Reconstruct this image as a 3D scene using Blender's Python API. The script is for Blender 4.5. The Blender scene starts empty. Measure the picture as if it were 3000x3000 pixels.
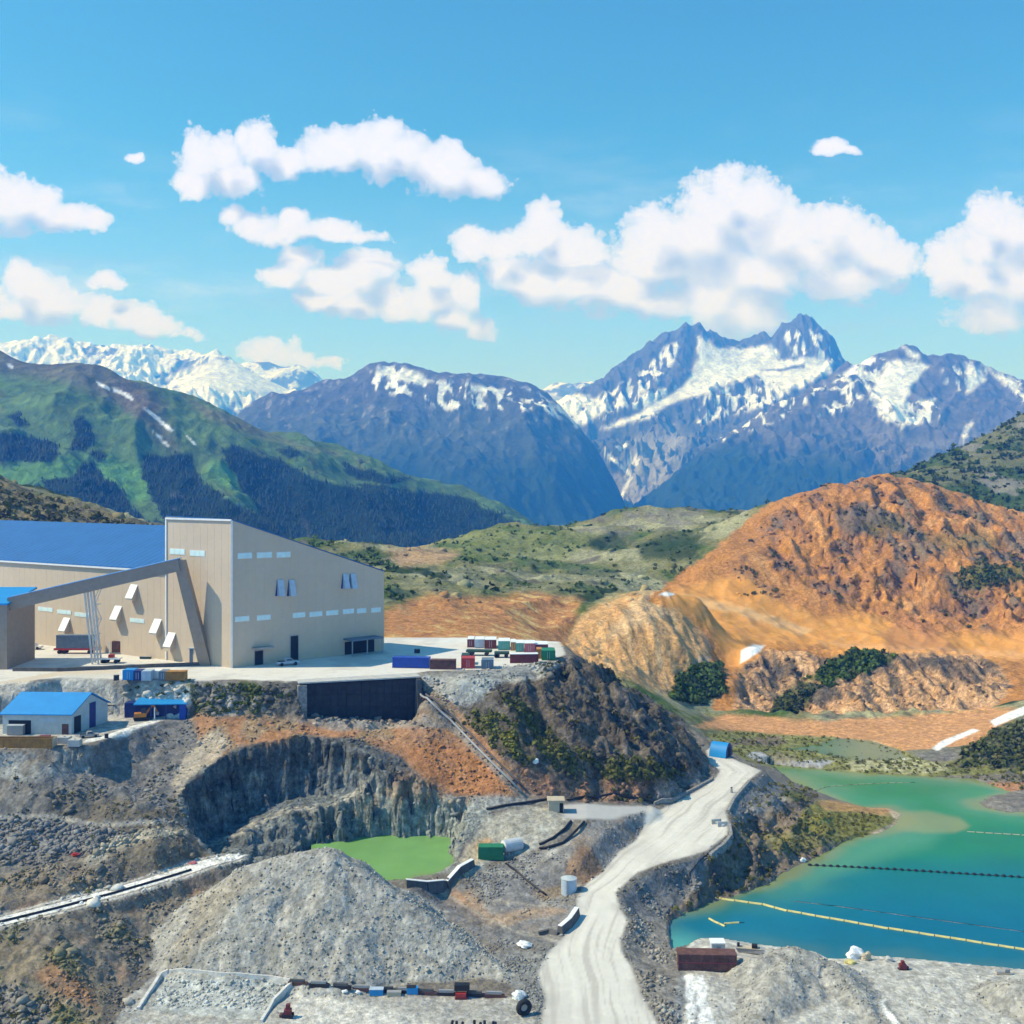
import bpy, bmesh, math, random
import numpy as np
from mathutils import Vector, Matrix

random.seed(7)
RNG = np.random.RandomState(11)
scene = bpy.context.scene
COL = scene.collection

# ------------------------------------------------------------------ survey
# The site was measured from the camera station: a bearing (px, py) on a
# 3000 x 3000 plate plus a height above the lake (z) or a distance (d).
F, CX, CY, ZC = 3333.33, 1500.0, 1400.0, 86.0


def P(px, py, z):
    y = (ZC - z) * F / (py - CY)
    return Vector(((px - CX) / F * y, y, z))


def Q(px, py, d):
    return Vector(((px - CX) / F * d, d, ZC - (py - CY) / F * d))


# ------------------------------------------------------------------ camera
cam_data = bpy.data.cameras.new("camera")
cam = bpy.data.objects.new("camera", cam_data)
COL.objects.link(cam)
cam.location = (0, 0, ZC)
cam.rotation_euler = (math.radians(90), 0, 0)
cam_data.sensor_width = 36.0
cam_data.lens = 40.0
cam_data.shift_y = -100.0 / 3000.0
cam_data.clip_start = 1.0
cam_data.clip_end = 60000.0
scene.camera = cam

SKY_TINT = (0.50, 1.24, 1.28, 1)
HAZE_COLOR = (0.05, 0.28, 1.0, 1.0)
HAZE_DENSITY = 0.00015
# ------------------------------------------------------------------ light
SUN_ELEV = math.radians(47)
TO_SUN_H = Vector((-0.985, -0.06, 0)).normalized()
TO_SUN = Vector((TO_SUN_H.x * math.cos(SUN_ELEV), TO_SUN_H.y * math.cos(SUN_ELEV), math.sin(SUN_ELEV)))
sun_data = bpy.data.lights.new("sun", 'SUN')
sun_data.energy = 5.0
sun_data.angle = math.radians(0.53)
sun_data.color = (1.0, 0.95, 0.87)
sun = bpy.data.objects.new("sun", sun_data)
COL.objects.link(sun)
sun.rotation_euler = TO_SUN.to_track_quat('Z', 'Y').to_euler()
sun.location = (0, 0, 500)

vs = scene.view_settings
scene.display_settings.display_device = 'sRGB'
vs.view_transform = 'Standard'
vs.look = 'None'
vs.gamma = 1.0
vs.exposure = 0.0
vs.use_curve_mapping = False
cy = scene.cycles
cy.max_bounces = 6
cy.diffuse_bounces = 2
cy.glossy_bounces = 2
cy.transmission_bounces = 3
cy.transparent_max_bounces = 6
cy.volume_bounces = 1
cy.use_denoising = True
try:
    cy.denoiser = 'OPENIMAGEDENOISE'
    cy.denoising_input_passes = 'RGB_ALBEDO_NORMAL'
except Exception:
    pass
cy.use_adaptive_sampling = True
cy.adaptive_threshold = 0.03


# ------------------------------------------------------------------ node helpers
class NT:
    def __init__(self, tree):
        self.t = tree
        self.n = tree.nodes
        self.l = tree.links

    def add(self, kind, **kw):
        nd = self.n.new(kind)
        for k, v in kw.items():
            setattr(nd, k, v)
        return nd

    def put(self, sock, v):
        if isinstance(v, bpy.types.NodeSocket):
            self.l.new(v, sock)
        elif v is not None:
            sock.default_value = v

    def math(self, op, a, b=None, c=None, clamp=False):
        nd = self.add('ShaderNodeMath', operation=op)
        nd.use_clamp = clamp
        self.put(nd.inputs[0], a)
        if b is not None:
            self.put(nd.inputs[1], b)
        if c is not None:
            self.put(nd.inputs[2], c)
        return nd.outputs[0]

    def vmath(self, op, a, b=None, c=None):
        nd = self.add('ShaderNodeVectorMath', operation=op)
        self.put(nd.inputs[0], a)
        if b is not None:
            self.put(nd.inputs[1], b)
        if c is not None:
            self.put(nd.inputs[2], c)
        return nd.outputs['Value'] if op in ('LENGTH', 'DOT_PRODUCT', 'DISTANCE') else nd.outputs['Vector']

    def step(self, v, lo, hi, a=0.0, b=1.0, smooth=True):
        nd = self.add('ShaderNodeMapRange')
        nd.interpolation_type = 'SMOOTHSTEP' if smooth else 'LINEAR'
        self.put(nd.inputs['Value'], v)
        self.put(nd.inputs['From Min'], lo)
        self.put(nd.inputs['From Max'], hi)
        self.put(nd.inputs['To Min'], a)
        self.put(nd.inputs['To Max'], b)
        return nd.outputs['Result']

    def noise(self, vec, scale, detail=4.0, rough=0.5, dist=0.0):
        nd = self.add('ShaderNodeTexNoise')
        self.put(nd.inputs['Vector'], vec)
        nd.inputs['Scale'].default_value = scale
        nd.inputs['Detail'].default_value = detail
        nd.inputs['Roughness'].default_value = rough
        nd.inputs['Distortion'].default_value = dist
        return nd.outputs['Fac']

    def voronoi(self, vec, scale, feature='F1', smooth=None):
        nd = self.add('ShaderNodeTexVoronoi', feature=feature)
        self.put(nd.inputs['Vector'], vec)
        nd.inputs['Scale'].default_value = scale
        if smooth is not None:
            nd.inputs['Smoothness'].default_value = smooth
        return nd

    def mix(self, fac, a, b, blend='MIX'):
        nd = self.add('ShaderNodeMix', data_type='RGBA', blend_type=blend)
        self.put(nd.inputs[0], fac)
        self.put(nd.inputs[6], a)
        self.put(nd.inputs[7], b)
        return nd.outputs[2]


# ------------------------------------------------------------------ sky and clouds
world = bpy.data.worlds.new("World")
scene.world = world
world.use_nodes = True
W = NT(world.node_tree)
W.n.clear()
sky = W.add('ShaderNodeTexSky', sky_type='NISHITA')
sky.sun_disc = False
sky.sun_elevation = SUN_ELEV
sky.sun_rotation = math.atan2(TO_SUN_H.x, TO_SUN_H.y)
sky.altitude = 900
sky.air_density = 1.0
sky.dust_density = 0.6
sky.ozone_density = 2.0
bg_sky = W.add('ShaderNodeBackground')
bg_sky.inputs['Strength'].default_value = 0.13

geo = W.add('ShaderNodeTexCoord').outputs['Generated']
sep = W.add('ShaderNodeSeparateXYZ')
W.put(sep.inputs[0], geo)
dx, dy, dz = sep.outputs
tinted = W.mix(1.0, sky.outputs['Color'], SKY_TINT, 'MULTIPLY')
pale = W.step(dz, 0.30, -0.02, 0.0, 0.62)                      # the pale band of air above every horizon
W.put(bg_sky.inputs['Color'], W.mix(pale, tinted, (5.0, 5.8, 12.6, 1)))
ysafe = W.math('MAXIMUM', dy, 0.05)
U = W.math('DIVIDE', dx, ysafe)
V = W.math('DIVIDE', dz, ysafe)


def cloud_field(U, V):
    """Cumulus banks: soft unions of puffs above a flat base; >0 inside."""
    cmb = W.add('ShaderNodeCombineXYZ')
    W.put(cmb.inputs[0], U)
    W.put(cmb.inputs[1], V)
    uv = cmb.outputs[0]
    total = None
    for base, soft, puffs in CLOUDS:
        cur = None
        for (px, py, rx, ry) in puffs:
            cu, cv = (px - CX) / F, (CY - py) / F
            sx, sy = F / rx, F / ry
            q = W.vmath('MULTIPLY_ADD', uv, (sx, sy, 0.0), (-cu * sx, -cv * sy, 0.0))
            d = W.math('SUBTRACT', 1.0, W.vmath('LENGTH', q))
            cur = d if cur is None else W.math('SMOOTH_MAX', cur, d, 0.25)
        bv = (CY - base) / F
        floor_ = W.math('MULTIPLY_ADD', V, F / soft, -bv * F / soft)
        cur = W.math('SMOOTH_MIN', cur, floor_, 0.3)
        total = cur if total is None else W.math('MAXIMUM', total, cur)
    return total, uv


# each bank: plate height of its base, softness of the base, puffs (x, y, rx, ry)
CLOUDS = [
    (585, 45, [(590, 470, 75, 85), (650, 450, 60, 70), (560, 540, 60, 50), (680, 520, 90, 60)]),
    (598, 45, [(760, 420, 62, 80), (720, 400, 30, 40), (850, 470, 90, 75), (960, 450, 95, 75), (1010, 420, 70, 70),
               (1110, 430, 100, 105), (1130, 390, 62, 60), (1180, 450, 90, 80), (1290, 500, 130, 80), (1400, 530, 90, 65), (1330, 470, 70, 60)]),
    (690, 50, [(40, 590, 110, 95), (120, 600, 70, 70), (180, 640, 90, 50), (260, 655, 60, 35), (-80, 600, 140, 90)]),
    (715, 40, [(680, 625, 45, 35), (740, 660, 80, 45), (800, 690, 90, 38), (850, 660, 60, 40), (960, 680, 100, 40), (1040, 700, 110, 25), (860, 630, 50, 25)]),
    (945, 60, [(60, 820, 55, 80), (120, 850, 85, 80), (150, 890, 130, 60), (20, 920, 100, 50), (-60, 900, 130, 80)]),
    (990, 50, [(310, 920, 90, 45), (390, 930, 90, 45), (470, 960, 70, 45), (520, 1010, 90, 50)]),
    (850, 25, [(310, 825, 70, 32)]),
    (1080, 60, [(790, 1030, 85, 55), (860, 1060, 80, 40), (950, 1065, 60, 28)]),
    (865, 40, [(870, 770, 70, 50), (830, 810, 85, 45), (940, 820, 80, 50)]),
    (935, 45, [(1070, 790, 105, 65), (1010, 820, 60, 60), (950, 880, 90, 40), (1040, 890, 120, 55), (1160, 890, 90, 60), (1260, 890, 90, 55)]),
    (870, 40, [(1250, 790, 55, 55), (1270, 830, 70, 40)]),
    (1000, 60, [(1370, 860, 60, 70), (1330, 930, 60, 50), (1400, 960, 70, 45)]),
    (800, 40, [(1380, 710, 80, 50), (1480, 720, 90, 55), (1590, 650, 70, 60), (1570, 700, 120, 60), (1680, 730, 120, 70)]),
    (930, 60, [(1480, 790, 90, 65), (1570, 820, 130, 80), (1700, 830, 150, 85), (1820, 850, 150, 75), (1930, 890, 110, 50)]),
    (920, 80, [(2140, 560, 95, 75), (2100, 620, 140, 110), (2200, 590, 120, 100), (1930, 680, 130, 80), (2060, 700, 180, 120), (2280, 680, 180, 110),
               (2420, 660, 150, 85), (2380, 740, 200, 100), (2520, 720, 120, 80), (2600, 770, 110, 65), (2200, 800, 250, 100), (2480, 820, 200, 70), (1900, 760, 140, 100)]),
    (1010, 90, [(2100, 880, 120, 90), (2200, 910, 120, 90), (2170, 960, 110, 60)]),
    (985, 60, [(2900, 630, 75, 80), (2960, 680, 120, 80), (2870, 720, 90, 70), (2770, 770, 75, 70), (2850, 820, 130, 90), (2900, 920, 130, 65), (3000, 800, 130, 110), (3080, 760, 140, 160)]),
    (460, 25, [(2435, 430, 60, 26), (2470, 445, 50, 18)]),
    (475, 22, [(395, 458, 26, 18)]),
    # beyond both edges of the view the same weather goes on
    (760, 60, [(3400, 640, 200, 110), (3560, 660, 170, 90), (3300, 700, 110, 60)]),
    (980, 60, [(3700, 900, 240, 90), (3950, 880, 200, 110), (4300, 800, 260, 150)]),
    (820, 60, [(-500, 700, 220, 120), (-700, 720, 200, 110)]),
    (1000, 60, [(-420, 930, 190, 80), (-900, 880, 260, 130), (-1400, 820, 300, 160)]),
]
warp_in = W.vmath('SCALE', geo)
wn = W.add('ShaderNodeTexNoise')
W.put(wn.inputs['Vector'], geo)
wn.inputs['Scale'].default_value = 26.0
wn.inputs['Detail'].default_value = 3.0
wsep = W.add('ShaderNodeSeparateColor')
W.put(wsep.inputs[0], wn.outputs['Color'])
Uw = W.math('ADD', U, W.math('MULTIPLY_ADD', wsep.outputs[0], 0.022, -0.011))
Vw = W.math('ADD', V, W.math('MULTIPLY_ADD', wsep.outputs[1], 0.022, -0.011))


def cloud_density(Uw, Vw, off):
    field, uv = cloud_field(Uw, Vw)
    p = W.vmath('ADD', geo, off)
    n1 = W.noise(p, 30.0, 12.0, 0.66)
    v1 = W.voronoi(p, 55.0, 'SMOOTH_F1', 0.5).outputs['Distance']
    v2 = W.voronoi(p, 130.0, 'SMOOTH_F1', 0.5).outputs['Distance']
    d = W.math('MULTIPLY_ADD', n1, 1.55, W.math('ADD', field, -0.33))
    d = W.math('MULTIPLY_ADD', v1, -0.36, d)
    v3 = W.voronoi(p, 290.0, 'SMOOTH_F1', 0.5).outputs['Distance']
    d = W.math('MULTIPLY_ADD', v3, -0.16, d)
    return W.math('MULTIPLY_ADD', v2, -0.26, d), field


dens, field0 = cloud_density(Uw, Vw, (0, 0, 0))
off = (-0.012, 0.0, 0.026)           # a step towards the sun
dens_sun, field1 = cloud_density(W.math('ADD', Uw, off[0]), W.math('ADD', Vw, off[2]), off)
ahead = W.step(dy, 0.05, 0.12)
veil_n = W.noise(W.vmath('MULTIPLY', geo, (1.0, 1.0, 4.0)), 7.0, 7.0, 0.6)
veil = W.math('MULTIPLY', W.step(veil_n, 0.46, 0.78, 0.0, 0.42), W.step(dz, 0.34, 0.12))
wisp_n = W.noise(geo, 75.0, 8.0, 0.7)
soft = W.math('MAXIMUM', W.math('MULTIPLY_ADD', W.math('SUBTRACT', wisp_n, 0.5), 0.22, dens), 0.0)
body = W.math('SUBTRACT', 1.0, W.math('EXPONENT', W.math('MULTIPLY', soft, -5.5)))
alpha = W.math('MULTIPLY', W.math('MAXIMUM', body, veil), ahead)
lit = W.math('MULTIPLY_ADD', W.math('SUBTRACT', dens, dens_sun), 0.36, 0.70)
lit = W.math('MULTIPLY_ADD', W.math('SUBTRACT', field0, field1), 1.15, lit)
lit = W.math('MULTIPLY_ADD', W.step(dens, 0.2, 1.2, 0.0, 1.0), -0.12, lit)
lit = W.math('MINIMUM', W.math('MAXIMUM', lit, 0.0), 1.0)
cl_col = W.mix(lit, (0.50, 0.63, 0.90, 1), (0.95, 1.0, 1.24, 1))
low = W.step(V, 0.05, 0.20, 0.8, 1.0)
bg_cl = W.add('ShaderNodeBackground')
W.put(bg_cl.inputs['Color'], cl_col)
bg_cl.inputs['Strength'].default_value = 1.0
mixs = W.add('ShaderNodeMixShader')
W.put(mixs.inputs[0], W.math('MULTIPLY', alpha, low))
W.l.new(bg_sky.outputs[0], mixs.inputs[1])
W.l.new(bg_cl.outputs[0], mixs.inputs[2])
wo = W.add('ShaderNodeOutputWorld')
W.l.new(mixs.outputs[0], wo.inputs['Surface'])
world.cycles.sampling_method = 'MANUAL'
world.cycles.sample_map_resolution = 512


# ------------------------------------------------------------------ object helpers
def tag(o, label=None, cat=None, group=None, kind=None):
    if label:
        o['label'] = label
    if cat:
        o['category'] = cat
    if group:
        o['group'] = group
    if kind:
        o['kind'] = kind
    return o


def empty(name, loc, label, cat, rz=0.0, group=None):
    o = bpy.data.objects.new(name, None)
    o.location = loc
    o.rotation_euler = (0, 0, rz)
    o.empty_display_size = 0.5
    COL.objects.link(o)
    return tag(o, label, cat, group)


def grid_mesh(name, co, faces, mats=(), colors=None, attrs=None, smooth=True):
    """mesh from numpy vertices and quads/tris."""
    me = bpy.data.meshes.new(name)
    nf, k = faces.shape
    me.vertices.add(len(co))
    me.vertices.foreach_set('co', np.ascontiguousarray(co, dtype=np.float32).ravel())
    me.loops.add(nf * k)
    me.loops.foreach_set('vertex_index', np.ascontiguousarray(faces, dtype=np.int32).ravel())
    me.polygons.add(nf)
    me.polygons.foreach_set('loop_start', np.arange(0, nf * k, k, dtype=np.int32))
    if smooth:
        me.polygons.foreach_set('use_smooth', np.ones(nf, dtype=bool))
    me.update(calc_edges=True)
    if colors is not None:
        a = me.attributes.new('Tint', 'FLOAT_COLOR', 'POINT')
        c4 = np.ones((len(co), 4), dtype=np.float32)
        c4[:, :3] = colors
        a.data.foreach_set('color', c4.ravel())
    for nm, arr in (attrs or {}).items():
        a = me.attributes.new(nm, 'FLOAT', 'POINT')
        a.data.foreach_set('value', np.ascontiguousarray(arr, dtype=np.float32))
    for m in mats:
        me.materials.append(m)
    return me


def link_mesh(name, me, parent=None, loc=None):
    o = bpy.data.objects.new(name, me)
    if parent is not None:
        o.parent = parent
    if loc is not None:
        o.location = loc
    COL.objects.link(o)
    return o


# ------------------------------------------------------------------ numpy noise
def _hash(ix, iy, iz, seed):
    h = (ix.astype(np.int64) * 374761393 + iy.astype(np.int64) * 668265263 + iz.astype(np.int64) * 2147483647 + seed * 974634777) & 0xFFFFFFFF
    h = ((h ^ (h >> 13)) * 1274126177) & 0xFFFFFFFF
    h = (h ^ (h >> 16)) & 0xFFFFFFFF
    return h


def noise2(x, y, seed=0):
    """gradient noise about -1..1"""
    x0 = np.floor(x); y0 = np.floor(y)
    fx = x - x0; fy = y - y0
    ix = x0.astype(np.int64); iy = y0.astype(np.int64)
    z = np.zeros_like(ix)
    ux = fx * fx * fx * (fx * (fx * 6 - 15) + 10)
    uy = fy * fy * fy * (fy * (fy * 6 - 15) + 10)
    r = []
    for ox in (0, 1):
        for oy in (0, 1):
            a = _hash(ix + ox, iy + oy, z, seed) * (2 * np.pi / 4294967296.0)
            r.append(np.cos(a) * (fx - ox) + np.sin(a) * (fy - oy))
    a = r[0] + uy * (r[1] - r[0])
    b = r[2] + uy * (r[3] - r[2])
    return 1.5 * (a + ux * (b - a))


def fbm(x, y, octaves=4, seed=0, gain=0.5, lac=2.03):
    s = np.zeros_like(x); a = 1.0; f = 1.0
    for o in range(octaves):
        s += a * noise2(x * f + 17.3 * o, y * f - 9.1 * o, seed + o)
        a *= gain; f *= lac
    return s


def ridged(x, y, octaves=4, seed=0, gain=0.5):
    s = np.zeros_like(x); a = 1.0; f = 1.0; w = np.ones_like(x)
    for o in range(octaves):
        n = 1.0 - np.abs(noise2(x * f + 5.7 * o, y * f + 3.1 * o, seed + o))
        n = n * n * w
        s += a * n
        w = np.clip(n * 1.6, 0, 1)
        a *= gain; f *= 2.07
    return s


def sstep(v, a, b):
    t = np.clip((v - a) / (b - a), 0, 1)
    return t * t * (3 - 2 * t)


def patch(field, lo, hi):
    return sstep(field, lo, hi)


def poly_sd(px, py, poly, closed=True):
    """signed distance to a polygon, negative inside (unsigned for an open line)."""
    poly = np.asarray(poly, dtype=np.float64)
    n = len(poly)
    d2 = np.full(px.shape, 1e30)
    inside = np.zeros(px.shape, dtype=bool)
    for i in range(n if closed else n - 1):
        ax, ay = poly[i]; bx, by = poly[(i + 1) % n]
        ex, ey = bx - ax, by - ay
        wx, wy = px - ax, py - ay
        t = np.clip((wx * ex + wy * ey) / (ex * ex + ey * ey + 1e-12), 0, 1)
        d2 = np.minimum(d2, (wx - ex * t) ** 2 + (wy - ey * t) ** 2)
        if closed:
            c = ((ay > py) != (by > py)) & (px < (bx - ax) * (py - ay) / (by - ay + 1e-12) + ax)
            inside ^= c
    d = np.sqrt(d2)
    return np.where(inside, -d, d) if closed else d


def line_param(px, py, pts, signed=False):
    """distance to an open polyline and interpolated values along it; pts rows (x, y, v...)."""
    pts = np.asarray(pts, dtype=np.float64)
    best = np.full(px.shape, 1e30)
    vals = [np.zeros(px.shape) for _ in range(pts.shape[1] - 2)]
    side = np.zeros(px.shape)
    for i in range(len(pts) - 1):
        a, b = pts[i], pts[i + 1]
        ex, ey = b[0] - a[0], b[1] - a[1]
        t = np.clip(((px - a[0]) * ex + (py - a[1]) * ey) / (ex * ex + ey * ey + 1e-12), 0, 1)
        d2 = (px - a[0] - ex * t) ** 2 + (py - a[1] - ey * t) ** 2
        m = d2 < best
        best = np.where(m, d2, best)
        for k in range(len(vals)):
            vals[k] = np.where(m, a[2 + k] + t * (b[2 + k] - a[2 + k]), vals[k])
        if signed:
            side = np.where(m, np.sign(ex * (py - a[1]) - ey * (px - a[0])), side)
    return np.sqrt(best) * (side if signed else 1.0), vals


class RBF:
    """smooth surface through surveyed points, in (bearing, log distance)."""

    def __init__(self, xyz, smooth=0.0):
        xyz = np.asarray(xyz, dtype=np.float64)
        self.c = np.stack([xyz[:, 0] / xyz[:, 1], np.log(xyz[:, 1])], 1)
        n = len(xyz)
        r = np.linalg.norm(self.c[:, None] - self.c[None], axis=2)
        A = np.zeros((n + 3, n + 3))
        A[:n, :n] = -self.k(r) + np.eye(n) * smooth
        A[:n, n] = 1; A[:n, n + 1:] = self.c
        A[n, :n] = 1; A[n + 1:, :n] = self.c.T
        b = np.zeros(n + 3); b[:n] = xyz[:, 2]
        self.w = np.linalg.solve(A, b)
        self.n = n

    @staticmethod
    def k(r):
        return np.sqrt(r * r + 0.004 ** 2)

    def __call__(self, x, y):
        sh = x.shape
        q = np.stack([(x / y).ravel(), np.log(y).ravel()], 1)
        out = np.empty(len(q))
        for i in range(0, len(q), 60000):
            s = q[i:i + 60000]
            r2 = (s[:, :1] - self.c[:, 0][None]) ** 2 + (s[:, 1:] - self.c[:, 1][None]) ** 2
            out[i:i + 60000] = -(np.sqrt(r2 + 0.004 ** 2) @ self.w[:self.n]) + self.w[self.n] + s @ self.w[self.n + 1:]
        return out.reshape(sh)


def fan(u0, u1, nu, d0, d1, nd):
    u = np.linspace(u0, u1, nu)
    d = np.exp(np.linspace(math.log(d0), math.log(d1), nd))
    D, Ug = np.meshgrid(d, u, indexing='ij')
    return Ug * D, D


def fan_faces(nu, nd):
    i = np.arange(nd - 1)[:, None] * nu + np.arange(nu - 1)[None]
    i = i.ravel()
    return np.stack([i, i + 1, i + nu + 1, i + nu], 1)

# ------------------------------------------------------------------ ground survey points
# (px, py, z) unless marked with a distance: (px, py, d, 'd')
SURVEY = """
-300 3000 9;0 3000 8;250 3000 7.5;450 3000 7;800 3000 7;1200 3000 7;1500 3000 7.2;1700 3000 7.5;1900 3000 7.3;2150 3000 7;2500 3000 7;3000 3000 7;3300 3000 7
-400 3400 7;0 3400 6.5;800 3400 6.5;1700 3400 7;2600 3400 7;3400 3400 7
-300 2850 13;0 2850 12;200 2850 11;330 2900 8;-300 2790 15;0 2700 15;330 2620 15.2;500 2565 15.5;660 2510 16;250 2750 12.5;450 2700 12;450 2830 8;420 2600 14
-300 2560 18;0 2550 18;150 2480 19.5;0 2440 20.8;350 2480 19;550 2440 19;450 2450 20.5;200 2400 21.8;560 2385 20.5;0 2380 23.5;400 2300 24;250 2300 25.6;0 2280 28;-300 2280 28;120 2240 29.8;300 2250 27;450 2200 28;560 2150 30;600 2200 28;500 2120 31.5
-300 2200 31;0 2200 31;160 2180 31;310 2150 32;400 2120 32.5;520 2090 33;450 2050 36;400 2030 37.5;0 2030 38;-300 2060 37;300 1990 40;0 1960 40
600 2010 38.5;700 2040 36.7;700 2100 32.9;620 2110 32.5;850 2120 31.5;1060 2112 30.4;1200 2115 29.6
700 1950 40;1100 1900 40;-300 1950 40;-300 1880 41;0 1880 41
850 2150 30.5;1000 2160 29.5;1250 2200 27;1400 2260 23.5;1330 2130 30.5;1250 2050 36;1350 2010 38.5;1250 1968 40;1400 1965 40;1500 1955 40;1640 1925 40;1150 1890 40;1400 1885 40;1600 1890 40
1450 2050 36;1500 2200 27.5;1550 2330 19.5;1650 2100 32;1700 2000 37;1750 1940 38.5;1850 2035 32;1800 2150 27;1750 2250 22.5;1900 2250 21.5;1900 2130 27;1950 2100 27.5;2030 2180 22;2060 2240 17.5;2040 2300 16;1900 2340 17;1700 2345 18
532 2330 23.5;545 2300 24.3;640 2230 27;760 2190 28.5;900 2165 29.5;1050 2170 29;1180 2220 26;1250 2290 22.5;1300 2330 19.8;1430 2340 19.5;1440 2370 18
560 2430 18.5;600 2480 16.5;640 2510 15;1450 2480 13.5;1500 2430 16;1550 2400 17;1440 2500 13;1530 2500 13.2;1630 2375 18;1750 2375 17.5;1850 2370 17
1400 2590 11;1300 2640 9.5;1600 2560 11.5;1660 2640 9.8;1500 2650 10;1450 2720 8.5;1600 2730 8.3;1250 2600 10.5;1550 2790 7.8;1350 2760 8;1230 2585 12.6;1100 2590 12.6;1330 2560 12.5
1000 2600 11;800 2620 11;700 2640 11.5;900 2800 8;600 2750 10;600 2850 8;1100 2850 7.6;1400 2860 7.4
1750 2450 15.5;1850 2420 16;1700 2530 13.5;1760 2600 11.5;1690 2590 10.2
1650 2900 7.8;1730 2800 8.3;1780 2700 9.4;1800 2620 10.6;1900 2540 12.3;2000 2450 13.8;2080 2370 14.5;2150 2290 15.2;2180 2260 15.5;2120 2220 15.7;2090 2200 15.8
1900 2640 8.5;1850 2650 9;2060 2520 11.5;1950 2690 6.8;1830 2720 8.6;1870 2850 7.6;1940 2790 6.6;2050 2650 6.3;1980 2600 9
2100 2500 11;2150 2560 8;2150 2450 12.3;2250 2360 12.8;2200 2300 13.8;2300 2440 10;2350 2330 10.5;2450 2420 7.5;2250 2530 8;2350 2520 6.5;2580 2420 6.6;2640 2390 6.2
2300 2700 3;2700 2500 2;2600 2350 3;2400 2310 4;2700 2700 2;3000 2600 2;3300 2600 2;2900 2380 3;3300 2400 4;2150 2730 4;2500 2770 4;2900 2790 4
2100 2765 7;2300 2800 7;2450 2830 7;2600 2830 7;2800 2840 7;3000 2865 7;3300 2875 7;2050 2830 7.3
2200 2150 7;2400 2240 6.8;2700 2240 6.8;2500 2190 6.5;2650 2150 7;2900 2250 7;3300 2300 7
3000 2110 345 d;2850 2180 330 d;3200 2050 360 d;2940 2150 335 d;2800 2250 312 d;3000 2000 420 d
2100 2110 7;2300 2115 7;2600 2190 6.8;2700 2180 7.2;2900 2120 8.5;3200 2000 420 d
1750 1980 320 d;1900 2110 310 d;2000 2230 300 d;2060 2215 302 d
2200 1910 440 d;2400 1905 440 d;2500 1915 440 d;2650 1912 440 d;2800 1920 440 d;2920 1980 430 d;2130 2050 395 d;2130 1950 440 d;2300 2020 415 d;2600 2030 405 d;2800 2050 395 d;3100 1960 440 d
2200 1930 475 d;2400 1935 475 d;2600 1940 475 d;2800 1950 475 d;3100 1945 475 d
2000 1760 560 d;2200 1830 540 d;2400 1890 520 d;2600 1905 500 d;3000 1925 500 d;3300 1935 500 d
2250 1800 560 d;2400 1850 545 d;2600 1850 550 d;2800 1850 550 d;3000 1850 550 d;2600 1700 600 d;2400 1650 620 d;2200 1650 610 d;2600 1550 650 d;2400 1500 670 d;2900 1600 640 d;2900 1510 690 d;3200 1650 630 d
1950 1720 590 d;2080 1620 630 d;2250 1480 690 d;2330 1450 700 d;2400 1420 710 d;2500 1410 720 d;2600 1390 730 d;2750 1430 730 d;2900 1482 740 d;3000 1505 750 d;3300 1560 750 d
2250 1535 780 d;2600 1550 820 d;2950 1545 830 d
2600 1400 1050 d;2800 1315 1150 d;3000 1215 1250 d;3300 1050 1350 d;3000 1450 950 d;2800 1400 1000 d;3200 1300 1100 d
1700 1900 400 d;1680 1930 350 d;1900 1800 420 d;1750 1775 430 d;1850 1745 455 d;1950 1738 460 d;2050 1765 470 d;2080 1850 450 d;2100 1950 430 d;2000 1900 410 d;1950 2020 390 d;2050 2050 395 d;2060 2100 375 d;1850 1950 375 d
1150 1870 330 d;1300 1860 335 d;1400 1830 360 d;1150 1800 370 d;1500 1800 390 d;1300 1750 430 d;1650 1760 450 d;1200 1700 480 d;1500 1730 490 d;1800 1730 520 d;1400 1680 560 d;1700 1680 600 d;1850 1650 640 d;1200 1650 600 d;1350 1610 740 d
870 1582 650 d;1000 1588 700 d;1130 1605 720 d;1220 1622 740 d;1355 1593 760 d;1440 1542 800 d;1526 1536 820 d;1590 1556 830 d;1700 1547 830 d;1800 1497 850 d;1950 1488 860 d;2110 1495 860 d
870 1700 900 d;1200 1700 950 d;1526 1680 1000 d;1950 1600 1000 d;0 1900 1400 d;800 1900 1400 d;1500 1900 1400 d;2200 1850 1400 d;-300 1900 1400 d
1500 1620 700 d;1600 1650 650 d;1950 1600 720 d;1700 1600 740 d;1000 1750 400 d;700 1700 420 d
-300 1330 500 d;0 1400 480 d;50 1435 485 d;110 1452 500 d;207 1468 510 d;285 1490 520 d;362 1530 530 d;420 1548 540 d;600 1590 560 d;100 1530 420 d;0 1530 410 d;0 1490 600 d;300 1600 650 d;600 1700 700 d;600 1800 800 d;0 1700 370 d;300 1700 380 d;-300 1700 370 d
"""
pts = []
for tok in SURVEY.replace("\n", ";").split(";"):
    v = tok.split()
    if not v:
        continue
    q = Q(float(v[0]), float(v[1]), float(v[2])) if len(v) == 4 else P(float(v[0]), float(v[1]), float(v[2]))
    pts.append(tuple(q))
base_rbf = RBF(pts, smooth=0.0004)


def xy(lst):
    """plate points with heights -> site plan"""
    return [tuple(P(*p)[:2]) for p in lst]


def xyz(lst):
    return [tuple(P(*p)) for p in lst]


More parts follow.
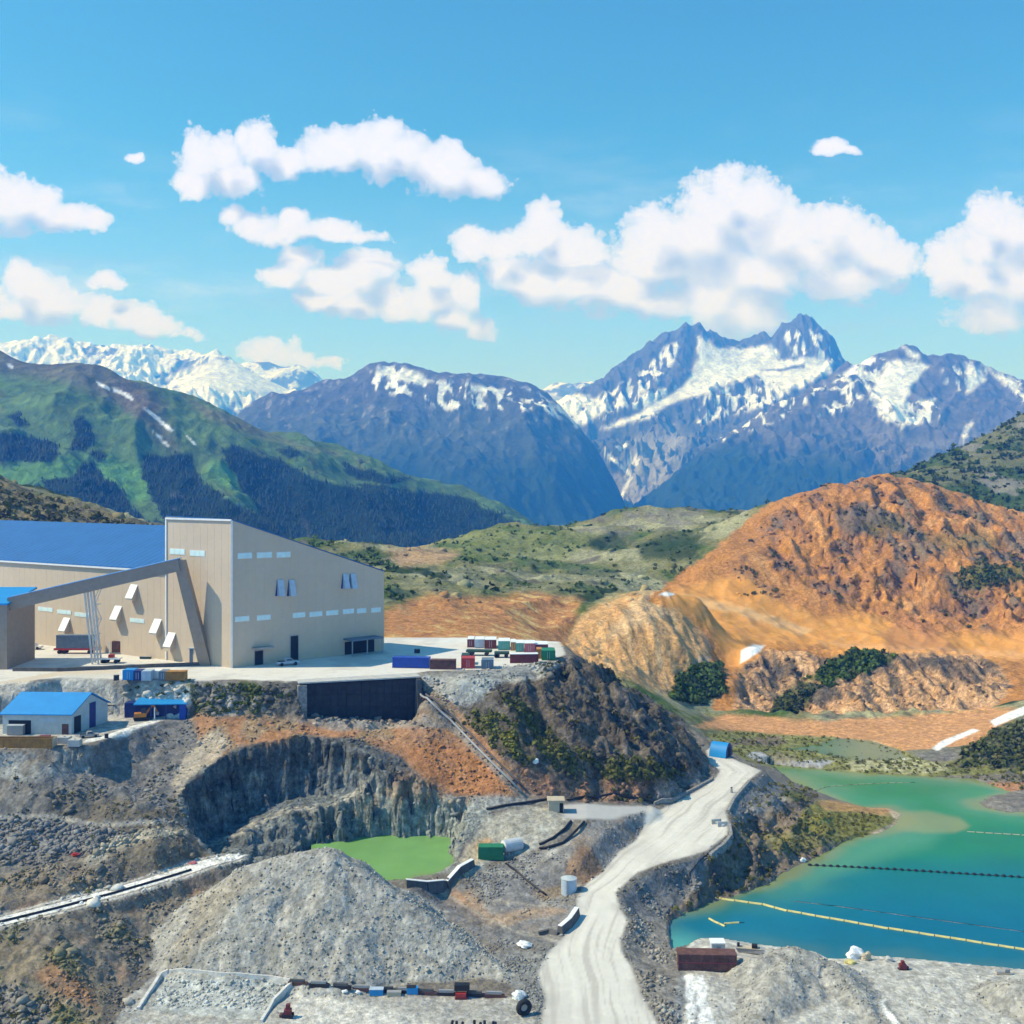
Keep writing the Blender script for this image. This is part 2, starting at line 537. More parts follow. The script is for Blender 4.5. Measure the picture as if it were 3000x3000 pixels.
ROAD_EDGE = [(1570, 3080, 7.5), (1585, 3000, 7.5), (1600, 2930, 7.7), (1580, 2850, 8), (1612, 2784, 8.4), (1659, 2737, 8.9), (1690, 2675, 9.5), (1690, 2640, 9.9), (1710, 2600, 10.6),
             (1768, 2559, 11.4), (1815, 2498, 12.6), (1866, 2462, 13.4), (1890, 2404, 14.6), (1902, 2362, 15.8), (1962, 2348, 15.6), (2024, 2323, 15.3), (2092, 2286, 15.4), (2112, 2256, 15.6),
             (2080, 2236, 15.7), (2070, 2200, 15.9), (2090, 2185, 16), (2150, 2226, 15.6), (2229, 2261, 15.2), (2189, 2290, 15.2), (2140, 2348, 14.7), (2124, 2379, 14.4), (2132, 2420, 13.8), (2130, 2455, 13.3),
             (2071, 2504, 12.7), (1949, 2530, 12.4), (1866, 2563, 11.6), (1801, 2621, 10.4), (1815, 2664, 9.8), (1837, 2704, 9.2), (1815, 2751, 8.8), (1815, 2788, 8.4), (1848, 2838, 8), (1880, 2920, 7.6), (1920, 3000, 7.4), (1960, 3080, 7.3)]
ROAD_LINE = [(1760, 3080, 7.4), (1740, 3000, 7.5), (1720, 2900, 7.8), (1720, 2800, 8.3), (1750, 2700, 9.4), (1770, 2620, 10.6), (1860, 2540, 12.3), (1980, 2450, 13.8), (2060, 2370, 14.6), (2140, 2290, 15.3), (2160, 2262, 15.5), (2110, 2222, 15.7), (2080, 2195, 15.9)]
PAD_EDGE = [(1640, 2350, 18), (1700, 2347, 18), (1800, 2350, 17.4), (1905, 2352, 16.3), (1905, 2372, 15.9), (1840, 2375, 17), (1800, 2392, 17.2), (1700, 2402, 17.3), (1655, 2395, 17.4)]
YARD_EDGE = [(-420, 2010, 40), (0, 2000, 40), (180, 1985, 40), (560, 1994, 40), (680, 1990, 40), (760, 1993, 40), (900, 1996, 40), (1060, 1995, 40), (1190, 1978, 40), (1250, 1966, 40), (1400, 1962, 40), (1500, 1952, 40),
             (1590, 1940, 40), (1655, 1918, 40), (1640, 1880, 40), (1400, 1868, 40), (1100, 1868, 40), (700, 1850, 40), (0, 1840, 40), (-420, 1840, 40)]
LAKE_Z = 6.0
SHORE = [(1968, 2792, LAKE_Z), (1955, 2735, LAKE_Z), (1962, 2695, LAKE_Z), (2060, 2652, LAKE_Z), (2150, 2625, LAKE_Z), (2240, 2590, LAKE_Z), (2330, 2540, LAKE_Z), (2400, 2508, LAKE_Z), (2440, 2480, LAKE_Z), (2500, 2455, LAKE_Z), (2580, 2440, LAKE_Z), (2625, 2415, LAKE_Z), (2640, 2385, LAKE_Z),
         (2610, 2368, LAKE_Z), (2520, 2366, LAKE_Z), (2450, 2345, LAKE_Z), (2390, 2318, LAKE_Z), (2330, 2300, LAKE_Z), (2290, 2275, LAKE_Z), (2225, 2245, LAKE_Z), (2260, 2238, LAKE_Z), (2400, 2252, LAKE_Z), (2560, 2268, LAKE_Z), (2700, 2274, LAKE_Z), (2850, 2282, LAKE_Z), (2920, 2305, LAKE_Z), (2960, 2322, LAKE_Z),
         (2900, 2335, LAKE_Z), (2868, 2350, LAKE_Z), (2880, 2368, LAKE_Z), (2940, 2378, LAKE_Z), (3050, 2382, LAKE_Z), (3500, 2385, LAKE_Z), (3500, 2870, LAKE_Z), (3000, 2846, LAKE_Z), (2850, 2826, LAKE_Z), (2650, 2806, LAKE_Z), (2560, 2800, LAKE_Z), (2510, 2795, LAKE_Z), (2480, 2812, LAKE_Z), (2430, 2812, LAKE_Z), (2390, 2788, LAKE_Z),
         (2220, 2766, LAKE_Z), (2110, 2748, LAKE_Z), (2050, 2748, LAKE_Z), (2020, 2775, LAKE_Z)]
POOL = [(2160, 2196, LAKE_Z + 0.3), (2240, 2192, LAKE_Z + 0.3), (2330, 2190, LAKE_Z + 0.3), (2400, 2178, LAKE_Z + 0.3), (2450, 2162, LAKE_Z + 0.3), (2560, 2172, LAKE_Z + 0.3), (2640, 2196, LAKE_Z + 0.3), (2665, 2222, LAKE_Z + 0.3), (2600, 2232, LAKE_Z + 0.3), (2500, 2230, LAKE_Z + 0.3), (2440, 2220, LAKE_Z + 0.3), (2380, 2206, LAKE_Z + 0.3), (2250, 2206, LAKE_Z + 0.3)]
PIT_RIM = [(532, 2330, 23.5), (545, 2300, 24.3), (590, 2262, 25.8), (640, 2230, 27), (690, 2200, 28.2), (760, 2186, 28.7), (830, 2172, 29.2), (900, 2160, 29.7), (970, 2168, 29.2), (1030, 2195, 27.6), (1085, 2232, 25.4), (1130, 2266, 23.3), (1175, 2295, 21.8), (1225, 2318, 20.6), (1262, 2330, 20),
           (1200, 2345, 19), (1100, 2400, 14), (1000, 2600, 11), (800, 2600, 11), (680, 2535, 13.5), (640, 2510, 15), (600, 2480, 16.5), (560, 2430, 18.5), (535, 2380, 21)]
PIT_LOW = [(655, 2478, 13.4), (748, 2416, 15.9), (831, 2380, 17.5), (900, 2372, 18), (964, 2362, 18.5), (1040, 2335, 19.6), (1110, 2318, 20.0), (1180, 2330, 19.4), (1250, 2332, 19.4), (1330, 2340, 19.2), (1400, 2343, 19.2), (1432, 2360, 18.4), (1405, 2400, 15.6), (1380, 2430, 12.3),
           (1366, 2470, 12), (1352, 2510, 12), (1330, 2540, 12), (1290, 2560, 12), (1230, 2566, 12), (1170, 2585, 12), (1040, 2600, 12), (900, 2605, 12), (760, 2590, 12), (670, 2530, 12.6)]
POND_Z = 12.0
road_p, road_l = xy(ROAD_EDGE), [tuple(P(*p)) for p in ROAD_LINE]
pad_p, yard_p, shore_p, pool_p = xy(PAD_EDGE), xy(YARD_EDGE), xy(SHORE), xy(POOL)
rim_p, low_p = xy(PIT_RIM), xy(PIT_LOW)
WROAD = xyz([(-380, 2780, 15), (0, 2700, 15), (160, 2660, 15.1), (330, 2615, 15.2), (500, 2565, 15.5), (600, 2530, 15.8), (680, 2510, 15.8)])       # snow white liner road on the left
LROAD = xyz([(-420, 2090, 37), (-100, 2045, 37.6), (30, 2022, 38.2), (110, 1992, 39.4), (180, 1972, 40), (320, 1968, 40)])
WS_PAD = xy([(-420, 2200, 32), (-50, 2200, 32), (260, 2180, 32), (330, 2140, 32.4), (430, 2108, 32.6), (545, 2088, 33), (520, 2070, 33), (380, 2085, 33), (300, 2070, 33.6), (200, 2060, 34), (0, 2090, 33.5), (-420, 2100, 33)])


def heaps(x, y):
    """stockpiles of broken rock at their angle of repose"""
    h = np.full(x.shape, -99.0)
    wob = 1.6 * noise2(x / 9, y / 9, 91) + 0.7 * noise2(x / 3.2, y / 3.2, 92)
    for ridge, slope in HEAPS:
        d, (z,) = line_param(x, y, ridge)
        h = np.maximum(h, z - slope * np.sqrt(np.maximum(d + wob * np.clip(d / 8, 0, 1), 0) ** 2 + 2.2) + slope * 1.48)
    return h


HEAPS = [
    ([tuple(Q(960, 2484, 195)), tuple(Q(1100, 2580, 191)), tuple(Q(1250, 2680, 187)), tuple(Q(1400, 2790, 183)), tuple(Q(1470, 2840, 180))], 0.72),
    ([tuple(Q(960, 2484, 195)), tuple(Q(840, 2505, 194.5)), tuple(Q(735, 2535, 193))], 0.74),
    ([tuple(Q(2235, 2805, 180)), tuple(Q(2330, 2778, 181)), tuple(Q(2430, 2818, 179)), tuple(Q(2500, 2890, 173)), tuple(Q(2560, 2980, 166))], 0.62),
    ([tuple(Q(2320, 2795, 180)), tuple(Q(2260, 2900, 171)), tuple(Q(2200, 3000, 163.5))], 0.5),
    ([tuple(Q(2990, 2880, 171)), tuple(Q(3060, 2930, 167)), tuple(Q(3200, 3000, 161))], 0.6),
]


def shape(x, y, detail=True):
    h = base_rbf(x, y)
    px = CX + F * x / y
    py = CY + F * (ZC - h) / y

    def reg(poly, feather):
        return 1 - sstep(poly_sd(px, py, poly), -feather, feather)

    if detail:
        rock = reg([(1440, 2030), (1560, 1985), (1660, 1930), (1760, 1925), (1860, 2030), (1960, 2090), (2050, 2190), (2080, 2260), (2000, 2320), (1850, 2330), (1700, 2320), (1600, 2280), (1520, 2180)], 35)
        bank = reg([(2170, 1960), (2250, 1905), (2500, 1905), (2850, 1910), (2960, 2000), (2900, 2070), (2600, 2095), (2300, 2090), (2160, 2070)], 25)
        shorek = reg([(2080, 2540), (2160, 2440), (2240, 2330), (2330, 2330), (2420, 2400), (2400, 2500), (2200, 2600), (2070, 2660), (2000, 2640)], 30)
        knollr = reg([(2780, 2230), (2860, 2160), (3010, 2090), (3300, 2040), (3300, 2260), (2900, 2290)], 25)
        hill = reg([(2250, 1680), (2290, 1480), (2420, 1430), (2600, 1400), (2800, 1450), (3300, 1560), (3300, 1830), (2700, 1850), (2450, 1760)], 60)
        humps = reg([(1640, 1920), (1760, 1770), (1960, 1740), (2080, 1820), (2100, 1960), (1950, 2020)], 40)
        left = reg([(-300, 2230), (330, 2180), (520, 2130), (560, 2250), (520, 2400), (640, 2520), (500, 2700), (420, 2850), (330, 2960), (300, 3100), (-400, 3100), (-400, 2300)], 40)
        mid = sstep(y, 340, 420) * (1 - hill) * (1 - bank) * (1 - humps)
        flat = reg([(2080, 2120), (2600, 2140), (2750, 2240), (3400, 2200), (3400, 2330), (2200, 2290)], 30)
        mid = mid * (1 - flat)
        r1 = ridged(x / 14, y / 14, 4, 21) - 1.0
        r2 = ridged(x / 5.5 + 0.4 * y / 14, y / 9.5, 3, 22) - 1.0
        f1 = fbm(x / 30, y / 30, 5, 23)
        f2 = fbm(x / 6, y / 6, 4, 24)
        # gullies run down slope: stretch noise along distance
        g1 = ridged(x / 9 + 0.5 * y / 40, y / 34, 4, 25) - 1.0
        h = h + rock * (3.1 * r1 + 1.3 * r2 + 0.5 * f2)
        h = h + bank * (2.6 * g1 + 1.4 * r1 + 0.8 * r2)
        h = h + shorek * (2.8 * r1 + 1.1 * r2 + 0.3 * f2)
        h = h + knollr * (1.8 * r1 + 0.6 * f2)
        h = h + hill * (4.8 * (ridged(x / 22 + 0.5 * y / 60, y / 55, 4, 26) - 1.0) + 2.6 * (ridged(x / 11, y / 15, 4, 32) - 1.0) + 1.1 * r2)
        h = h + humps * (1.3 * g1 + 0.9 * f1 + 0.35 * f2)
        h = h + left * (0.9 * f1 + 0.45 * f2 + 0.35 * r2)
        h = h + mid * (3.2 * fbm(x / 60, y / 60, 5, 27) + 1.5 * (ridged(x / 25, y / 25, 4, 28) - 1.0))
        h = h + 0.22 * (1 - flat) * f2
    # stockpiles
    hp = heaps(x, y)
    if detail:
        hp = hp + 0.22 * fbm(x / 2.2, y / 2.2, 4, 31)
    heap_m = hp > h
    h = np.where(heap_m, hp, h)
    # roads, pads
    def level(sd, z, fe):
        nonlocal h
        w = 1 - sstep(sd / fe, 0.0, 1.0)
        h = h * (1 - w) + z * w
        return w
    sd = poly_sd(x, y, road_p)
    near = sd < 6
    _, (zr,) = line_param(x, y, road_l)
    level(np.where(near, sd, 99), zr, 4.0)
    level(poly_sd(x, y, pad_p), np.interp(px_of(x, y), [1720, 1890], [17.4, 15.7]), 3.0)
    level(poly_sd(x, y, WS_PAD) - 1.8, 32.2, 2.5)
    d, (zw,) = line_param(x, y, WROAD)
    level(d - 2.6, zw, 2.5)
    d, (zw,) = line_param(x, y, LROAD)
    level(d - 3.2, zw, 3.0)
    level(poly_sd(x, y, yard_p), 40.0, np.where(px_of(x, y) < 620, 3.5, 6.0))
    # bay in front of the loading wall under the yard
    bay = poly_sd(x, y, BAY)
    fl = np.interp(px_of(x, y), [902, 1216], [32.1, 29.6])
    h = np.where(bay < 0, np.minimum(h, fl), np.where(bay < 9, np.minimum(h, fl + np.where((y < 259.5 + 0.02 * (x + 60)) & (np.abs(px_of(x, y) - 1058) < 165), 0.25, 4.5) * bay), h))
    # pit
    d_in = -poly_sd(x, y, rim_p)
    xr = np.interp(px_of(x, y), [640, 748, 831, 964, 1100, 1200], [13.3, 15.8, 17.4, 18.5, 20.3, 20.0])
    jag = 2.2 * noise2(x / 3.4, y / 3.4, 41) + 1.1 * noise2(x / 1.3, y / 1.3, 42)
    stp = np.interp(px_of(x, y), [980, 1130], [3.6, 1.15])
    wall = h - stp * np.maximum(d_in + 0.6 * jag, 0)
    wall = wall + 0.75 * np.sin(wall * 1.75 + 2.2 * noise2(x / 6, y / 6, 44)) * sstep(d_in, 0.2, 1.2)
    ramp = xr + 0.35 * fbm(x / 2.5, y / 2.5, 3, 43)
    hpit = np.maximum(np.minimum(h, ramp), wall)
    h = np.where((d_in > 0) & ~(heap_m & (hp > hpit)), np.where(h > ramp, hpit, h), h)
    d_in = -poly_sd(x, y, low_p)
    flute = 0.9 * (ridged(x / 5.0, y / 6.0, 3, 45) - 1.0) + 0.5 * jag
    wall = h - np.interp(px_of(x, y), [860, 970], [0.62, 2.6]) * np.maximum(d_in + 0.8 * flute + 0.5 * jag, 0)
    wall = wall + 0.4 * np.sin(wall * 2.6 + 2.5 * noise2(x / 4, y / 4, 46)) * sstep(d_in, 0.2, 1.0)
    fl_ = 10.6 + 0 * x
    hl = np.maximum(np.minimum(h, fl_), wall)
    h = np.where((d_in > 0) & (h > fl_), np.where(heap_m & (d_in < 1.5), h, hl), h)
    h = np.where((d_in <= 0) & (d_in > -3.5) & (h < POND_Z + 1.5), np.maximum(h, POND_Z + 0.1 - 0.1 * d_in), h)
    # lake and pool
    s = poly_sd(x, y, shore_p)
    dep = 0.28 * np.abs(s)
    h = np.where(s < 0, np.minimum(h, LAKE_Z - np.minimum(dep, 4.0) - 0.02), np.where(s < 14, np.maximum(h, LAKE_Z + 0.06 + np.minimum(0.12 * s, 0.6)), h))
    s2 = poly_sd(x, y, pool_p)
    h = np.where(s2 < 0, np.minimum(h, LAKE_Z + 0.3 - np.minimum(0.1 * np.abs(s2), 0.6)), np.where(s2 < 5, np.maximum(h, LAKE_Z + 0.36), h))
    return h


def px_of(x, y):
    return CX + F * x / y


WALL_A, WALL_B = Q(899, 2095, 257.0), Q(1214, 2112, 264.4)       # foot of the loading wall
BAY = [(WALL_A.x - 0.3, WALL_A.y - 3.2), (WALL_B.x + 0.5, WALL_B.y - 3.6), (WALL_B.x + 0.3, WALL_B.y + 1.2), (WALL_A.x - 0.3, WALL_A.y + 1.2)]

NU, ND = 720, 1050
X, Y = fan(-0.56, 0.56, NU, 132.0, 1420.0, ND)
Z = shape(X, Y)
# true lateral roughness on steep rock so cliffs are not smooth curtains
gy, gx = np.gradient(Z)
dyv = np.gradient(Y, axis=0); dxv = np.gradient(X, axis=1)
sx = gx / dxv; sy = (gy - sx * np.gradient(X, axis=0)) / dyv
steep = sstep(np.hypot(sx, sy), 0.9, 2.0) * sstep(poly_sd(X, Y, BAY), 1.0, 5.0) * sstep(np.abs(poly_sd(X, Y, yard_p)), 0.5, 3.0)
j1 = fbm(X / 3.0 + Z / 1.9, Y / 3.0 - Z / 2.2, 3, 51) + 0.7 * (ridged(X / 2.6 + 0.55 * Z, Y / 2.6 - 0.4 * Z, 2, 53) - 0.8)
j2 = 1.1 * fbm(X / 3.0 - Z / 1.7, Y / 3.0 + Z / 1.8, 4, 52) + 1.1 * (ridged(X / 3.2 + 0.2 * Z, Y / 4.0 + 0.5 * Z, 3, 54) - 0.9)
scale_d = np.clip(Y / 300, 0.6, 2.0)
X = X + steep * j1 * 0.6 * scale_d
Y = Y + steep * j2 * 0.75 * scale_d


def ground_z(x, y):
    """height of the finished ground at a point (bilinear in the survey fan)."""
    return float(shape(np.array([[x]], dtype=float), np.array([[y]], dtype=float))[0, 0])

# ------------------------------------------------------------------ what the ground is made of
PX = CX + F * X / Y
PY = CY + F * (ZC - Z) / Y
n_lo = fbm(X / 26, Y / 26, 4, 61)
XS, YS = X + 0.75 * Z, Y - 0.6 * Z                    # so that nothing smears down a steep face
n_mid = fbm(XS / 7, YS / 7, 4, 62)
n_hi = fbm(XS / 2.0, YS / 2.0, 3, 63)
n_far = fbm(X / 45, Y / 60, 5, 64)
streak = fbm(X / 3.2 + 0.4 * Y / 20, Y / 22, 4, 65)          # down-slope streaks
WX = PX + 9 * n_mid + 4 * n_hi
WY = PY + 6 * fbm(X / 8 + 40, Y / 8, 3, 66)
C = np.empty(X.shape + (3,))
C[:] = (0.20, 0.19, 0.175)


def blend(m, rgb):
    C[:] = C * (1 - m[..., None]) + np.asarray(rgb) * m[..., None]


def region(poly, feather=14, dmin=0, dmax=1e9, warp=True):
    a, b = (WX, WY) if warp else (PX, PY)
    p = np.asarray(poly, float)
    bb = (a > p[:, 0].min() - feather) & (a < p[:, 0].max() + feather) & (b > p[:, 1].min() - feather) & (b < p[:, 1].max() + feather) & (Y >= dmin) & (Y <= dmax)
    m = np.zeros(X.shape)
    if bb.any():
        m[bb] = 1 - sstep(poly_sd(a[bb], b[bb], p), -feather, feather)
    return m


def paint(poly, rgb, feather=14, dmin=0, dmax=1e9, warp=True, k=1.0, by=None):
    m = region(poly, feather, dmin, dmax, warp) * k
    if by is not None:
        m = m * by
    blend(m, rgb)
    return m


ORANGE, RUST, TAN = (0.56, 0.245, 0.072), (0.30, 0.125, 0.06), (0.60, 0.38, 0.19)
DROCK, BROCK, GREY, LGREY = (0.085, 0.08, 0.075), (0.19, 0.15, 0.12), (0.27, 0.26, 0.25), (0.38, 0.37, 0.345)
OLIVE, GREEN, PALEGR, DGREEN = (0.155, 0.165, 0.055), (0.075, 0.125, 0.03), (0.33, 0.32, 0.19), (0.03, 0.055, 0.018)
WHITE = (0.82, 0.82, 0.81)
BIG = [(-2000, 0), (5000, 0), (5000, 5000), (-2000, 5000)]

# left foreground and waste slopes
blend(patch(n_lo, -0.5, 0.6) * 0.5, (0.20, 0.165, 0.125))
blend(patch(n_mid, 0.2, 0.9) * 0.35, (0.33, 0.31, 0.28))
# mid-distance hills
mid = sstep(Y, 318, 345)
blend(mid, (0.20, 0.195, 0.085))
blend(mid * patch(n_far, -0.1, 0.5), PALEGR)
blend(mid * patch(-n_far + 0.6 * n_lo, 0.1, 0.6), GREEN)
blend(mid * patch(fbm(X / 18, Y / 30, 4, 67), 0.35, 0.7) * 0.8, (0.13, 0.115, 0.09))
blend(mid * patch(fbm(X / 30 + 9, Y / 45, 4, 68), 0.45, 0.75), DGREEN)
paint([(1100, 1615), (1230, 1600), (1350, 1620), (1300, 1650), (1180, 1660)], (0.40, 0.27, 0.15), 10, 500)
paint([(1240, 1560), (1480, 1540), (1620, 1550), (1750, 1570), (1650, 1640), (1400, 1640)], (0.17, 0.20, 0.06), 20, 500, k=0.7)
paint([(1690, 1560), (1780, 1500), (1950, 1490), (2080, 1500), (2050, 1545), (1900, 1560), (1760, 1590)], (0.19, 0.175, 0.15), 12, 500, k=0.75, by=patch(n_lo + n_mid * 0.5, -0.3, 0.4))
paint([(1860, 1600), (1960, 1560), (2060, 1560), (2040, 1640), (1880, 1640)], DGREEN, 12, 400, k=0.85)
paint([(1720, 1580), (1800, 1560), (1850, 1590), (1820, 1615), (1740, 1610)], DGREEN, 10, 400, k=0.8)
paint([(960, 1625), (1100, 1605), (1160, 1625), (1100, 1645), (980, 1650)], (0.06, 0.10, 0.025), 8, 400, k=0.9)
paint([(1140, 1690), (1400, 1650), (1900, 1660), (1920, 1730), (1600, 1745), (1130, 1770)], (0.15, 0.16, 0.095), 16, 380, k=0.55, by=patch(n_lo, -0.4, 0.3))
# knoll behind the mill
paint([(-400, 1300), (0, 1395), (110, 1450), (220, 1465), (300, 1490), (430, 1545), (650, 1600), (300, 1640), (-400, 1640)], (0.22, 0.185, 0.10), 6, 330, warp=False)
paint([(-400, 1300), (0, 1395), (110, 1450), (220, 1465), (300, 1490), (430, 1545), (300, 1640), (-400, 1640)], (0.055, 0.05, 0.045), 10, 330, k=0.9, by=patch(n_mid + n_lo, 0.2, 0.6))
# right green hill far behind the rust hill
far_r = sstep(Y, 860, 900) * sstep(PX, 2350, 2450)
blend(far_r, (0.15, 0.155, 0.075))
blend(far_r * patch(fbm(X / 60 + 0.5 * Y / 80, Y / 90, 5, 69), 0.0, 0.4), (0.055, 0.095, 0.025))
blend(far_r * patch(fbm(X / 40 + 3, Y / 60, 4, 70), 0.35, 0.6) * 0.8, (0.25, 0.235, 0.20))
# rusty ground behind the container yard
pm = paint([(1120, 1790), (1250, 1745), (1450, 1750), (1560, 1735), (1700, 1760), (1660, 1900), (1600, 1900), (1120, 1885)], (0.47, 0.225, 0.085), 16, 312)
blend(pm * patch(n_mid, 0.1, 0.6) * 0.7, (0.60, 0.42, 0.17))
blend(pm * patch(-n_mid + n_hi * 0.4, 0.3, 0.8) * 0.6, (0.17, 0.085, 0.05))
paint([(1120, 1790), (1330, 1750), (1360, 1790), (1200, 1860), (1120, 1850)], RUST, 14, 312, k=0.6, by=patch(n_mid, 0.0, 0.4))
# tan hump
hp = [(1640, 1910), (1690, 1820), (1750, 1770), (1850, 1738), (1960, 1728), (2060, 1770), (2120, 1860), (2150, 1960), (2110, 2060), (2000, 2060), (1850, 1990)]
pm = paint(hp, (0.60, 0.345, 0.145), 14, 330, 520)
blend(pm * patch(streak, 0.1, 0.8) * 0.7, (0.66, 0.46, 0.25))
blend(pm * patch(-streak, 0.25, 0.8) * 0.5, (0.42, 0.22, 0.10))
paint([(1880, 1735), (1970, 1735), (2040, 1760), (1960, 1800), (1760, 1880)], (0.64, 0.48, 0.30), 12, 330, 520, k=0.45)
paint([(2040, 1790), (2080, 1800), (2150, 1900), (2120, 1960), (2060, 1880)], (0.24, 0.185, 0.125), 8, 330, 520, k=0.85)
paint([(1965, 2050), (1990, 1980), (2040, 1950), (2110, 1950), (2115, 2030), (2060, 2060)], (0.05, 0.075, 0.025), 8, 330, 520)
paint([(2010, 1955), (2060, 1920), (2100, 1930), (2060, 1965)], (0.28, 0.25, 0.19), 6, 330, 520, k=0.8)
paint([(2000, 2090), (2040, 2045), (2110, 2040), (2110, 2090)], (0.22, 0.24, 0.15), 6, 330, 520)
# rust hill
hillp = [(1890, 1760), (1950, 1715), (2080, 1615), (2250, 1475), (2330, 1445), (2400, 1415), (2600, 1380), (2760, 1425), (2900, 1475), (3000, 1500), (3500, 1560), (3500, 2105), (2950, 2105), (2700, 2235), (2600, 2195), (2350, 2125), (2090, 2120), (2080, 1880), (2000, 1790)]
HILL = region(hillp, 5, 385, 800)
blend(HILL, (0.47, 0.215, 0.066))
UPH = region([(2160, 1640), (2300, 1470), (2420, 1400), (2620, 1370), (2800, 1420), (3500, 1550), (3500, 1850), (2900, 1840), (2700, 1820), (2500, 1760), (2300, 1740), (2150, 1760)], 30, 385, 800)
ROCKF = fbm(X / 16 + 0.3 * Y / 30, Y / 26, 5, 71)
blend(HILL * UPH * patch(ROCKF, -0.25, 0.35) * 0.75, (0.255, 0.135, 0.08))
blend(HILL * UPH * patch(ROCKF + 0.5 * n_mid, 0.25, 0.8) * 0.85, (0.17, 0.135, 0.105))
blend(HILL * UPH * patch(-ROCKF + 0.4 * n_hi, 0.35, 0.9) * 0.7, (0.62, 0.33, 0.13))
rt = region([(2520, 1500), (2700, 1440), (3500, 1570), (3500, 1800), (2950, 1780), (2750, 1700), (2600, 1600)], 40, 385, 800)
blend(rt * patch(ROCKF + 0.4 * n_mid, -0.1, 0.4) * 0.55, (0.20, 0.17, 0.12))
paint([(2440, 1500), (2540, 1475), (2600, 1510), (2560, 1560), (2470, 1570)], (0.15, 0.13, 0.11), 16, 385, 800, k=0.8)
paint([(2800, 1680), (2880, 1650), (3010, 1660), (2990, 1700), (2860, 1730), (2800, 1720)], (0.095, 0.115, 0.035), 12, 385, 800, k=0.8)
paint([(2700, 1570), (2900, 1560), (2950, 1600), (2760, 1610)], (0.17, 0.15, 0.06), 14, 385, 800, k=0.6)
paint([(2500, 1540), (2620, 1510), (2660, 1560), (2560, 1580)], (0.09, 0.10, 0.045), 14, 385, 800, k=0.6)
# smooth scree below
scree = region([(1930, 1760), (2000, 1720), (2180, 1680), (2280, 1760), (2400, 1810), (2560, 1800), (2700, 1860), (3500, 1850), (3500, 1940), (2900, 1930), (2600, 1905), (2480, 1925), (2400, 1890), (2240, 1890), (2170, 1960), (2120, 1940), (2090, 1850)], 18, 385, 800)
blend(scree * 0.9, (0.68, 0.315, 0.075))
blend(scree * patch(streak, 0.0, 0.8) * 0.5, (0.68, 0.375, 0.13))
blend(scree * patch(-streak, 0.2, 0.9) * 0.4, (0.52, 0.215, 0.06))
paint([(1960, 1735), (2040, 1745), (2250, 1800), (2380, 1845), (2350, 1862), (2200, 1812), (2020, 1765)], (0.68, 0.42, 0.20), 5, 480, 700, k=0.8)      # cut track
paint([(2400, 1880), (2600, 1890), (3000, 1910), (3500, 1915), (3500, 1932), (2900, 1930), (2500, 1905)], (0.68, 0.36, 0.15), 6, 480, 700, k=0.7)
paint([(2590, 1860), (2640, 1800), (2680, 1800), (2800, 1900), (2600, 1905)], (0.35, 0.16, 0.085), 16, 480, 700, k=0.5)
# lower bank of the rust hill
bank_c = region([(2165, 1965), (2250, 1905), (2340, 1895), (2420, 1935), (2500, 1905), (2620, 1910), (2700, 1912), (2860, 1915), (2930, 1950), (2965, 2010), (2920, 2060), (2780, 2080), (2600, 2100), (2420, 2110), (2260, 2105), (2150, 2080)], 8, 385, 470)
blend(bank_c, (0.52, 0.30, 0.15))
blend(bank_c * patch(streak, 0.05, 0.4), (0.15, 0.12, 0.09))
blend(bank_c * patch(-streak, 0.15, 0.7) * 0.8, (0.66, 0.42, 0.24))
blend(bank_c * patch(1 - np.abs(PY - 1960) / 60, 0.0, 0.8) * patch(n_mid + n_lo, -0.3, 0.4) * 0.8, (0.095, 0.085, 0.075))
paint([(2360, 1990), (2420, 1945), (2500, 1905), (2570, 1905), (2620, 1930), (2560, 1960), (2480, 1970), (2430, 2010)], (0.05, 0.09, 0.02), 8, 385, 470)
paint([(2260, 2100), (2280, 2040), (2340, 1990), (2400, 2010), (2370, 2060), (2330, 2100)], (0.075, 0.09, 0.04), 10, 385, 470, k=0.85)
paint([(2740, 2050), (2860, 2040), (2960, 2010), (2900, 2080), (2760, 2095)], (0.60, 0.38, 0.22), 10, 385, 470, k=0.6)
# shores beyond the lake
paint([(2030, 2130), (2130, 2095), (2420, 2110), (2620, 2100), (2900, 2075), (3010, 2080), (2850, 2180), (2700, 2240), (2640, 2200), (2560, 2172), (2380, 2160), (2140, 2140)], (0.58, 0.30, 0.135), 8, 330, 470)
flats = [(2060, 2150), (2140, 2142), (2400, 2160), (2500, 2165), (2640, 2200), (2740, 2235), (2880, 2230), (3010, 2260), (3500, 2300), (3500, 2400), (2960, 2330), (2860, 2290), (2500, 2270), (2290, 2260), (2180, 2225)]
pm = paint(flats, (0.22, 0.22, 0.075), 6, 305, 420)
blend(pm * patch(n_mid, 0.0, 0.5) * 0.7, (0.30, 0.29, 0.13))
blend(pm * patch(-n_mid, 0.25, 0.7) * 0.6, (0.10, 0.13, 0.035))
paint([(2130, 2185), (2170, 2165), (2290, 2160), (2310, 2180), (2180, 2184)], (0.20, 0.15, 0.12), 4, 305, 420, k=0.85)
paint([(2180, 2212), (2230, 2204), (2330, 2232), (2420, 2225), (2445, 2228), (2400, 2255), (2330, 2252), (2210, 2228)], (0.42, 0.42, 0.44), 3, 305, 420)
paint([(2230, 2206), (2300, 2204), (2350, 2222), (2330, 2232), (2280, 2228)], (0.28, 0.25, 0.15), 3, 305, 420)
paint([(2475, 2235), (2560, 2218), (2700, 2228), (2780, 2240), (2790, 2262), (2650, 2268), (2500, 2258)], (0.46, 0.44, 0.27), 5, 305, 420, by=patch(n_hi, -0.7, 0.3))
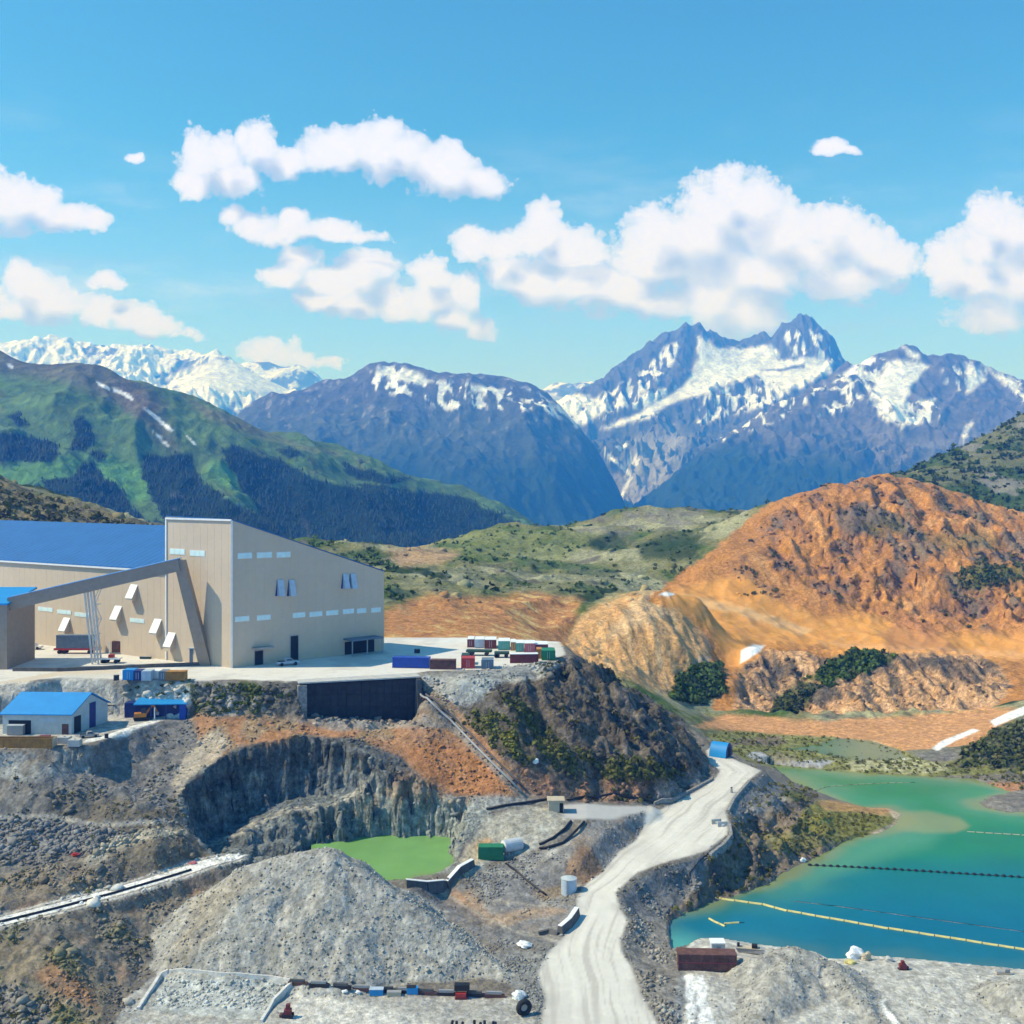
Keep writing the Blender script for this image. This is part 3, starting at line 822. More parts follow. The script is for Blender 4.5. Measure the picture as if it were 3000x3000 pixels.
paint([(2780, 2250), (2820, 2200), (2870, 2170), (2960, 2110), (3010, 2080), (3500, 2000), (3500, 2290), (3000, 2255), (2850, 2250)], (0.15, 0.15, 0.075), 8, 305, 420)
paint([(2830, 2200), (2870, 2170), (2960, 2110), (3500, 2000), (3500, 2290), (3000, 2255)], (0.05, 0.06, 0.03), 8, 305, 420, by=patch(n_mid + 0.4 * n_hi, 0.1, 0.5))
paint([(2830, 2200), (2870, 2170), (2960, 2110), (3500, 2000), (3500, 2290), (3000, 2255)], (0.33, 0.31, 0.28), 8, 305, 420, by=patch(-n_mid + 0.4 * n_hi, 0.3, 0.8))
paint([(2900, 2290), (3500, 2300), (3500, 2400), (2930, 2385), (2860, 2355)], (0.40, 0.21, 0.12), 6, 290, 360)
# snow drifts that lie on the hill
for sp in ([(2168, 1945), (2172, 1905), (2205, 1888), (2240, 1892), (2225, 1910), (2190, 1932)], [(1930, 1742), (1950, 1733), (1978, 1740), (1960, 1748)],
           [(2730, 2192), (2760, 2170), (2850, 2135), (2870, 2140), (2800, 2170), (2745, 2200)], [(2900, 2112), (2960, 2085), (3080, 2040), (3090, 2060), (2970, 2105), (2915, 2128)], [(2620, 2228), (2650, 2222), (2680, 2224), (2660, 2232)]):
    paint(sp, WHITE, 3, 320, 700, warp=False)

# rocky hill between the yard and the road
rhp = [(1440, 2030), (1500, 1985), (1640, 1920), (1760, 1925), (1870, 2020), (1990, 2095), (2060, 2200), (2085, 2265), (2020, 2322), (1900, 2350), (1700, 2345), (1640, 2330), (1560, 2320), (1520, 2290), (1420, 2150), (1340, 2060), (1380, 2020)]
RH = region(rhp, 8, 225, 335)
blend(RH, (0.135, 0.115, 0.09))
blend(RH * patch(n_mid, 0.05, 0.5), (0.075, 0.07, 0.065))
blend(RH * patch(-n_mid + 0.5 * n_hi, 0.3, 0.8) * 0.6, (0.24, 0.21, 0.19))
gm = region([(1370, 2110), (1430, 2050), (1560, 2060), (1650, 2180), (1760, 2230), (1900, 2230), (2000, 2260), (1900, 2290), (1700, 2270), (1560, 2240), (1450, 2190)], 20, 225, 335)
blend(gm * patch(n_mid + 0.5 * n_hi, -0.5, 0.2) * 0.85, (0.125, 0.125, 0.035))
blend(gm * patch(fbm(X / 3, Y / 3, 3, 73), 0.2, 0.6) * 0.7, (0.06, 0.075, 0.02))
paint([(1420, 2190), (1520, 2240), (1650, 2280), (1850, 2290), (2010, 2290), (2000, 2325), (1850, 2348), (1650, 2345), (1540, 2325), (1470, 2270)], (0.30, 0.175, 0.115), 14, 225, 335, by=patch(n_mid, -0.7, 0.2))
paint([(1900, 2300), (2040, 2270), (2080, 2260), (2020, 2325), (1920, 2345)], (0.27, 0.24, 0.22), 8, 225, 335, k=0.7)
# ground below the yard
paint([(1180, 1985), (1260, 1975), (1400, 1965), (1660, 1930), (1600, 1985), (1470, 2000), (1400, 2060), (1290, 2060), (1215, 2010)], (0.33, 0.335, 0.33), 8, 225, 300)
paint([(1330, 1990), (1440, 1985), (1450, 2020), (1400, 2040), (1340, 2020)], (0.40, 0.43, 0.43), 8, 225, 300, k=0.7)
bench = [(500, 2105), (560, 2085), (800, 2100), (900, 2112), (1220, 2120), (1250, 2030), (1330, 2060), (1420, 2160), (1500, 2260), (1560, 2330), (1400, 2335), (1290, 2330), (1200, 2250), (1100, 2190), (900, 2165), (700, 2190), (590, 2250), (540, 2180)]
pm = paint(bench, (0.37, 0.205, 0.115), 10, 225, 300)
blend(pm * patch(n_mid + n_lo, 0.2, 0.8) * 0.6, (0.30, 0.25, 0.17))
blend(pm * patch(-n_mid, 0.3, 0.7) * 0.5, (0.44, 0.22, 0.10))
paint([(1180, 2190), (1280, 2170), (1420, 2230), (1540, 2325), (1400, 2335), (1280, 2320), (1220, 2250)], (0.42, 0.185, 0.075), 14, 225, 300, k=0.75)
paint([(1200, 2040), (1240, 2000), (1300, 2040), (1380, 2140), (1340, 2160), (1260, 2110)], (0.30, 0.25, 0.19), 10, 225, 300, k=0.8)
paint([(850, 2112), (960, 2105), (1215, 2118), (1240, 2090), (1300, 2130), (1000, 2140)], (0.36, 0.34, 0.31), 8, 225, 300, k=0.7)
# rocky and shrubby edge under the yard, left of the loading wall
pm = paint([(330, 2015), (560, 1996), (760, 1996), (880, 2010), (900, 2050), (830, 2080), (760, 2090), (640, 2100), (560, 2080), (500, 2050)], (0.24, 0.225, 0.21), 8, 225, 300)
blend(pm * patch(n_mid, 0.1, 0.5), (0.10, 0.115, 0.035))
blend(pm * patch(-n_mid, 0.2, 0.6) * 0.6, (0.40, 0.39, 0.37))
paint([(100, 2005), (330, 1996), (420, 2030), (280, 2050), (120, 2030)], (0.30, 0.28, 0.25), 6, 225, 300)
paint([(770, 1992), (900, 1990), (905, 2100), (830, 2105), (770, 2070)], (0.125, 0.12, 0.11), 8, 225, 275, k=0.9)
# waste slopes left
paint([(300, 2190), (400, 2110), (560, 2095), (600, 2200), (540, 2260), (480, 2380), (300, 2330), (100, 2290), (160, 2230)], (0.205, 0.20, 0.196), 12, 190, 290)
paint([(540, 2220), (640, 2130), (680, 2180), (620, 2240), (560, 2300), (520, 2330), (500, 2300)], (0.47, 0.41, 0.33), 8, 190, 290, k=0.85)
paint([(-400, 2210), (300, 2200), (330, 2230), (260, 2265), (60, 2290), (-400, 2310)], (0.36, 0.37, 0.36), 10, 190, 290, k=0.8, by=patch(n_mid, -0.5, 0.2))
paint([(140, 2350), (250, 2320), (420, 2350), (500, 2380), (480, 2440), (350, 2440), (200, 2400), (110, 2400)], (0.16, 0.145, 0.12), 16, 190, 290, k=0.8)
paint([(-400, 2410), (80, 2390), (180, 2405), (420, 2450), (330, 2480), (100, 2510), (-400, 2500)], (0.23, 0.23, 0.235), 12, 190, 290, k=0.8)
paint([(-400, 2385), (150, 2386), (300, 2410), (480, 2400), (500, 2412), (300, 2422), (150, 2398), (-400, 2400)], (0.47, 0.45, 0.42), 4, 190, 290, k=0.7)
paint([(240, 2520), (330, 2455), (420, 2430), (520, 2420), (560, 2440), (500, 2450), (400, 2470), (330, 2500), (280, 2540)], (0.44, 0.40, 0.32), 8, 190, 290, k=0.85)
paint([(340, 2500), (480, 2450), (560, 2450), (630, 2510), (520, 2540), (360, 2570)], (0.19, 0.165, 0.125), 10, 190, 290, k=0.85)
for r in ([(-400, 2690), (0, 2650), (300, 2590), (600, 2520), (690, 2530), (480, 2720), (400, 2830), (330, 2900), (0, 2860), (-400, 2850)],):
    pm = paint(r, (0.225, 0.20, 0.165), 14, 150, 290)
    blend(pm * patch(n_mid, 0.2, 0.7) * 0.7, (0.185, 0.18, 0.105))
    blend(pm * patch(-n_mid, 0.3, 0.8) * 0.6, (0.32, 0.21, 0.145))
pm = paint([(-400, 2790), (60, 2750), (220, 2800), (320, 2890), (300, 2960), (330, 3100), (-400, 3100)], (0.25, 0.21, 0.15), 14, 130, 290)
blend(pm * patch(n_mid, 0.15, 0.6) * 0.7, (0.17, 0.165, 0.07))
paint([(90, 2850), (160, 2820), (270, 2900), (280, 2960), (150, 2900)], (0.36, 0.20, 0.11), 14, 130, 290, k=0.75)
paint([(-400, 2880), (40, 2880), (140, 2950), (200, 3100), (-400, 3100)], (0.21, 0.20, 0.20), 14, 130, 290, k=0.75)
paint([(0, 2560), (200, 2530), (330, 2560), (260, 2600), (0, 2650), (-300, 2690), (-300, 2600)], (0.26, 0.215, 0.16), 14, 150, 290, k=0.7)
# pit rock, with the wall's shade, lit ledge and lit lower cliff painted in
pit_m = np.zeros(X.shape)
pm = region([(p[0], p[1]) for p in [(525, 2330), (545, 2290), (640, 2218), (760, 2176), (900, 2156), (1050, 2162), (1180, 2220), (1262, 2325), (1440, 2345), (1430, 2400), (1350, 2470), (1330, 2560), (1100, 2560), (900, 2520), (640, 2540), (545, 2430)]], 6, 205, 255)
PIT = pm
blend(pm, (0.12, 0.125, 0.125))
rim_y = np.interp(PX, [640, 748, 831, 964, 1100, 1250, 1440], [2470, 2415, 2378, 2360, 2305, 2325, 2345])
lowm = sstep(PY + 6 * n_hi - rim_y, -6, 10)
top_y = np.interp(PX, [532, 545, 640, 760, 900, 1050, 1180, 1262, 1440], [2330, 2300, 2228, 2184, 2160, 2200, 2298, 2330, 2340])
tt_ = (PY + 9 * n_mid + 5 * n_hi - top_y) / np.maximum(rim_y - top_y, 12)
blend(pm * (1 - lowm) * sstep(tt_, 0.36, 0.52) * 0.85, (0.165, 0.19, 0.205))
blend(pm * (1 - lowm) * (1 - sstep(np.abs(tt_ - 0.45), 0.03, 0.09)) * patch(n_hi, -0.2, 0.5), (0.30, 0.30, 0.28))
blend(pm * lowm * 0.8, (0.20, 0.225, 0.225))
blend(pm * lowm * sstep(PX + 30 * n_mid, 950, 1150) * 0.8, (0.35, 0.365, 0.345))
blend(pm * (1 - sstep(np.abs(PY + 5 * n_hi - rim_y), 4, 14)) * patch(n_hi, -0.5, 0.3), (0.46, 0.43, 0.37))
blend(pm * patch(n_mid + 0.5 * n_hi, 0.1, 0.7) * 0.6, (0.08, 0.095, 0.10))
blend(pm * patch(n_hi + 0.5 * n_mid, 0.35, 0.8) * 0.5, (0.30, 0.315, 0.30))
paint([(1020, 2360), (1130, 2315), (1270, 2320), (1430, 2345), (1300, 2350), (1130, 2345), (1040, 2385)], (0.40, 0.31, 0.21), 6, 205, 255, k=0.75)
paint([(1110, 2330), (1180, 2250), (1270, 2290), (1360, 2330), (1300, 2340), (1200, 2335)], (0.30, 0.20, 0.14), 12, 205, 255, k=0.6)
paint([(1280, 2330), (1440, 2330), (1560, 2345), (1600, 2352), (1500, 2368), (1440, 2372), (1360, 2352)], (0.34, 0.345, 0.34), 5, 205, 260, k=0.8)
# shore of the pond and bank up to the hut
pm = paint([(1340, 2550), (1370, 2470), (1420, 2400), (1480, 2375), (1620, 2365), (1690, 2400), (1640, 2440), (1580, 2480), (1530, 2500), (1440, 2520), (1390, 2560)], (0.40, 0.385, 0.34), 6, 200, 260)
blend(pm * patch(n_mid, 0.2, 0.6) * 0.5, (0.33, 0.35, 0.35))
paint([(1340, 2550), (1365, 2480), (1400, 2450), (1440, 2460), (1410, 2520), (1370, 2570)], (0.52, 0.44, 0.33), 6, 200, 260)
paint([(1380, 2480), (1430, 2452), (1450, 2462), (1400, 2500)], (0.60, 0.38, 0.20), 6, 200, 260, k=0.8)
# benches right of the heap
pm = paint([(1370, 2590), (1430, 2540), (1640, 2470), (1760, 2400), (1880, 2365), (1890, 2410), (1850, 2480), (1770, 2560), (1700, 2600), (1640, 2640), (1690, 2660), (1640, 2760), (1500, 2790), (1300, 2690), (1240, 2620)], (0.235, 0.23, 0.23), 10, 170, 245)
blend(pm * patch(n_hi + n_mid, 0.3, 0.9) * 0.5, (0.36, 0.355, 0.34))
blend(pm * patch(-n_mid, 0.4, 0.8) * 0.5, (0.29, 0.22, 0.16))
paint([(1650, 2560), (1690, 2480), (1730, 2480), (1770, 2560), (1720, 2600)], (0.24, 0.155, 0.10), 10, 200, 245, k=0.85)
paint([(1560, 2610), (1680, 2580), (1690, 2610), (1600, 2640)], (0.30, 0.22, 0.14), 8, 190, 245, k=0.7)
paint([(1320, 2640), (1380, 2600), (1440, 2680), (1620, 2650), (1660, 2670), (1560, 2690), (1430, 2720)], (0.42, 0.30, 0.20), 10, 180, 245, k=0.75)
paint([(1260, 2600), (1340, 2610), (1430, 2700), (1400, 2710), (1300, 2650)], (0.36, 0.22, 0.14), 8, 180, 245, k=0.7)
for trk, wpx, rgb, kk in (([(1240, 2612), (1330, 2660), (1430, 2715), (1530, 2752), (1620, 2790)], 15, (0.19, 0.19, 0.19), 0.8), ([(1255, 2600), (1345, 2646), (1445, 2698), (1540, 2735), (1640, 2762)], 5, (0.40, 0.37, 0.32), 0.7),
                         ([(1395, 2545), (1440, 2548), (1500, 2560), (1560, 2540), (1640, 2490), (1690, 2440), (1710, 2405)], 7, (0.40, 0.385, 0.355), 0.7), ([(1395, 2600), (1450, 2640), (1540, 2650), (1640, 2650)], 5, (0.38, 0.34, 0.29), 0.6),
                         ([(1225, 2440), (1300, 2448), (1370, 2440)], 3, (0.4, 0.4, 0.38), 0.0)):
    dd = poly_sd(WX, WY, trk, closed=False)
    blend((1 - sstep(dd, wpx * 0.6, wpx * 1.3)) * ((Y > 170) & (Y < 245)) * kk, rgb)
paint([(1400, 2800), (1560, 2790), (1640, 2780), (1590, 2860), (1610, 2990), (1560, 3080), (1540, 2950), (1480, 2870)], (0.24, 0.245, 0.245), 12, 140, 200)
# dark wedge beside the road
pm = paint([(1810, 2640), (1880, 2570), (1960, 2535), (2070, 2510), (2090, 2560), (2060, 2620), (1960, 2680), (1900, 2700), (1850, 2680)], (0.185, 0.185, 0.19), 6, 190, 250)
blend(pm * patch(n_mid, 0.1, 0.7) * 0.5, (0.27, 0.27, 0.26))
pm = paint([(1820, 2690), (1960, 2690), (1990, 2740), (1960, 2800), (2010, 2830), (2000, 3100), (1940, 3100), (1850, 2850), (1810, 2760)], (0.25, 0.235, 0.215), 10, 140, 220)
blend(pm * patch(n_hi + n_mid, 0.2, 0.8) * 0.5, (0.40, 0.375, 0.33))
# banks of the lake
skp = [(2070, 2530), (2130, 2450), (2190, 2330), (2240, 2290), (2340, 2300), (2400, 2330), (2380, 2380), (2440, 2430), (2400, 2510), (2300, 2550), (2200, 2600), (2060, 2650), (1960, 2690), (1970, 2660), (2060, 2600)]
pm = paint(skp, (0.21, 0.17, 0.13), 8, 205, 290)
blend(pm * patch(n_mid, 0.1, 0.5), (0.11, 0.10, 0.09))
blend(pm * patch(-n_mid + n_hi * 0.4, 0.2, 0.7) * 0.8, (0.36, 0.285, 0.20))
paint([(2140, 2350), (2230, 2270), (2330, 2300), (2300, 2360), (2200, 2400), (2150, 2410)], (0.22, 0.225, 0.23), 8, 205, 300, k=0.85)
paint([(2280, 2330), (2330, 2310), (2360, 2330), (2340, 2350)], (0.13, 0.14, 0.06), 6, 205, 300)
pm = paint([(2350, 2380), (2330, 2430), (2400, 2455), (2450, 2470), (2560, 2440), (2625, 2410), (2640, 2385), (2580, 2372), (2450, 2350), (2390, 2345)], (0.205, 0.20, 0.06), 6, 230, 320)
blend(pm * patch(n_mid, 0.1, 0.6) * 0.5, (0.30, 0.27, 0.12))
paint([(2390, 2350), (2450, 2345), (2600, 2365), (2640, 2380), (2580, 2385), (2420, 2372)], (0.48, 0.28, 0.13), 6, 230, 320, k=0.8)
paint([(2240, 2440), (2340, 2430), (2440, 2470), (2330, 2500), (2240, 2480)], (0.22, 0.215, 0.085), 10, 230, 320, k=0.75)
paint([(2600, 2370), (2650, 2375), (2645, 2410), (2600, 2440), (2540, 2460), (2470, 2490), (2440, 2490), (2520, 2450), (2590, 2430), (2625, 2400)], (0.50, 0.40, 0.29), 4, 230, 320, k=0.85)
# right foreground pad
pm = paint([(1990, 2830), (2020, 2760), (2060, 2740), (2230, 2760), (2400, 2780), (2440, 2810), (2500, 2790), (2650, 2800), (3500, 2850), (3500, 3200), (1980, 3200)], (0.50, 0.49, 0.46), 5, 130, 215)
blend(pm * patch(n_lo, 0.0, 0.6) * 0.5, (0.44, 0.435, 0.425))
paint([(1985, 2850), (2005, 2850), (2010, 3100), (1950, 3100)], (0.27, 0.275, 0.28), 8, 130, 215)
for poly, rgb in (([(2480, 2822), (2548, 2884), (2600, 2930), (2660, 3010), (2560, 3010), (2500, 2900), (2440, 2830)], (0.27, 0.27, 0.27)), ([(2470, 2824), (2482, 2824), (2545, 2884), (2535, 2890)], WHITE), ([(2549, 2887), (2576, 2897), (2602, 2945), (2640, 3005), (2622, 3010), (2586, 2950), (2560, 2907)], WHITE),
                  ([(2003, 2858), (2062, 2856), (2074, 2930), (2100, 3012), (2024, 3014), (2010, 2930)], (0.78, 0.79, 0.80))):
    paint(poly, rgb, 3, 130, 215)
paint([(2032, 2900), (2040, 2900), (2056, 3010), (2040, 3010)], (0.35, 0.36, 0.38), 3, 130, 215, k=0.8)
_pl = [P(1222, 2022, 38.4), P(1330, 2130, 31.5), P(1440, 2240, 24.8), P(1525, 2325, 19.6)]
_wd = np.abs(PX - np.interp(PY, [2010, 2130, 2240, 2335], [1214, 1330, 1440, 1535])) * (PY > 2012) * (PY < 2338) + 999 * ((PY <= 2012) | (PY >= 2338) | (Y > 300) | (Y < 225))
blend((1 - sstep(_wd, 12, 20)) * 0.85, (0.27, 0.26, 0.25))
# stockpiles
HM = sstep(heaps(X, Y) + 0.5 - Z, 0.0, 0.35)
blend(HM, LGREY)
blend(HM * patch(n_mid, 0.0, 0.7) * 0.5, (0.315, 0.315, 0.30))
hc = HM * patch(fbm(X / 1.1, Y / 1.1, 2, 77), 0.25, 0.6)
blend(hc * 0.5, (0.24, 0.24, 0.23))
blend(HM * patch(-fbm(X / 0.9, Y / 0.9, 2, 78), 0.3, 0.7) * 0.5, (0.50, 0.49, 0.46))
paint([(560, 2640), (700, 2560), (760, 2570), (640, 2700), (560, 2830), (490, 2840)], (0.33, 0.285, 0.22), 16, 150, 215, k=0.6)
# pads in front
pm = paint([(380, 2920), (470, 2840), (860, 2868), (960, 2885), (1500, 2925), (1560, 2960), (1570, 3200), (300, 3200), (340, 2980)], (0.42, 0.41, 0.385), 5, 120, 190)
blend(pm * patch(n_lo, 0.0, 0.5) * 0.4, (0.34, 0.335, 0.325))
paint([(440, 2960), (480, 2860), (840, 2875), (790, 2950), (770, 2985), (600, 2975)], (0.47, 0.49, 0.485), 6, 120, 190)
paint([(860, 2900), (1100, 2940), (1260, 2985), (1300, 3200), (780, 3200), (830, 2960)], (0.60, 0.585, 0.55), 12, 120, 190, k=0.8)
# engineered surfaces
road_sd = poly_sd(X, Y, road_p)
m = 1 - sstep(road_sd + 0.3 * n_mid, -0.5, 0.5)
blend(m, (0.66, 0.64, 0.60))
_cum = [0.0]
for _a, _b in zip(road_l[:-1], road_l[1:]):
    _cum.append(_cum[-1] + math.hypot(_b[0] - _a[0], _b[1] - _a[1]))
dl, (along_,) = line_param(X, Y, [(p[0], p[1], s_) for p, s_ in zip(road_l, _cum)], signed=True)
lat = dl + 1.3 * noise2(along_ / 23, dl * 0 + 3.3, 81) + 0.5 * noise2(along_ / 8, dl / 6, 82)
ruts = fbm(lat * 0.85, along_ / 38, 3, 83) + 0.6 * noise2(lat * 2.4, along_ / 22, 84)
blend(m * patch(ruts, 0.15, 0.75) * 0.75, (0.45, 0.43, 0.40))
blend(m * patch(-ruts, 0.3, 0.9) * 0.6, (0.74, 0.72, 0.68))
blend(m * patch(n_lo + 0.4 * n_mid, 0.15, 0.8) * 0.4, (0.47, 0.45, 0.425))
blend(m * sstep(road_sd, -2.2, -0.3) * patch(n_mid, -0.4, 0.5) * 0.55, (0.42, 0.405, 0.385))
blend((1 - sstep(poly_sd(X, Y, pad_p), -1.0, 1.0)), (0.48, 0.48, 0.49))
m = 1 - sstep(poly_sd(X, Y, yard_p) + 0.4 * n_hi, -0.6, 0.6)
m = m * sstep(Z, 38.9, 39.8)
blend(m, (0.68, 0.665, 0.635))
blend(m * patch(n_mid + n_lo, 0.0, 0.8) * 0.5, (0.47, 0.455, 0.435))
blend(m * patch(fbm(X / 3 + 0.5 * Y, Y / 1.5, 3, 85), 0.3, 0.8) * 0.3, (0.40, 0.39, 0.37))
d, _ = line_param(X, Y, WROAD)
blend(1 - sstep(d, 1.7, 2.1), WHITE)
blend((1 - sstep(np.abs(d - 2.75), 0.25, 0.5)) * 0.8, (0.62, 0.60, 0.57))
d, _ = line_param(X, Y, LROAD)
blend(1 - sstep(d, 2.2, 2.8), (0.60, 0.53, 0.44))
m = 1 - sstep(poly_sd(X, Y, WS_PAD), -0.8, 0.8)
blend(m, (0.47, 0.455, 0.43))
d, _ = line_param(X, Y, xyz([(268, 2172, 32), (320, 2156, 32.2), (400, 2125, 32.4), (470, 2102, 32.6), (540, 2090, 33)]))
blend(1 - sstep(d, 1.0, 1.5), (0.78, 0.77, 0.75))
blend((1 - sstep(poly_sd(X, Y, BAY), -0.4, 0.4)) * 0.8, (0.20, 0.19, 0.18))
C *= np.array((1.0, 0.99, 0.96))
near_ = (Y < 318)[..., None]
C[:] = np.where(near_, C * np.array((0.97, 0.955, 0.92)), C)
C = np.clip(C, 0.01, 0.88)
# lake bed shows ochre in the shallows
sd_sh = poly_sd(X, Y, shore_p)
rough_m = np.clip(RH + PIT + 0.7 * HILL, 0, 1)


def ground_material(name, bump=1.0, scale=1.0):
    m = bpy.data.materials.new(name)
    m.use_nodes = True
    T = NT(m.node_tree)
    b = T.n['Principled BSDF']
    att = T.add('ShaderNodeAttribute', attribute_name='Tint').outputs['Color']
    pos = T.add('ShaderNodeTexCoord').outputs['Object']
    n1 = T.noise(pos, 0.55 * scale, 6.0, 0.62)
    n2 = T.noise(pos, 2.1 * scale, 5.0, 0.6)
    vo = T.voronoi(pos, 1.15 * scale)
    v2 = T.voronoi(pos, 0.42 * scale)
    k = T.step(n1, 0.30, 0.72, 0.72, 1.26)
    k = T.math('MULTIPLY', k, T.step(n2, 0.28, 0.74, 0.78, 1.22))
    cell = T.add('ShaderNodeSeparateColor')
    T.put(cell.inputs[0], vo.outputs['Color'])
    k = T.math('MULTIPLY', k, T.step(cell.outputs[0], 0.0, 1.0, 0.86, 1.14, smooth=False))
    mul = T.vmath('SCALE', att)
    rk = T.add('ShaderNodeAttribute', attribute_name='Rough').outputs['Fac']
    k = T.math('MULTIPLY_ADD', T.math('SUBTRACT', k, 1.0), T.math('MULTIPLY_ADD', rk, 1.25, 0.03), 1.0)
    T.put(mul.node.inputs['Scale'], k)
    T.put(b.inputs['Base Color'], mul)
    b.inputs['Roughness'].default_value = 0.95
    b.inputs['Specular IOR Level'].default_value = 0.12
    rk = T.add('ShaderNodeAttribute', attribute_name='Rough').outputs['Fac']
    h = T.math('MULTIPLY_ADD', n1, 1.3, T.math('MULTIPLY', n2, 0.45))
    h = T.math('MULTIPLY_ADD', vo.outputs['Distance'], -0.35, h)
    h = T.math('MULTIPLY_ADD', v2.outputs['Distance'], -0.5, h)
    bp = T.add('ShaderNodeBump')
    T.put(bp.inputs['Strength'], T.math('MULTIPLY', rk, bump))
    bp.inputs['Distance'].default_value = 0.5 / scale
    T.put(bp.inputs['Height'], h)
    T.put(b.inputs['Normal'], bp.outputs[0])
    return m


G_MAT = ground_material('site_ground', 1.0, 1.0)
bump_amt = np.full(X.shape, 0.75)
for sdv, fe in ((road_sd, 1.0), (poly_sd(X, Y, yard_p), 1.0), (poly_sd(X, Y, pad_p), 1.0)):
    bump_amt *= 0.10 + 0.90 * sstep(sdv, -0.5, fe)
bump_amt *= 1 - 0.75 * scree
bump_amt = np.clip(bump_amt + 0.35 * RH + 0.3 * bank_c + 0.4 * PIT, 0, 1.1)

C *= (1 + (0.13 * n_hi + 0.08 * n_mid) * np.clip(bump_amt, 0.12, 1))[..., None]
C = np.clip(C, 0.01, 0.88)

# split into the pieces of the setting
lab = np.zeros(X.shape, dtype=np.int8)
lab[(HILL > 0.5)] = 1
lab[(RH > 0.5)] = 2
lab[(region(hp if False else [(1640, 1910), (1690, 1820), (1750, 1770), (1850, 1738), (1960, 1728), (2060, 1770), (2120, 1860), (2150, 1960), (2110, 2060), (2000, 2060), (1850, 1990)], 2, 330, 480) > 0.5)] = 3
lab[(mid > 0.5) & (Y > 500) & (PY < 1660) & (PX < 2150) & (HILL < 0.5)] = 4
lab[(far_r > 0.5)] = 5
lab[(heaps(X, Y) > Z - 0.3) & (PX < 1700)] = 6
lab[(heaps(X, Y) > Z - 0.3) & (PX >= 1700)] = 7
lab[(road_sd < 0)] = 8
lab[poly_sd(X, Y, yard_p) < 0] = 9
lab[PIT > 0.5] = np.where(lab[PIT > 0.5] == 6, 6, 10)
lab[(Y > 380) & (PX < 700) & (PY < 1640)] = 11
NAMES = ['ground', 'hill', 'hill', 'hill', 'hills', 'hill', 'gravel_pile', 'gravel_pile', 'road', 'yard_pavement', 'pit_wall_ground', 'hill']
faces = fan_faces(NU, ND)
fl = lab.ravel()[faces[:, 0]]
co = np.stack([X, Y, Z], -1).reshape(-1, 3)
cc = C.reshape(-1, 3)
bb = bump_amt.ravel()
GROUND_NAMES = {0: 'ground', 1: 'hill', 2: 'hill', 3: 'hill', 4: 'hills', 5: 'hill', 6: 'gravel_pile', 7: 'gravel_pile', 8: 'road', 9: 'pavement', 10: 'pit', 11: 'hill'}
GROUND_LABELS = {1: 'rust orange hill with loose scree beyond the green lake', 2: 'dark rocky hill with olive scrub between the yard and the haul road',
                 3: 'smooth tan hump behind the container yard', 4: 'pale green rolling hills behind the mill', 5: 'grassy mountainside rising behind the rust orange hill',
                 6: 'large pale grey heap of broken rock in front of the green pond', 7: 'pale grey gravel heap beside the lake in the near corner', 8: 'dusty white haul road curving past the lake',
                 9: 'white concrete yard around the beige mill', 10: 'dark blasted rock wall around the green pond', 11: 'brown rocky knoll behind the blue mill roof', 0: 'grey and brown mine ground'}
for k in range(12):
    f = faces[fl == k]
    if not len(f):
        continue
    used = np.unique(f)
    remap = np.zeros(len(co), dtype=np.int64); remap[used] = np.arange(len(used))
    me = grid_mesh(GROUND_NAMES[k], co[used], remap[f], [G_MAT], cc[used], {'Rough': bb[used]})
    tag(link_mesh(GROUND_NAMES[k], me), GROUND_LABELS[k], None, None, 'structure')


PXC = PX[0]


def hit(px, py):
    """where the sight line of a plate point first meets the ground"""
    u = (px - CX) / F
    j = int(np.clip(round((u + 0.56) / 1.12 * (NU - 1)), 0, NU - 1))
    col = PY[:, j]
    below = col <= py
    i = int(np.argmax(below))
    if not below[i]:
        i = ND - 1
    i0 = max(i - 1, 0)
    f = 0.0 if i == i0 else float((col[i0] - py) / max(col[i0] - col[i], 1e-6))
    y = float(Y[i0, j] + f * (Y[i, j] - Y[i0, j]))
    z = float(Z[i0, j] + f * (Z[i, j] - Z[i0, j]))
    return Vector((u * y, y, z))

# ------------------------------------------------------------------ far mountains
def far_material(name):
    m = bpy.data.materials.new(name)
    m.use_nodes = True
    T = NT(m.node_tree)
    b = T.n['Principled BSDF']
    att = T.add('ShaderNodeAttribute', attribute_name='Tint').outputs['Color']
    pos = T.add('ShaderNodeTexCoord').outputs['Object']
    n1 = T.noise(pos, 0.012, 8.0, 0.7)
    n4 = T.noise(pos, 0.05, 4.0, 0.6)
    k = T.math('MULTIPLY', T.step(n1, 0.3, 0.7, 0.72, 1.28), T.step(n4, 0.3, 0.7, 0.78, 1.22))
    mul = T.vmath('SCALE', att)
    T.put(mul.node.inputs['Scale'], k)
    T.put(b.inputs['Base Color'], mul)
    b.inputs['Roughness'].default_value = 1.0
    b.inputs['Specular IOR Level'].default_value = 0.05
    bp = T.add('ShaderNodeBump')
    bp.inputs['Strength'].default_value = 0.7
    bp.inputs['Distance'].default_value = 30.0
    T.put(bp.inputs['Height'], n1)
    T.put(b.inputs['Normal'], bp.outputs[0])
    return m


FAR_MAT = far_material('mountain_rock_snow_forest')


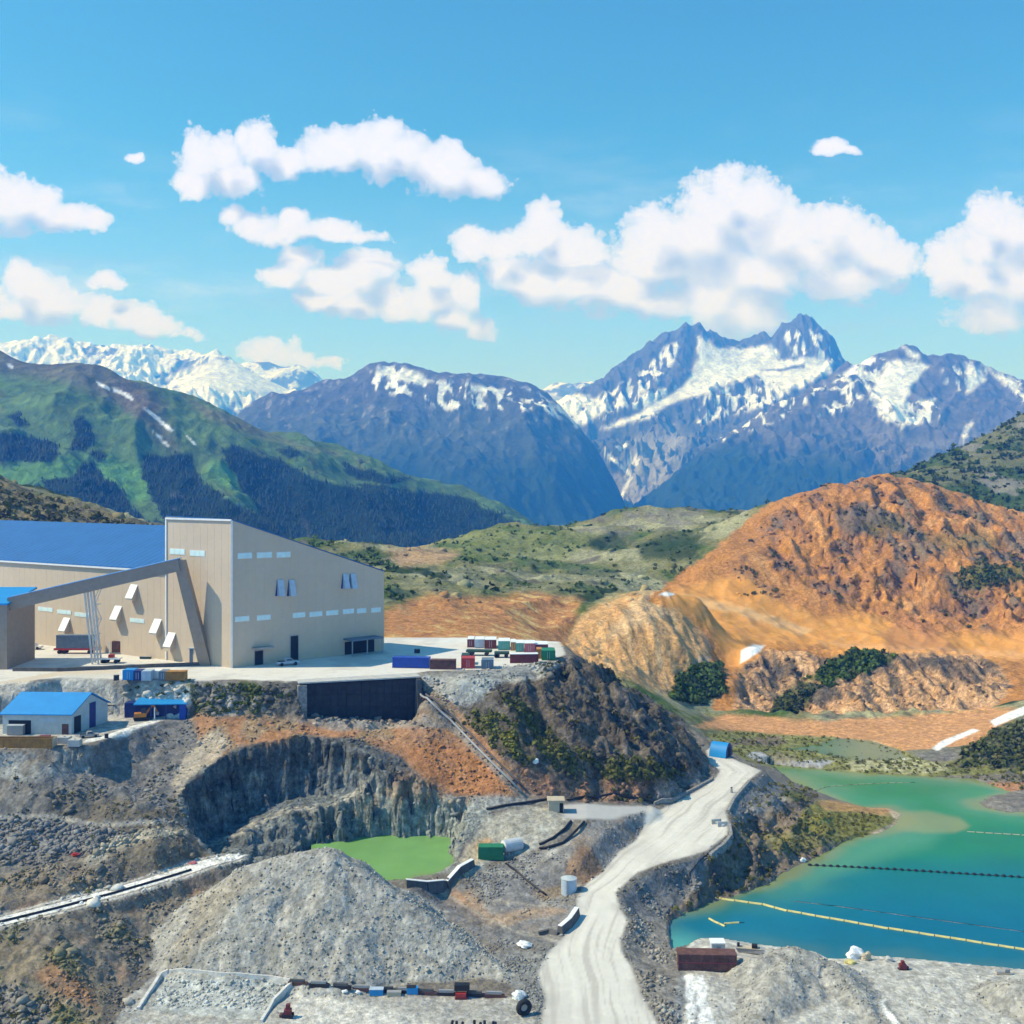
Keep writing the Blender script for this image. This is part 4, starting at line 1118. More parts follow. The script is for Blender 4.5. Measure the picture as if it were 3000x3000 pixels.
class Far:
    def __init__(self, crest, body, u_px, d_rng, nu, nd, amp, scale, seed, foot=-250, behind=0.12, octaves=6, jag=0.0, calm=()):
        """crest: (px, py, d) silhouette; body: extra (px, py, d) survey points."""
        pts = [tuple(Q(*c)) for c in crest] + [tuple(Q(*c)) for c in body]
        cr = np.array([tuple(Q(*c)) for c in crest])
        for c in crest[::2]:                       # far side falls away
            q = Q(*c)
            pts.append((q.x * (1 + behind), q.y * (1 + behind), q.z - 0.55 * behind * q.y))
        x, y = fan((u_px[0] - CX) / F, (u_px[1] - CX) / F, nu, d_rng[0], d_rng[1], nd)
        h = RBF(pts, 0.0002)(x, y)
        u = x / y
        cu = cr[:, 0] / cr[:, 1]
        o = np.argsort(cu)
        cd = np.interp(u, cu[o], cr[o, 1])
        cz = np.interp(u, cu[o], cr[o, 2])
        self.back = y > cd
        fall = np.clip((cd - y) / (0.16 * cd), 0, 1)
        r = ridged(x / scale + 0.25 * y / scale, y / (scale * 1.25), octaves, seed, 0.52) - 0.95
        f = fbm(x / (scale * 0.23), y / (scale * 0.23), 4, seed + 9)
        win = 0.10 + 0.90 * np.sqrt(fall)
        qx, qy = CX + F * x / y, CY + F * (ZC - h) / y
        still = np.ones(x.shape)
        for poly in calm:
            still *= 0.10 + 0.90 * sstep(poly_sd(qx, qy, poly), -6, 16)
        amp = amp * still
        h = h + amp * win * r + 0.10 * amp * f * (0.35 + 0.65 * fall)
        h = h + jag * amp * (ridged(x / (scale * 0.16), y / (scale * 0.2), 3, seed + 40) - 0.9) * (0.45 + 0.55 * fall)
        self.rid = r
        self.x, self.y, self.h, self.u = x, y, h, u
        self.px = CX + F * x / y
        self.py = CY + F * (ZC - h) / y
        self.nu, self.nd = nu, nd
        self.C = np.zeros(x.shape + (3,))
        self.seed = seed
        gy_, gx_ = np.gradient(h)
        dxx = np.gradient(x, axis=1); dyy = np.gradient(y, axis=0)
        sx_ = gx_ / dxx
        sy_ = (gy_ - sx_ * np.gradient(x, axis=0)) / dyy
        self.slope = np.hypot(sx_, sy_)
        self.sx = sx_
        self.n1 = fbm(x / scale * 2.2, y / scale * 2.2, 5, seed + 20)
        self.n2 = fbm(x / scale * 9, y / scale * 9, 3, seed + 30)
        self.n3 = fbm(x / scale * 20 + 0.8 * self.n1, y / scale * 7, 3, seed + 35)

    def blend(self, m, rgb):
        self.C[:] = self.C * (1 - m[..., None]) + np.asarray(rgb) * m[..., None]

    def reg(self, poly, feather, warp=10.0):
        return 1 - sstep(poly_sd(self.px + warp * self.n1 + 0.5 * warp * self.n2, self.py + 0.6 * warp * self.n1 - 0.5 * warp * self.n2, poly), -feather, feather)

    def build(self, name, label):
        me = grid_mesh(name, np.stack([self.x, self.y, self.h], -1).reshape(-1, 3), fan_faces(self.nu, self.nd), [FAR_MAT], np.clip(self.C, 0.005, 0.88).reshape(-1, 3))
        return tag(link_mesh(name, me), label, None, None, 'structure')


SNOW = (0.84, 0.85, 0.88)

# --- green mountain on the left
g = Far([(-500, 930, 2500), (-200, 985, 2450), (0, 1030, 2400), (62, 1056, 2400), (155, 1066, 2420), (295, 1074, 2450), (362, 1115, 2440), (445, 1144, 2430), (549, 1165, 2430), (699, 1219, 2450), (776, 1260, 2450), (894, 1292, 2480), (985, 1303, 2500), (1064, 1343, 2500), (1235, 1405, 2550), (1343, 1440, 2600), (1497, 1508, 2650), (1588, 1556, 2700), (1700, 1620, 2750)],
        [(-400, 1250, 2050), (0, 1250, 2050), (300, 1300, 2050), (600, 1380, 2080), (900, 1430, 2150), (1200, 1510, 2250), (-400, 1480, 1750), (0, 1480, 1750), (300, 1520, 1750), (700, 1560, 1800), (1000, 1600, 1900), (1300, 1640, 2050), (-400, 1750, 1500), (0, 1750, 1500), (500, 1750, 1500), (1000, 1780, 1550), (1500, 1800, 1700)],
        (-560, 1720), (1480, 2950), 460, 260, 34, 300, 200)
g.C[:] = (0.105, 0.175, 0.055)
g.blend(patch(g.n1, -0.1, 0.6) * 0.7, (0.09, 0.175, 0.045))
g.blend(patch(g.n1 + 0.5 * g.n2, 0.35, 0.8) * 0.5, (0.16, 0.16, 0.075))
g.blend(g.reg([(-500, 900), (0, 1020), (300, 1060), (450, 1140), (500, 1200), (400, 1220), (330, 1180), (200, 1120), (0, 1090), (-500, 1000)], 22) * 0.7, (0.15, 0.12, 0.095))
g.blend(g.reg([(330, 1110), (420, 1150), (500, 1240), (520, 1330), (450, 1290), (380, 1200)], 22) * 0.6, (0.15, 0.115, 0.09))
g.blend(g.reg([(540, 1165), (700, 1225), (860, 1300), (1000, 1330), (900, 1320), (720, 1270), (600, 1220)], 14) * 0.6, (0.20, 0.155, 0.095))
for poly in ([(0, 1375), (120, 1345), (280, 1340), (300, 1365), (200, 1400), (120, 1450), (0, 1440), (-300, 1420)], [(620, 1350), (720, 1370), (780, 1430), (720, 1440), (600, 1400)], [(280, 1330), (430, 1370), (450, 1440), (400, 1470), (340, 1450), (300, 1400)]):
    g.blend(g.reg(poly, 16) * 0.8, (0.115, 0.26, 0.065))
DARKF = (0.014, 0.028, 0.012)
fz = np.zeros(g.x.shape)
for poly in ([(-500, 1230), (0, 1260), (60, 1270), (160, 1300), (185, 1330), (150, 1350), (0, 1355), (-500, 1370)], [(20, 1222), (60, 1218), (90, 1240), (60, 1248)], [(215, 1230), (250, 1215), (270, 1245), (285, 1290), (250, 1330), (205, 1315), (225, 1260)], [(265, 1330), (300, 1320), (318, 1345), (290, 1360)],
             [(130, 1410), (220, 1400), (250, 1350), (280, 1360), (300, 1400), (350, 1430), (380, 1480), (420, 1520), (500, 1560), (300, 1520), (180, 1470)], [(410, 1330), (560, 1330), (570, 1370), (600, 1420), (680, 1470), (780, 1530), (900, 1590), (600, 1600), (480, 1520), (430, 1450)],
             [(645, 1320), (690, 1310), (800, 1345), (900, 1390), (960, 1420), (1100, 1420), (1250, 1445), (1340, 1450), (1500, 1520), (1650, 1620), (1300, 1700), (900, 1640), (760, 1520), (700, 1400)], [(810, 1310), (860, 1315), (900, 1340), (850, 1345)], [(1000, 1360), (1100, 1385), (1220, 1410), (1120, 1420), (1020, 1395)],
             [(-500, 1500), (0, 1480), (200, 1480), (480, 1530), (700, 1560), (1000, 1600), (700, 1800), (-500, 1800)]):
    fz = np.maximum(fz, g.reg(poly, 5, 14))
fz = np.maximum(fz, 0.9 * patch(g.n1 * 0.8 + g.n2 * 0.5, 0.7, 0.85) * sstep(g.py, 1250, 1330))
g.blend(fz, DARKF)
g.blend(g.reg([(500, 1440), (530, 1430), (570, 1500), (530, 1530), (480, 1500)], 8, 16) * patch(g.n2, 0.2, 0.6) * 0.55, (0.17, 0.15, 0.155))
g.blend(g.reg([(880, 1520), (895, 1515), (910, 1560), (895, 1570)], 4) * 0.4, (0.16, 0.15, 0.15))
for sp in ([(283, 1118), (322, 1136), (320, 1144), (290, 1128)], [(330, 1136), (372, 1152), (392, 1172), (384, 1172), (360, 1156), (334, 1146)], [(424, 1196), (450, 1212), (480, 1238), (508, 1262), (500, 1262), (470, 1240), (440, 1214)], [(448, 1266), (470, 1282), (496, 1308), (486, 1304), (464, 1284)], [(546, 1276), (574, 1302), (568, 1302)], [(22, 1066), (40, 1072), (36, 1078), (24, 1074)]):
    g.blend(1 - sstep(poly_sd(g.px, g.py, sp), -1, 3), SNOW)
g.build('mountain', 'green mountainside with dark forest patches rising behind the mill')
FOREST = (g, fz)

# --- blue forested mountain in the middle
b_ = Far([(560, 1330, 6600), (700, 1212, 6600), (750, 1178, 6650), (800, 1162, 6700), (860, 1150, 6700), (905, 1132, 6700), (955, 1114, 6800), (1010, 1112, 6850), (1075, 1078, 6900), (1120, 1073, 6900), (1180, 1076, 6900), (1230, 1082, 6900), (1265, 1100, 6900), (1300, 1112, 6900), (1340, 1102, 6900), (1375, 1101, 6900), (1410, 1115, 6900), (1440, 1135, 6900), (1500, 1142, 6900), (1555, 1138, 6850), (1590, 1155, 6800), (1640, 1190, 6700), (1690, 1240, 6600), (1740, 1300, 6500), (1770, 1350, 6400), (1800, 1410, 6300), (1825, 1480, 6250), (1850, 1560, 6200), (1900, 1680, 6100)],
         [(700, 1400, 5700), (900, 1400, 5600), (1100, 1400, 5600), (1300, 1400, 5600), (1500, 1380, 5700), (1650, 1400, 5800), (700, 1600, 5100), (1000, 1600, 5000), (1300, 1600, 5000), (1600, 1600, 5200), (1750, 1560, 5600), (1000, 1250, 6150), (1300, 1230, 6200), (1550, 1230, 6250)],
         (500, 1920), (4900, 7400), 420, 200, 95, 800, 300, jag=0.2)
b_.C[:] = (0.022, 0.040, 0.016)
b_.blend(sstep(b_.py + 40 * b_.n1, 1420, 1250) * 0.9, (0.075, 0.085, 0.055))
b_.blend(sstep(b_.py + 30 * b_.n1, 1260, 1130) * 0.9, (0.10, 0.09, 0.085))
b_.blend(sstep(b_.py + 50 * b_.n1, 1340, 1180) * patch(b_.n3 + b_.n1 * 0.4, 0.25, 0.7) * 0.6, (0.34, 0.31, 0.30))
sn = np.zeros(b_.x.shape)
for poly, k in (([(1110, 1080), (1180, 1078), (1240, 1100), (1270, 1120), (1220, 1125), (1150, 1110), (1100, 1105)], 0.6), ([(1090, 1090), (1300, 1115), (1450, 1135), (1500, 1160), (1350, 1150), (1250, 1155), (1120, 1150), (1080, 1130)], 0.34), ([(1430, 1135), (1560, 1142), (1640, 1195), (1690, 1250), (1620, 1210), (1520, 1170), (1440, 1160)], 0.38),
                ([(1200, 1140), (1600, 1170), (1640, 1200), (1300, 1200)], 0.2), ([(1640, 1190), (1700, 1240), (1690, 1250), (1640, 1205)], 0.9)):
    mm = b_.reg(poly, 9, 12)
    sn = np.maximum(sn, mm * patch((b_.n2 * 0.55 + b_.n3 * 0.6 + 0.4 * b_.n1) * (1.2 - k) - 0.55 + 1.5 * k, 0.0, 0.14))
b_.blend(sn, SNOW)
b_.build('mountain', 'blue forested mountain with a thin snowy crest in the middle')

# --- the snowy massif with its bowl of ice
s_ = Far([(1500, 1300, 9400), (1590, 1200, 9400), (1650, 1166, 9400), (1700, 1146, 9400), (1730, 1132, 9400), (1790, 1092, 9500), (1840, 1052, 9500), (1900, 1005, 9500), (1960, 966, 9600), (2012, 946, 9600), (2045, 953, 9600), (2090, 975, 9700), (2140, 998, 9700), (2190, 1000, 9700), (2215, 980, 9700), (2250, 978, 9700), (2262, 985, 9700), (2295, 948, 9700), (2320, 935, 9700), (2350, 928, 9700), (2375, 938, 9700), (2400, 965, 9700), (2420, 980, 9700), (2435, 985, 9700), (2450, 1012, 9600), (2465, 1058, 9600), (2500, 1100, 9500), (2560, 1180, 9400), (2700, 1300, 9300)],
         [(2060, 1080, 9250), (2150, 1080, 9300), (2250, 1080, 9300), (2350, 1085, 9250), (2000, 1140, 9000), (2150, 1150, 8950), (2300, 1150, 8950), (1850, 1220, 8700), (2000, 1230, 8600), (2200, 1230, 8600), (1930, 1080, 9250), (1990, 1010, 9380), (1830, 1140, 9050), (1750, 1200, 8850), (1780, 1240, 8600), (1650, 1240, 8700),
          (1900, 1330, 8000), (2050, 1330, 7900), (1810, 1330, 8000), (1830, 1420, 7400), (1760, 1340, 8000), (1850, 1480, 7000), (1700, 1500, 7200), (2000, 1500, 7000), (2400, 1200, 8600), (2500, 1300, 8000)],
         (1440, 2760), (6800, 10400), 560, 260, 130, 900, 400, jag=0.62, calm=[[(2045, 1010), (2130, 1022), (2250, 1015), (2290, 1060), (2420, 1062), (2400, 1100), (2300, 1140), (2210, 1105), (2120, 1135), (2000, 1180), (1880, 1230), (1790, 1245), (1930, 1180), (2030, 1100)]])
s_.C[:] = (0.105, 0.095, 0.092)
s_.blend(sstep(s_.py + 40 * s_.n1, 1180, 1350) * 0.8, (0.10, 0.105, 0.075))
s_.blend(s_.reg([(1790, 1420), (1850, 1300), (1960, 1240), (2020, 1280), (1960, 1400), (1880, 1490), (1820, 1500)], 30) * 0.85, (0.30, 0.29, 0.27))
sn = np.zeros(s_.x.shape)
for poly, k in (([(2042, 985), (2060, 990), (2085, 1010), (2130, 1018), (2200, 1018), (2260, 1010), (2285, 1040), (2290, 1060), (2400, 1048), (2440, 1060), (2430, 1090), (2340, 1140), (2290, 1140), (2230, 1125), (2190, 1110), (2120, 1130), (2060, 1150), (2000, 1175), (1900, 1225), (1820, 1248), (1760, 1252), (1880, 1210), (1990, 1140), (2040, 1090), (2050, 1050)], 1.0),
                ([(1690, 1220), (1780, 1150), (1880, 1080), (1960, 1010), (2000, 1000), (1990, 1040), (1930, 1120), (1830, 1190), (1740, 1240)], 0.42), ([(1600, 1150), (1720, 1160), (1790, 1190), (1720, 1240), (1690, 1250), (1640, 1200)], 0.62),
                ([(2060, 1150), (2200, 1120), (2330, 1140), (2260, 1190), (2160, 1210), (2040, 1240)], 0.50), ([(2300, 960), (2400, 970), (2460, 1050), (2420, 1070), (2320, 1040)], 0.30), ([(1790, 1300), (1870, 1290), (1880, 1360), (1830, 1380)], 0.22), ([(1800, 1190), (1900, 1150), (2000, 1120), (1900, 1200)], 0.4)):
    mm = s_.reg(poly, 8, 9)
    sn = np.maximum(sn, mm * patch((s_.n2 * 0.55 + s_.n3 * 0.6 + 0.4 * s_.n1) * (1.2 - k) - 0.55 + 1.5 * k, 0.0, 0.14))
s_.blend(sn, SNOW)
rk = s_.reg([(2170, 1120), (2210, 1095), (2240, 1120), (2230, 1135), (2190, 1130)], 3, 4)
rk = np.maximum(rk, s_.reg([(2225, 1085), (2300, 1080), (2360, 1065), (2360, 1078), (2290, 1088)], 2, 3))
s_.blend(rk, (0.13, 0.12, 0.115))
for ln in ([(1770, 1325, 0), (1800, 1350, 0), (1835, 1380, 0), (1850, 1398, 0), (1842, 1410, 0), (1826, 1440, 0), (1818, 1470, 0), (1812, 1500, 0)],):
    d, _ = line_param(s_.px, s_.py, ln)
    s_.blend(1 - sstep(d, 3.0, 6.5), (0.8, 0.8, 0.8))
s_.build('mountain', 'tall snow covered massif with a white ice bowl and grey peaks')

# --- the nearer spur on the right
t_ = Far([(1780, 1620, 6400), (1830, 1520, 6500), (1860, 1480, 6600), (1920, 1440, 6700), (1990, 1395, 6800), (2050, 1345, 6900), (2110, 1300, 7000), (2180, 1255, 7100), (2250, 1215, 7200), (2330, 1170, 7400), (2400, 1130, 7500), (2450, 1085, 7600), (2480, 1062, 7600), (2510, 1062, 7600), (2560, 1042, 7600), (2600, 1032, 7600), (2640, 1012, 7600), (2690, 1024, 7600), (2715, 1048, 7600), (2770, 1040, 7600), (2820, 1044, 7600), (2870, 1066, 7600), (2920, 1092, 7600), (2980, 1118, 7600), (3050, 1125, 7600), (3200, 1160, 7600), (3500, 1150, 7600)],
         [(2640, 1130, 7300), (2750, 1150, 7250), (2560, 1120, 7350), (2900, 1180, 7150), (2300, 1320, 6600), (2500, 1280, 6700), (2700, 1280, 6700), (2900, 1300, 6600), (2100, 1420, 6300), (2300, 1450, 6000), (2600, 1430, 6000), (2900, 1430, 6000), (2000, 1600, 5700), (2400, 1600, 5500), (2900, 1600, 5500), (3400, 1600, 5500), (3300, 1350, 6400)],
         (1740, 3560), (5300, 8200), 520, 220, 115, 800, 500, jag=0.45, calm=[[(2605, 1065), (2715, 1078), (2665, 1130), (2650, 1185), (2590, 1185), (2565, 1140)]])
t_.C[:] = (0.022, 0.042, 0.016)
t_.blend(sstep(t_.py + 45 * t_.n1 - 0.10 * (t_.px - 2400), 1400, 1240), (0.12, 0.11, 0.095))
t_.blend(sstep(t_.py + 30 * t_.n1, 1230, 1100) * 0.9, (0.125, 0.11, 0.105))
t_.blend(t_.reg([(2520, 1240), (2660, 1250), (2720, 1330), (2600, 1360), (2560, 1330)], 20, 24) * patch(t_.n2, -0.3, 0.4) * 0.6, (0.22, 0.19, 0.17))
t_.blend(t_.reg([(2520, 1400), (2640, 1320), (2800, 1280), (3000, 1240), (3000, 1300), (2700, 1400)], 24, 24) * patch(t_.n2 + t_.n1, 0.1, 0.6) * 0.5, (0.22, 0.20, 0.19))
sn = np.zeros(t_.x.shape)
for poly, k in (([(2600, 1060), (2640, 1052), (2690, 1062), (2720, 1075), (2670, 1130), (2650, 1180), (2680, 1200), (2600, 1195), (2550, 1170), (2560, 1130)], 1.0), ([(2640, 1015), (2690, 1030), (2690, 1050), (2660, 1040)], 0.75), ([(2450, 1100), (2560, 1045), (2600, 1060), (2560, 1140), (2480, 1200), (2400, 1220)], 0.42),
                ([(2560, 1180), (2740, 1170), (2760, 1220), (2690, 1250), (2580, 1230)], 0.52), ([(2760, 1080), (2830, 1050), (2890, 1080), (2870, 1130), (2820, 1150), (2770, 1120)], 0.40), ([(2820, 1060), (2870, 1080), (2890, 1110), (2850, 1140), (2830, 1150)], 0.8), ([(2870, 1066), (2960, 1110), (2990, 1140), (2940, 1120)], 0.85), ([(2830, 1250), (2860, 1240), (2830, 1280), (2815, 1290)], 0.9), ([(2060, 1290), (2250, 1170), (2400, 1120), (2440, 1130), (2300, 1220), (2120, 1290)], 0.28),
                ([(2900, 1080), (3300, 1150), (3300, 1200), (3000, 1180)], 0.4)):
    mm = t_.reg(poly, 8, 9)
    sn = np.maximum(sn, mm * patch((t_.n2 * 0.55 + t_.n3 * 0.6 + 0.4 * t_.n1) * (1.2 - k) - 0.55 + 1.5 * k, 0.0, 0.14))
t_.blend(sn, SNOW)
t_.build('mountain', 'blue grey mountain spur with snowfields on the right')

# --- far snowy range on the left
l_ = Far([(-300, 990, 13000), (0, 1010, 13000), (30, 1001, 13000), (130, 1003, 13000), (200, 1012, 13000), (225, 1005, 13000), (260, 1018, 13000), (290, 1008, 13000), (330, 1022, 13000), (400, 1030, 13000), (440, 1024, 13000), (500, 1040, 13000), (560, 1036, 13000), (600, 1040, 12500), (637, 1024, 12300), (660, 1042, 12300), (720, 1080, 12300), (790, 1118, 12300), (850, 1146, 12300), (940, 1180, 12300), (1100, 1300, 12300)],
         [(300, 1150, 11200), (500, 1130, 11400), (620, 1130, 11400), (700, 1160, 11400), (100, 1150, 11200), (600, 1250, 10500), (300, 1300, 10400), (-200, 1150, 11200), (800, 1250, 11200), (540, 1080, 12000), (430, 1080, 12000)],
         (-320, 1120), (10300, 13900), 420, 120, 170, 1000, 600, jag=0.42, calm=[[(640, 1045), (740, 1090), (850, 1145), (700, 1150), (560, 1140), (500, 1110), (580, 1080)]])
l_.C[:] = SNOW
rr = patch(-l_.rid * 0.7 + 0.6 * l_.n1 + 0.35 * l_.n2, 0.42, 0.6)
keep = l_.reg([(650, 1050), (850, 1150), (700, 1150), (560, 1140), (480, 1110), (560, 1080)], 12, 6)
l_.blend(rr * (1 - 0.9 * keep), (0.16, 0.15, 0.15))
l_.blend(l_.reg([(640, 1200), (700, 1170), (760, 1180), (720, 1230), (660, 1230)], 12, 20) * patch(l_.n2, -0.2, 0.2), (0.14, 0.13, 0.13))
l_.build('mountain', 'far white snow range behind the green mountainside')

# --- small range closing the gaps
k_ = Far([(640, 1090, 15500), (720, 1062, 15500), (790, 1062, 15500), (830, 1075, 15500), (872, 1066, 15500), (905, 1080, 15500), (925, 1092, 15500), (955, 1122, 15500), (1000, 1160, 15500), (1300, 1200, 15500), (1590, 1140, 15500), (1620, 1124, 15500), (1645, 1122, 15500), (1670, 1130, 15500), (1700, 1120, 15500), (1740, 1117, 15500), (1760, 1124, 15500), (1800, 1150, 15500), (1900, 1200, 15500)],
         [(700, 1200, 14600), (900, 1200, 14600), (1300, 1260, 14500), (1700, 1200, 14600), (1900, 1260, 14600)], (620, 1920), (14400, 16200), 300, 60, 90, 800, 700)
k_.C[:] = (0.15, 0.14, 0.14)
k_.blend(patch(k_.n1 + 0.5 * k_.n2, -0.1, 0.15) * sstep(k_.py, 1190, 1130), SNOW)
k_.build('mountain', 'hazy low range far behind the valley gap')

# valley floor out of sight between the hills and the mountains
vx, vy = fan(-1.3, 1.3, 60, 1380.0, 19000.0, 60)
vz = -330 + 20 * fbm(vx / 900, vy / 900, 3, 801)
vc = np.zeros(vx.shape + (3,)); vc[:] = (0.04, 0.06, 0.022)
tag(link_mesh('valley', grid_mesh('valley', np.stack([vx, vy, vz], -1).reshape(-1, 3), fan_faces(60, 60), [FAR_MAT], vc.reshape(-1, 3))), 'forested valley floor beyond the hills', None, None, 'structure')

# ------------------------------------------------------------------ water
def water_material(name):
    m = bpy.data.materials.new(name)
    m.use_nodes = True
    T = NT(m.node_tree)
    b = T.n['Principled BSDF']
    att = T.add('ShaderNodeAttribute', attribute_name='Tint').outputs['Color']
    pos = T.add('ShaderNodeTexCoord').outputs['Object']
    n = T.noise(pos, 0.06, 5.0, 0.6)
    mul = T.vmath('SCALE', att)
    T.put(mul.node.inputs['Scale'], T.step(n, 0.3, 0.7, 0.92, 1.08))
    T.put(b.inputs['Base Color'], mul)
    b.inputs['Roughness'].default_value = 0.16
    b.inputs['IOR'].default_value = 1.33
    b.inputs['Specular IOR Level'].default_value = 0.18
    w = T.noise(T.vmath('MULTIPLY', pos, (1.0, 0.45, 1.0)), 0.9, 6.0, 0.6)
    bp = T.add('ShaderNodeBump')
    bp.inputs['Strength'].default_value = 0.22
    bp.inputs['Distance'].default_value = 0.2
    T.put(bp.inputs['Height'], w)
    T.put(b.inputs['Normal'], bp.outputs[0])
    return m


WATER = water_material('silty_water')


def water(name, label, x, y, z, color, bank, left=-9e9):
    nd_, nu_ = x.shape
    f = fan_faces(nu_, nd_)
    keep = ((poly_sd(x, y, bank) < 2.5) & (px_of(x, y) > left)).ravel()
    f = f[keep[f].any(axis=1)]
    me = grid_mesh(name, np.stack([x, y, np.full(x.shape, z)], -1).reshape(-1, 3), f, [WATER], color.reshape(-1, 3))
    return tag(link_mesh(name, me), label, None, None, 'structure')


lx, ly = fan(0.12, 0.62, 220, 176, 330, 220)
lpx, lpy = px_of(lx, ly), CY + F * (ZC - LAKE_Z) / ly
ls = -poly_sd(lx, ly, shore_p)
wn_ = fbm(lx / 16, ly / 16, 3, 901)
lc = np.zeros(lx.shape + (3,))


def lmix(m, rgb):
    lc[:] = lc * (1 - m[..., None]) + np.asarray(rgb) * m[..., None]


tt = lpy + 16 * wn_
lc[:] = (0.004, 0.135, 0.215)
lmix(sstep(tt, 2720, 2570), (0.005, 0.145, 0.155))
lmix(sstep(tt, 2580, 2470), (0.012, 0.18, 0.07))
lmix(sstep(tt, 2460, 2350), (0.022, 0.20, 0.036))
lmix(sstep(tt, 2350, 2270), (0.05, 0.165, 0.016))
far_sh = sstep(lpy, 2720, 2620)
lmix(sstep(ls + 3 * wn_, 15, 0) * 0.6 * (0.15 + 0.85 * far_sh), (0.09, 0.25, 0.13))
lmix(sstep(ls + 2.0 * wn_, 5.0, 0.0) * 0.75 * (0.2 + 0.8 * far_sh), (0.24, 0.235, 0.085))
lmix(sstep(tt, 2330, 2270) * sstep(ls + 3 * wn_, 12, 1) * 0.5, (0.20, 0.22, 0.05))
shoal = 1 - sstep(poly_sd(lpx + 10 * wn_, lpy + 4 * wn_, [(2620, 2378), (2720, 2378), (2810, 2395), (2840, 2420), (2800, 2440), (2700, 2440), (2610, 2425)]), -9, 9)
lmix(shoal * 0.72, (0.27, 0.26, 0.09))
sh2 = 1 - sstep(poly_sd(lpx + 14 * wn_, lpy, [(2440, 2520), (2620, 2440), (2760, 2440), (2720, 2480), (2560, 2520), (2440, 2560), (2360, 2600), (2340, 2570)]), -30, 30)
lmix(sh2 * 0.45, (0.11, 0.30, 0.16))
near_l = 1 - sstep(np.hypot(lpx - 1985, (lpy - 2785) * 1.3), 20, 110)
lmix(near_l * 0.8, (0.10, 0.36, 0.30))
water('lake', 'teal and green tailings lake crossed by floating booms', lx, ly, LAKE_Z, lc, shore_p)
qx, qy = fan(0.18, 0.38, 60, 312, 360, 40)
qc = np.zeros(qx.shape + (3,))
qpx = px_of(qx, qy)
qc[:] = (0.09, 0.155, 0.05)
qw = sstep(qpx, 2400, 2560)[..., None]
qc = qc * (1 - qw) + np.array((0.25, 0.23, 0.09)) * qw
water('pool', 'shallow olive green pool beyond the lake', qx, qy, LAKE_Z + 0.3, qc, pool_p)
gx_, gy_ = fan((620 - CX) / F, (1480 - CX) / F, 60, 200, 246, 40)
gc = np.zeros(gx_.shape + (3,)); gc[:] = (0.165, 0.33, 0.10)
gw = fbm(gx_ / 5, gy_ / 5, 3, 902)[..., None]
gc = gc * (1 + 0.07 * gw)
gs = sstep(-poly_sd(gx_, gy_, low_p), 2.5, 0.0)[..., None]
gc = gc * (1 - 0.6 * gs) + np.array((0.20, 0.25, 0.10)) * 0.6 * gs
water('pond', 'bright green pond at the foot of the rock pit', gx_, gy_, POND_Z, gc, low_p, 925)


# ------------------------------------------------------------------ materials for made things
_mats = {}


def mat(name, rgb, rough=0.6, var=0.12, metal=0.0, scale=0.8, spec=0.4, streak=False):
    if name in _mats:
        return _mats[name]
    m = bpy.data.materials.new(name)
    m.use_nodes = True
    T = NT(m.node_tree)
    b = T.n['Principled BSDF']
    pos = T.add('ShaderNodeTexCoord').outputs['Object']
    if streak:
        pos = T.vmath('MULTIPLY', pos, (1.0, 1.0, 0.12))
    n = T.noise(pos, scale, 6.0, 0.62)
    n2 = T.noise(pos, scale * 7, 3.0, 0.6)
    k = T.math('MULTIPLY', T.step(n, 0.3, 0.7, 1 - var, 1 + var), T.step(n2, 0.3, 0.7, 1 - var * 0.6, 1 + var * 0.6))
    mul = T.vmath('SCALE', tuple(rgb))
    T.put(mul.node.inputs['Scale'], k)
    T.put(b.inputs['Base Color'], mul)
    b.inputs['Roughness'].default_value = rough
    b.inputs['Metallic'].default_value = metal
    b.inputs['Specular IOR Level'].default_value = spec
    _mats[name] = m
    return m


M_BEIGE = mat('beige_cladding', (0.56, 0.445, 0.325), 0.75, 0.035, scale=0.12)
M_BLUE = mat('blue_roof_sheet', (0.018, 0.125, 0.34), 0.6, 0.06, scale=0.2)
M_SKYBLUE = mat('bright_blue_roof', (0.015, 0.25, 0.58), 0.55, 0.06, scale=0.3)
M_TRIM = mat('pale_flashing', (0.72, 0.72, 0.70), 0.5, 0.05)
M_WIN = mat('translucent_panel', (0.62, 0.80, 0.78), 0.3, 0.06)
M_DARK = mat('dark_opening', (0.012, 0.012, 0.014), 0.8, 0.1)
M_STEEL = mat('grey_steel', (0.30, 0.30, 0.30), 0.5, 0.1)
M_GAL = mat('galvanised_steel', (0.50, 0.53, 0.55), 0.45, 0.1)
M_BROWN = mat('brown_fascia', (0.30, 0.235, 0.18), 0.7, 0.08)
M_CONC = mat('concrete', (0.46, 0.45, 0.42), 0.9, 0.15)
M_DCONC = mat('dark_shotcrete', (0.10, 0.097, 0.093), 0.9, 0.25)
M_WALLP = mat('shaded_shotcrete', (0.03, 0.03, 0.032), 0.9, 0.3)  # near black: the deep shade of the bay is put into this colour
M_WINDROW = mat('grey_rubble', (0.25, 0.24, 0.225), 0.95, 0.35, scale=1.6)
M_LINER = mat('dirty_liner', (0.58, 0.56, 0.52), 0.8, 0.2, scale=1.2)
M_BLACK = mat('black_plastic', (0.014, 0.014, 0.016), 0.5, 0.2)
M_WHITE = mat('white_paint', (0.80, 0.80, 0.78), 0.5, 0.06)
M_RED = mat('red_paint', (0.42, 0.035, 0.03), 0.55, 0.15)
M_DRED = mat('dark_red_paint', (0.17, 0.03, 0.03), 0.6, 0.2)
M_ORANGE = mat('orange_paint', (0.50, 0.19, 0.03), 0.6, 0.2)
M_RUST = mat('rusty_steel', (0.13, 0.06, 0.045), 0.85, 0.35)
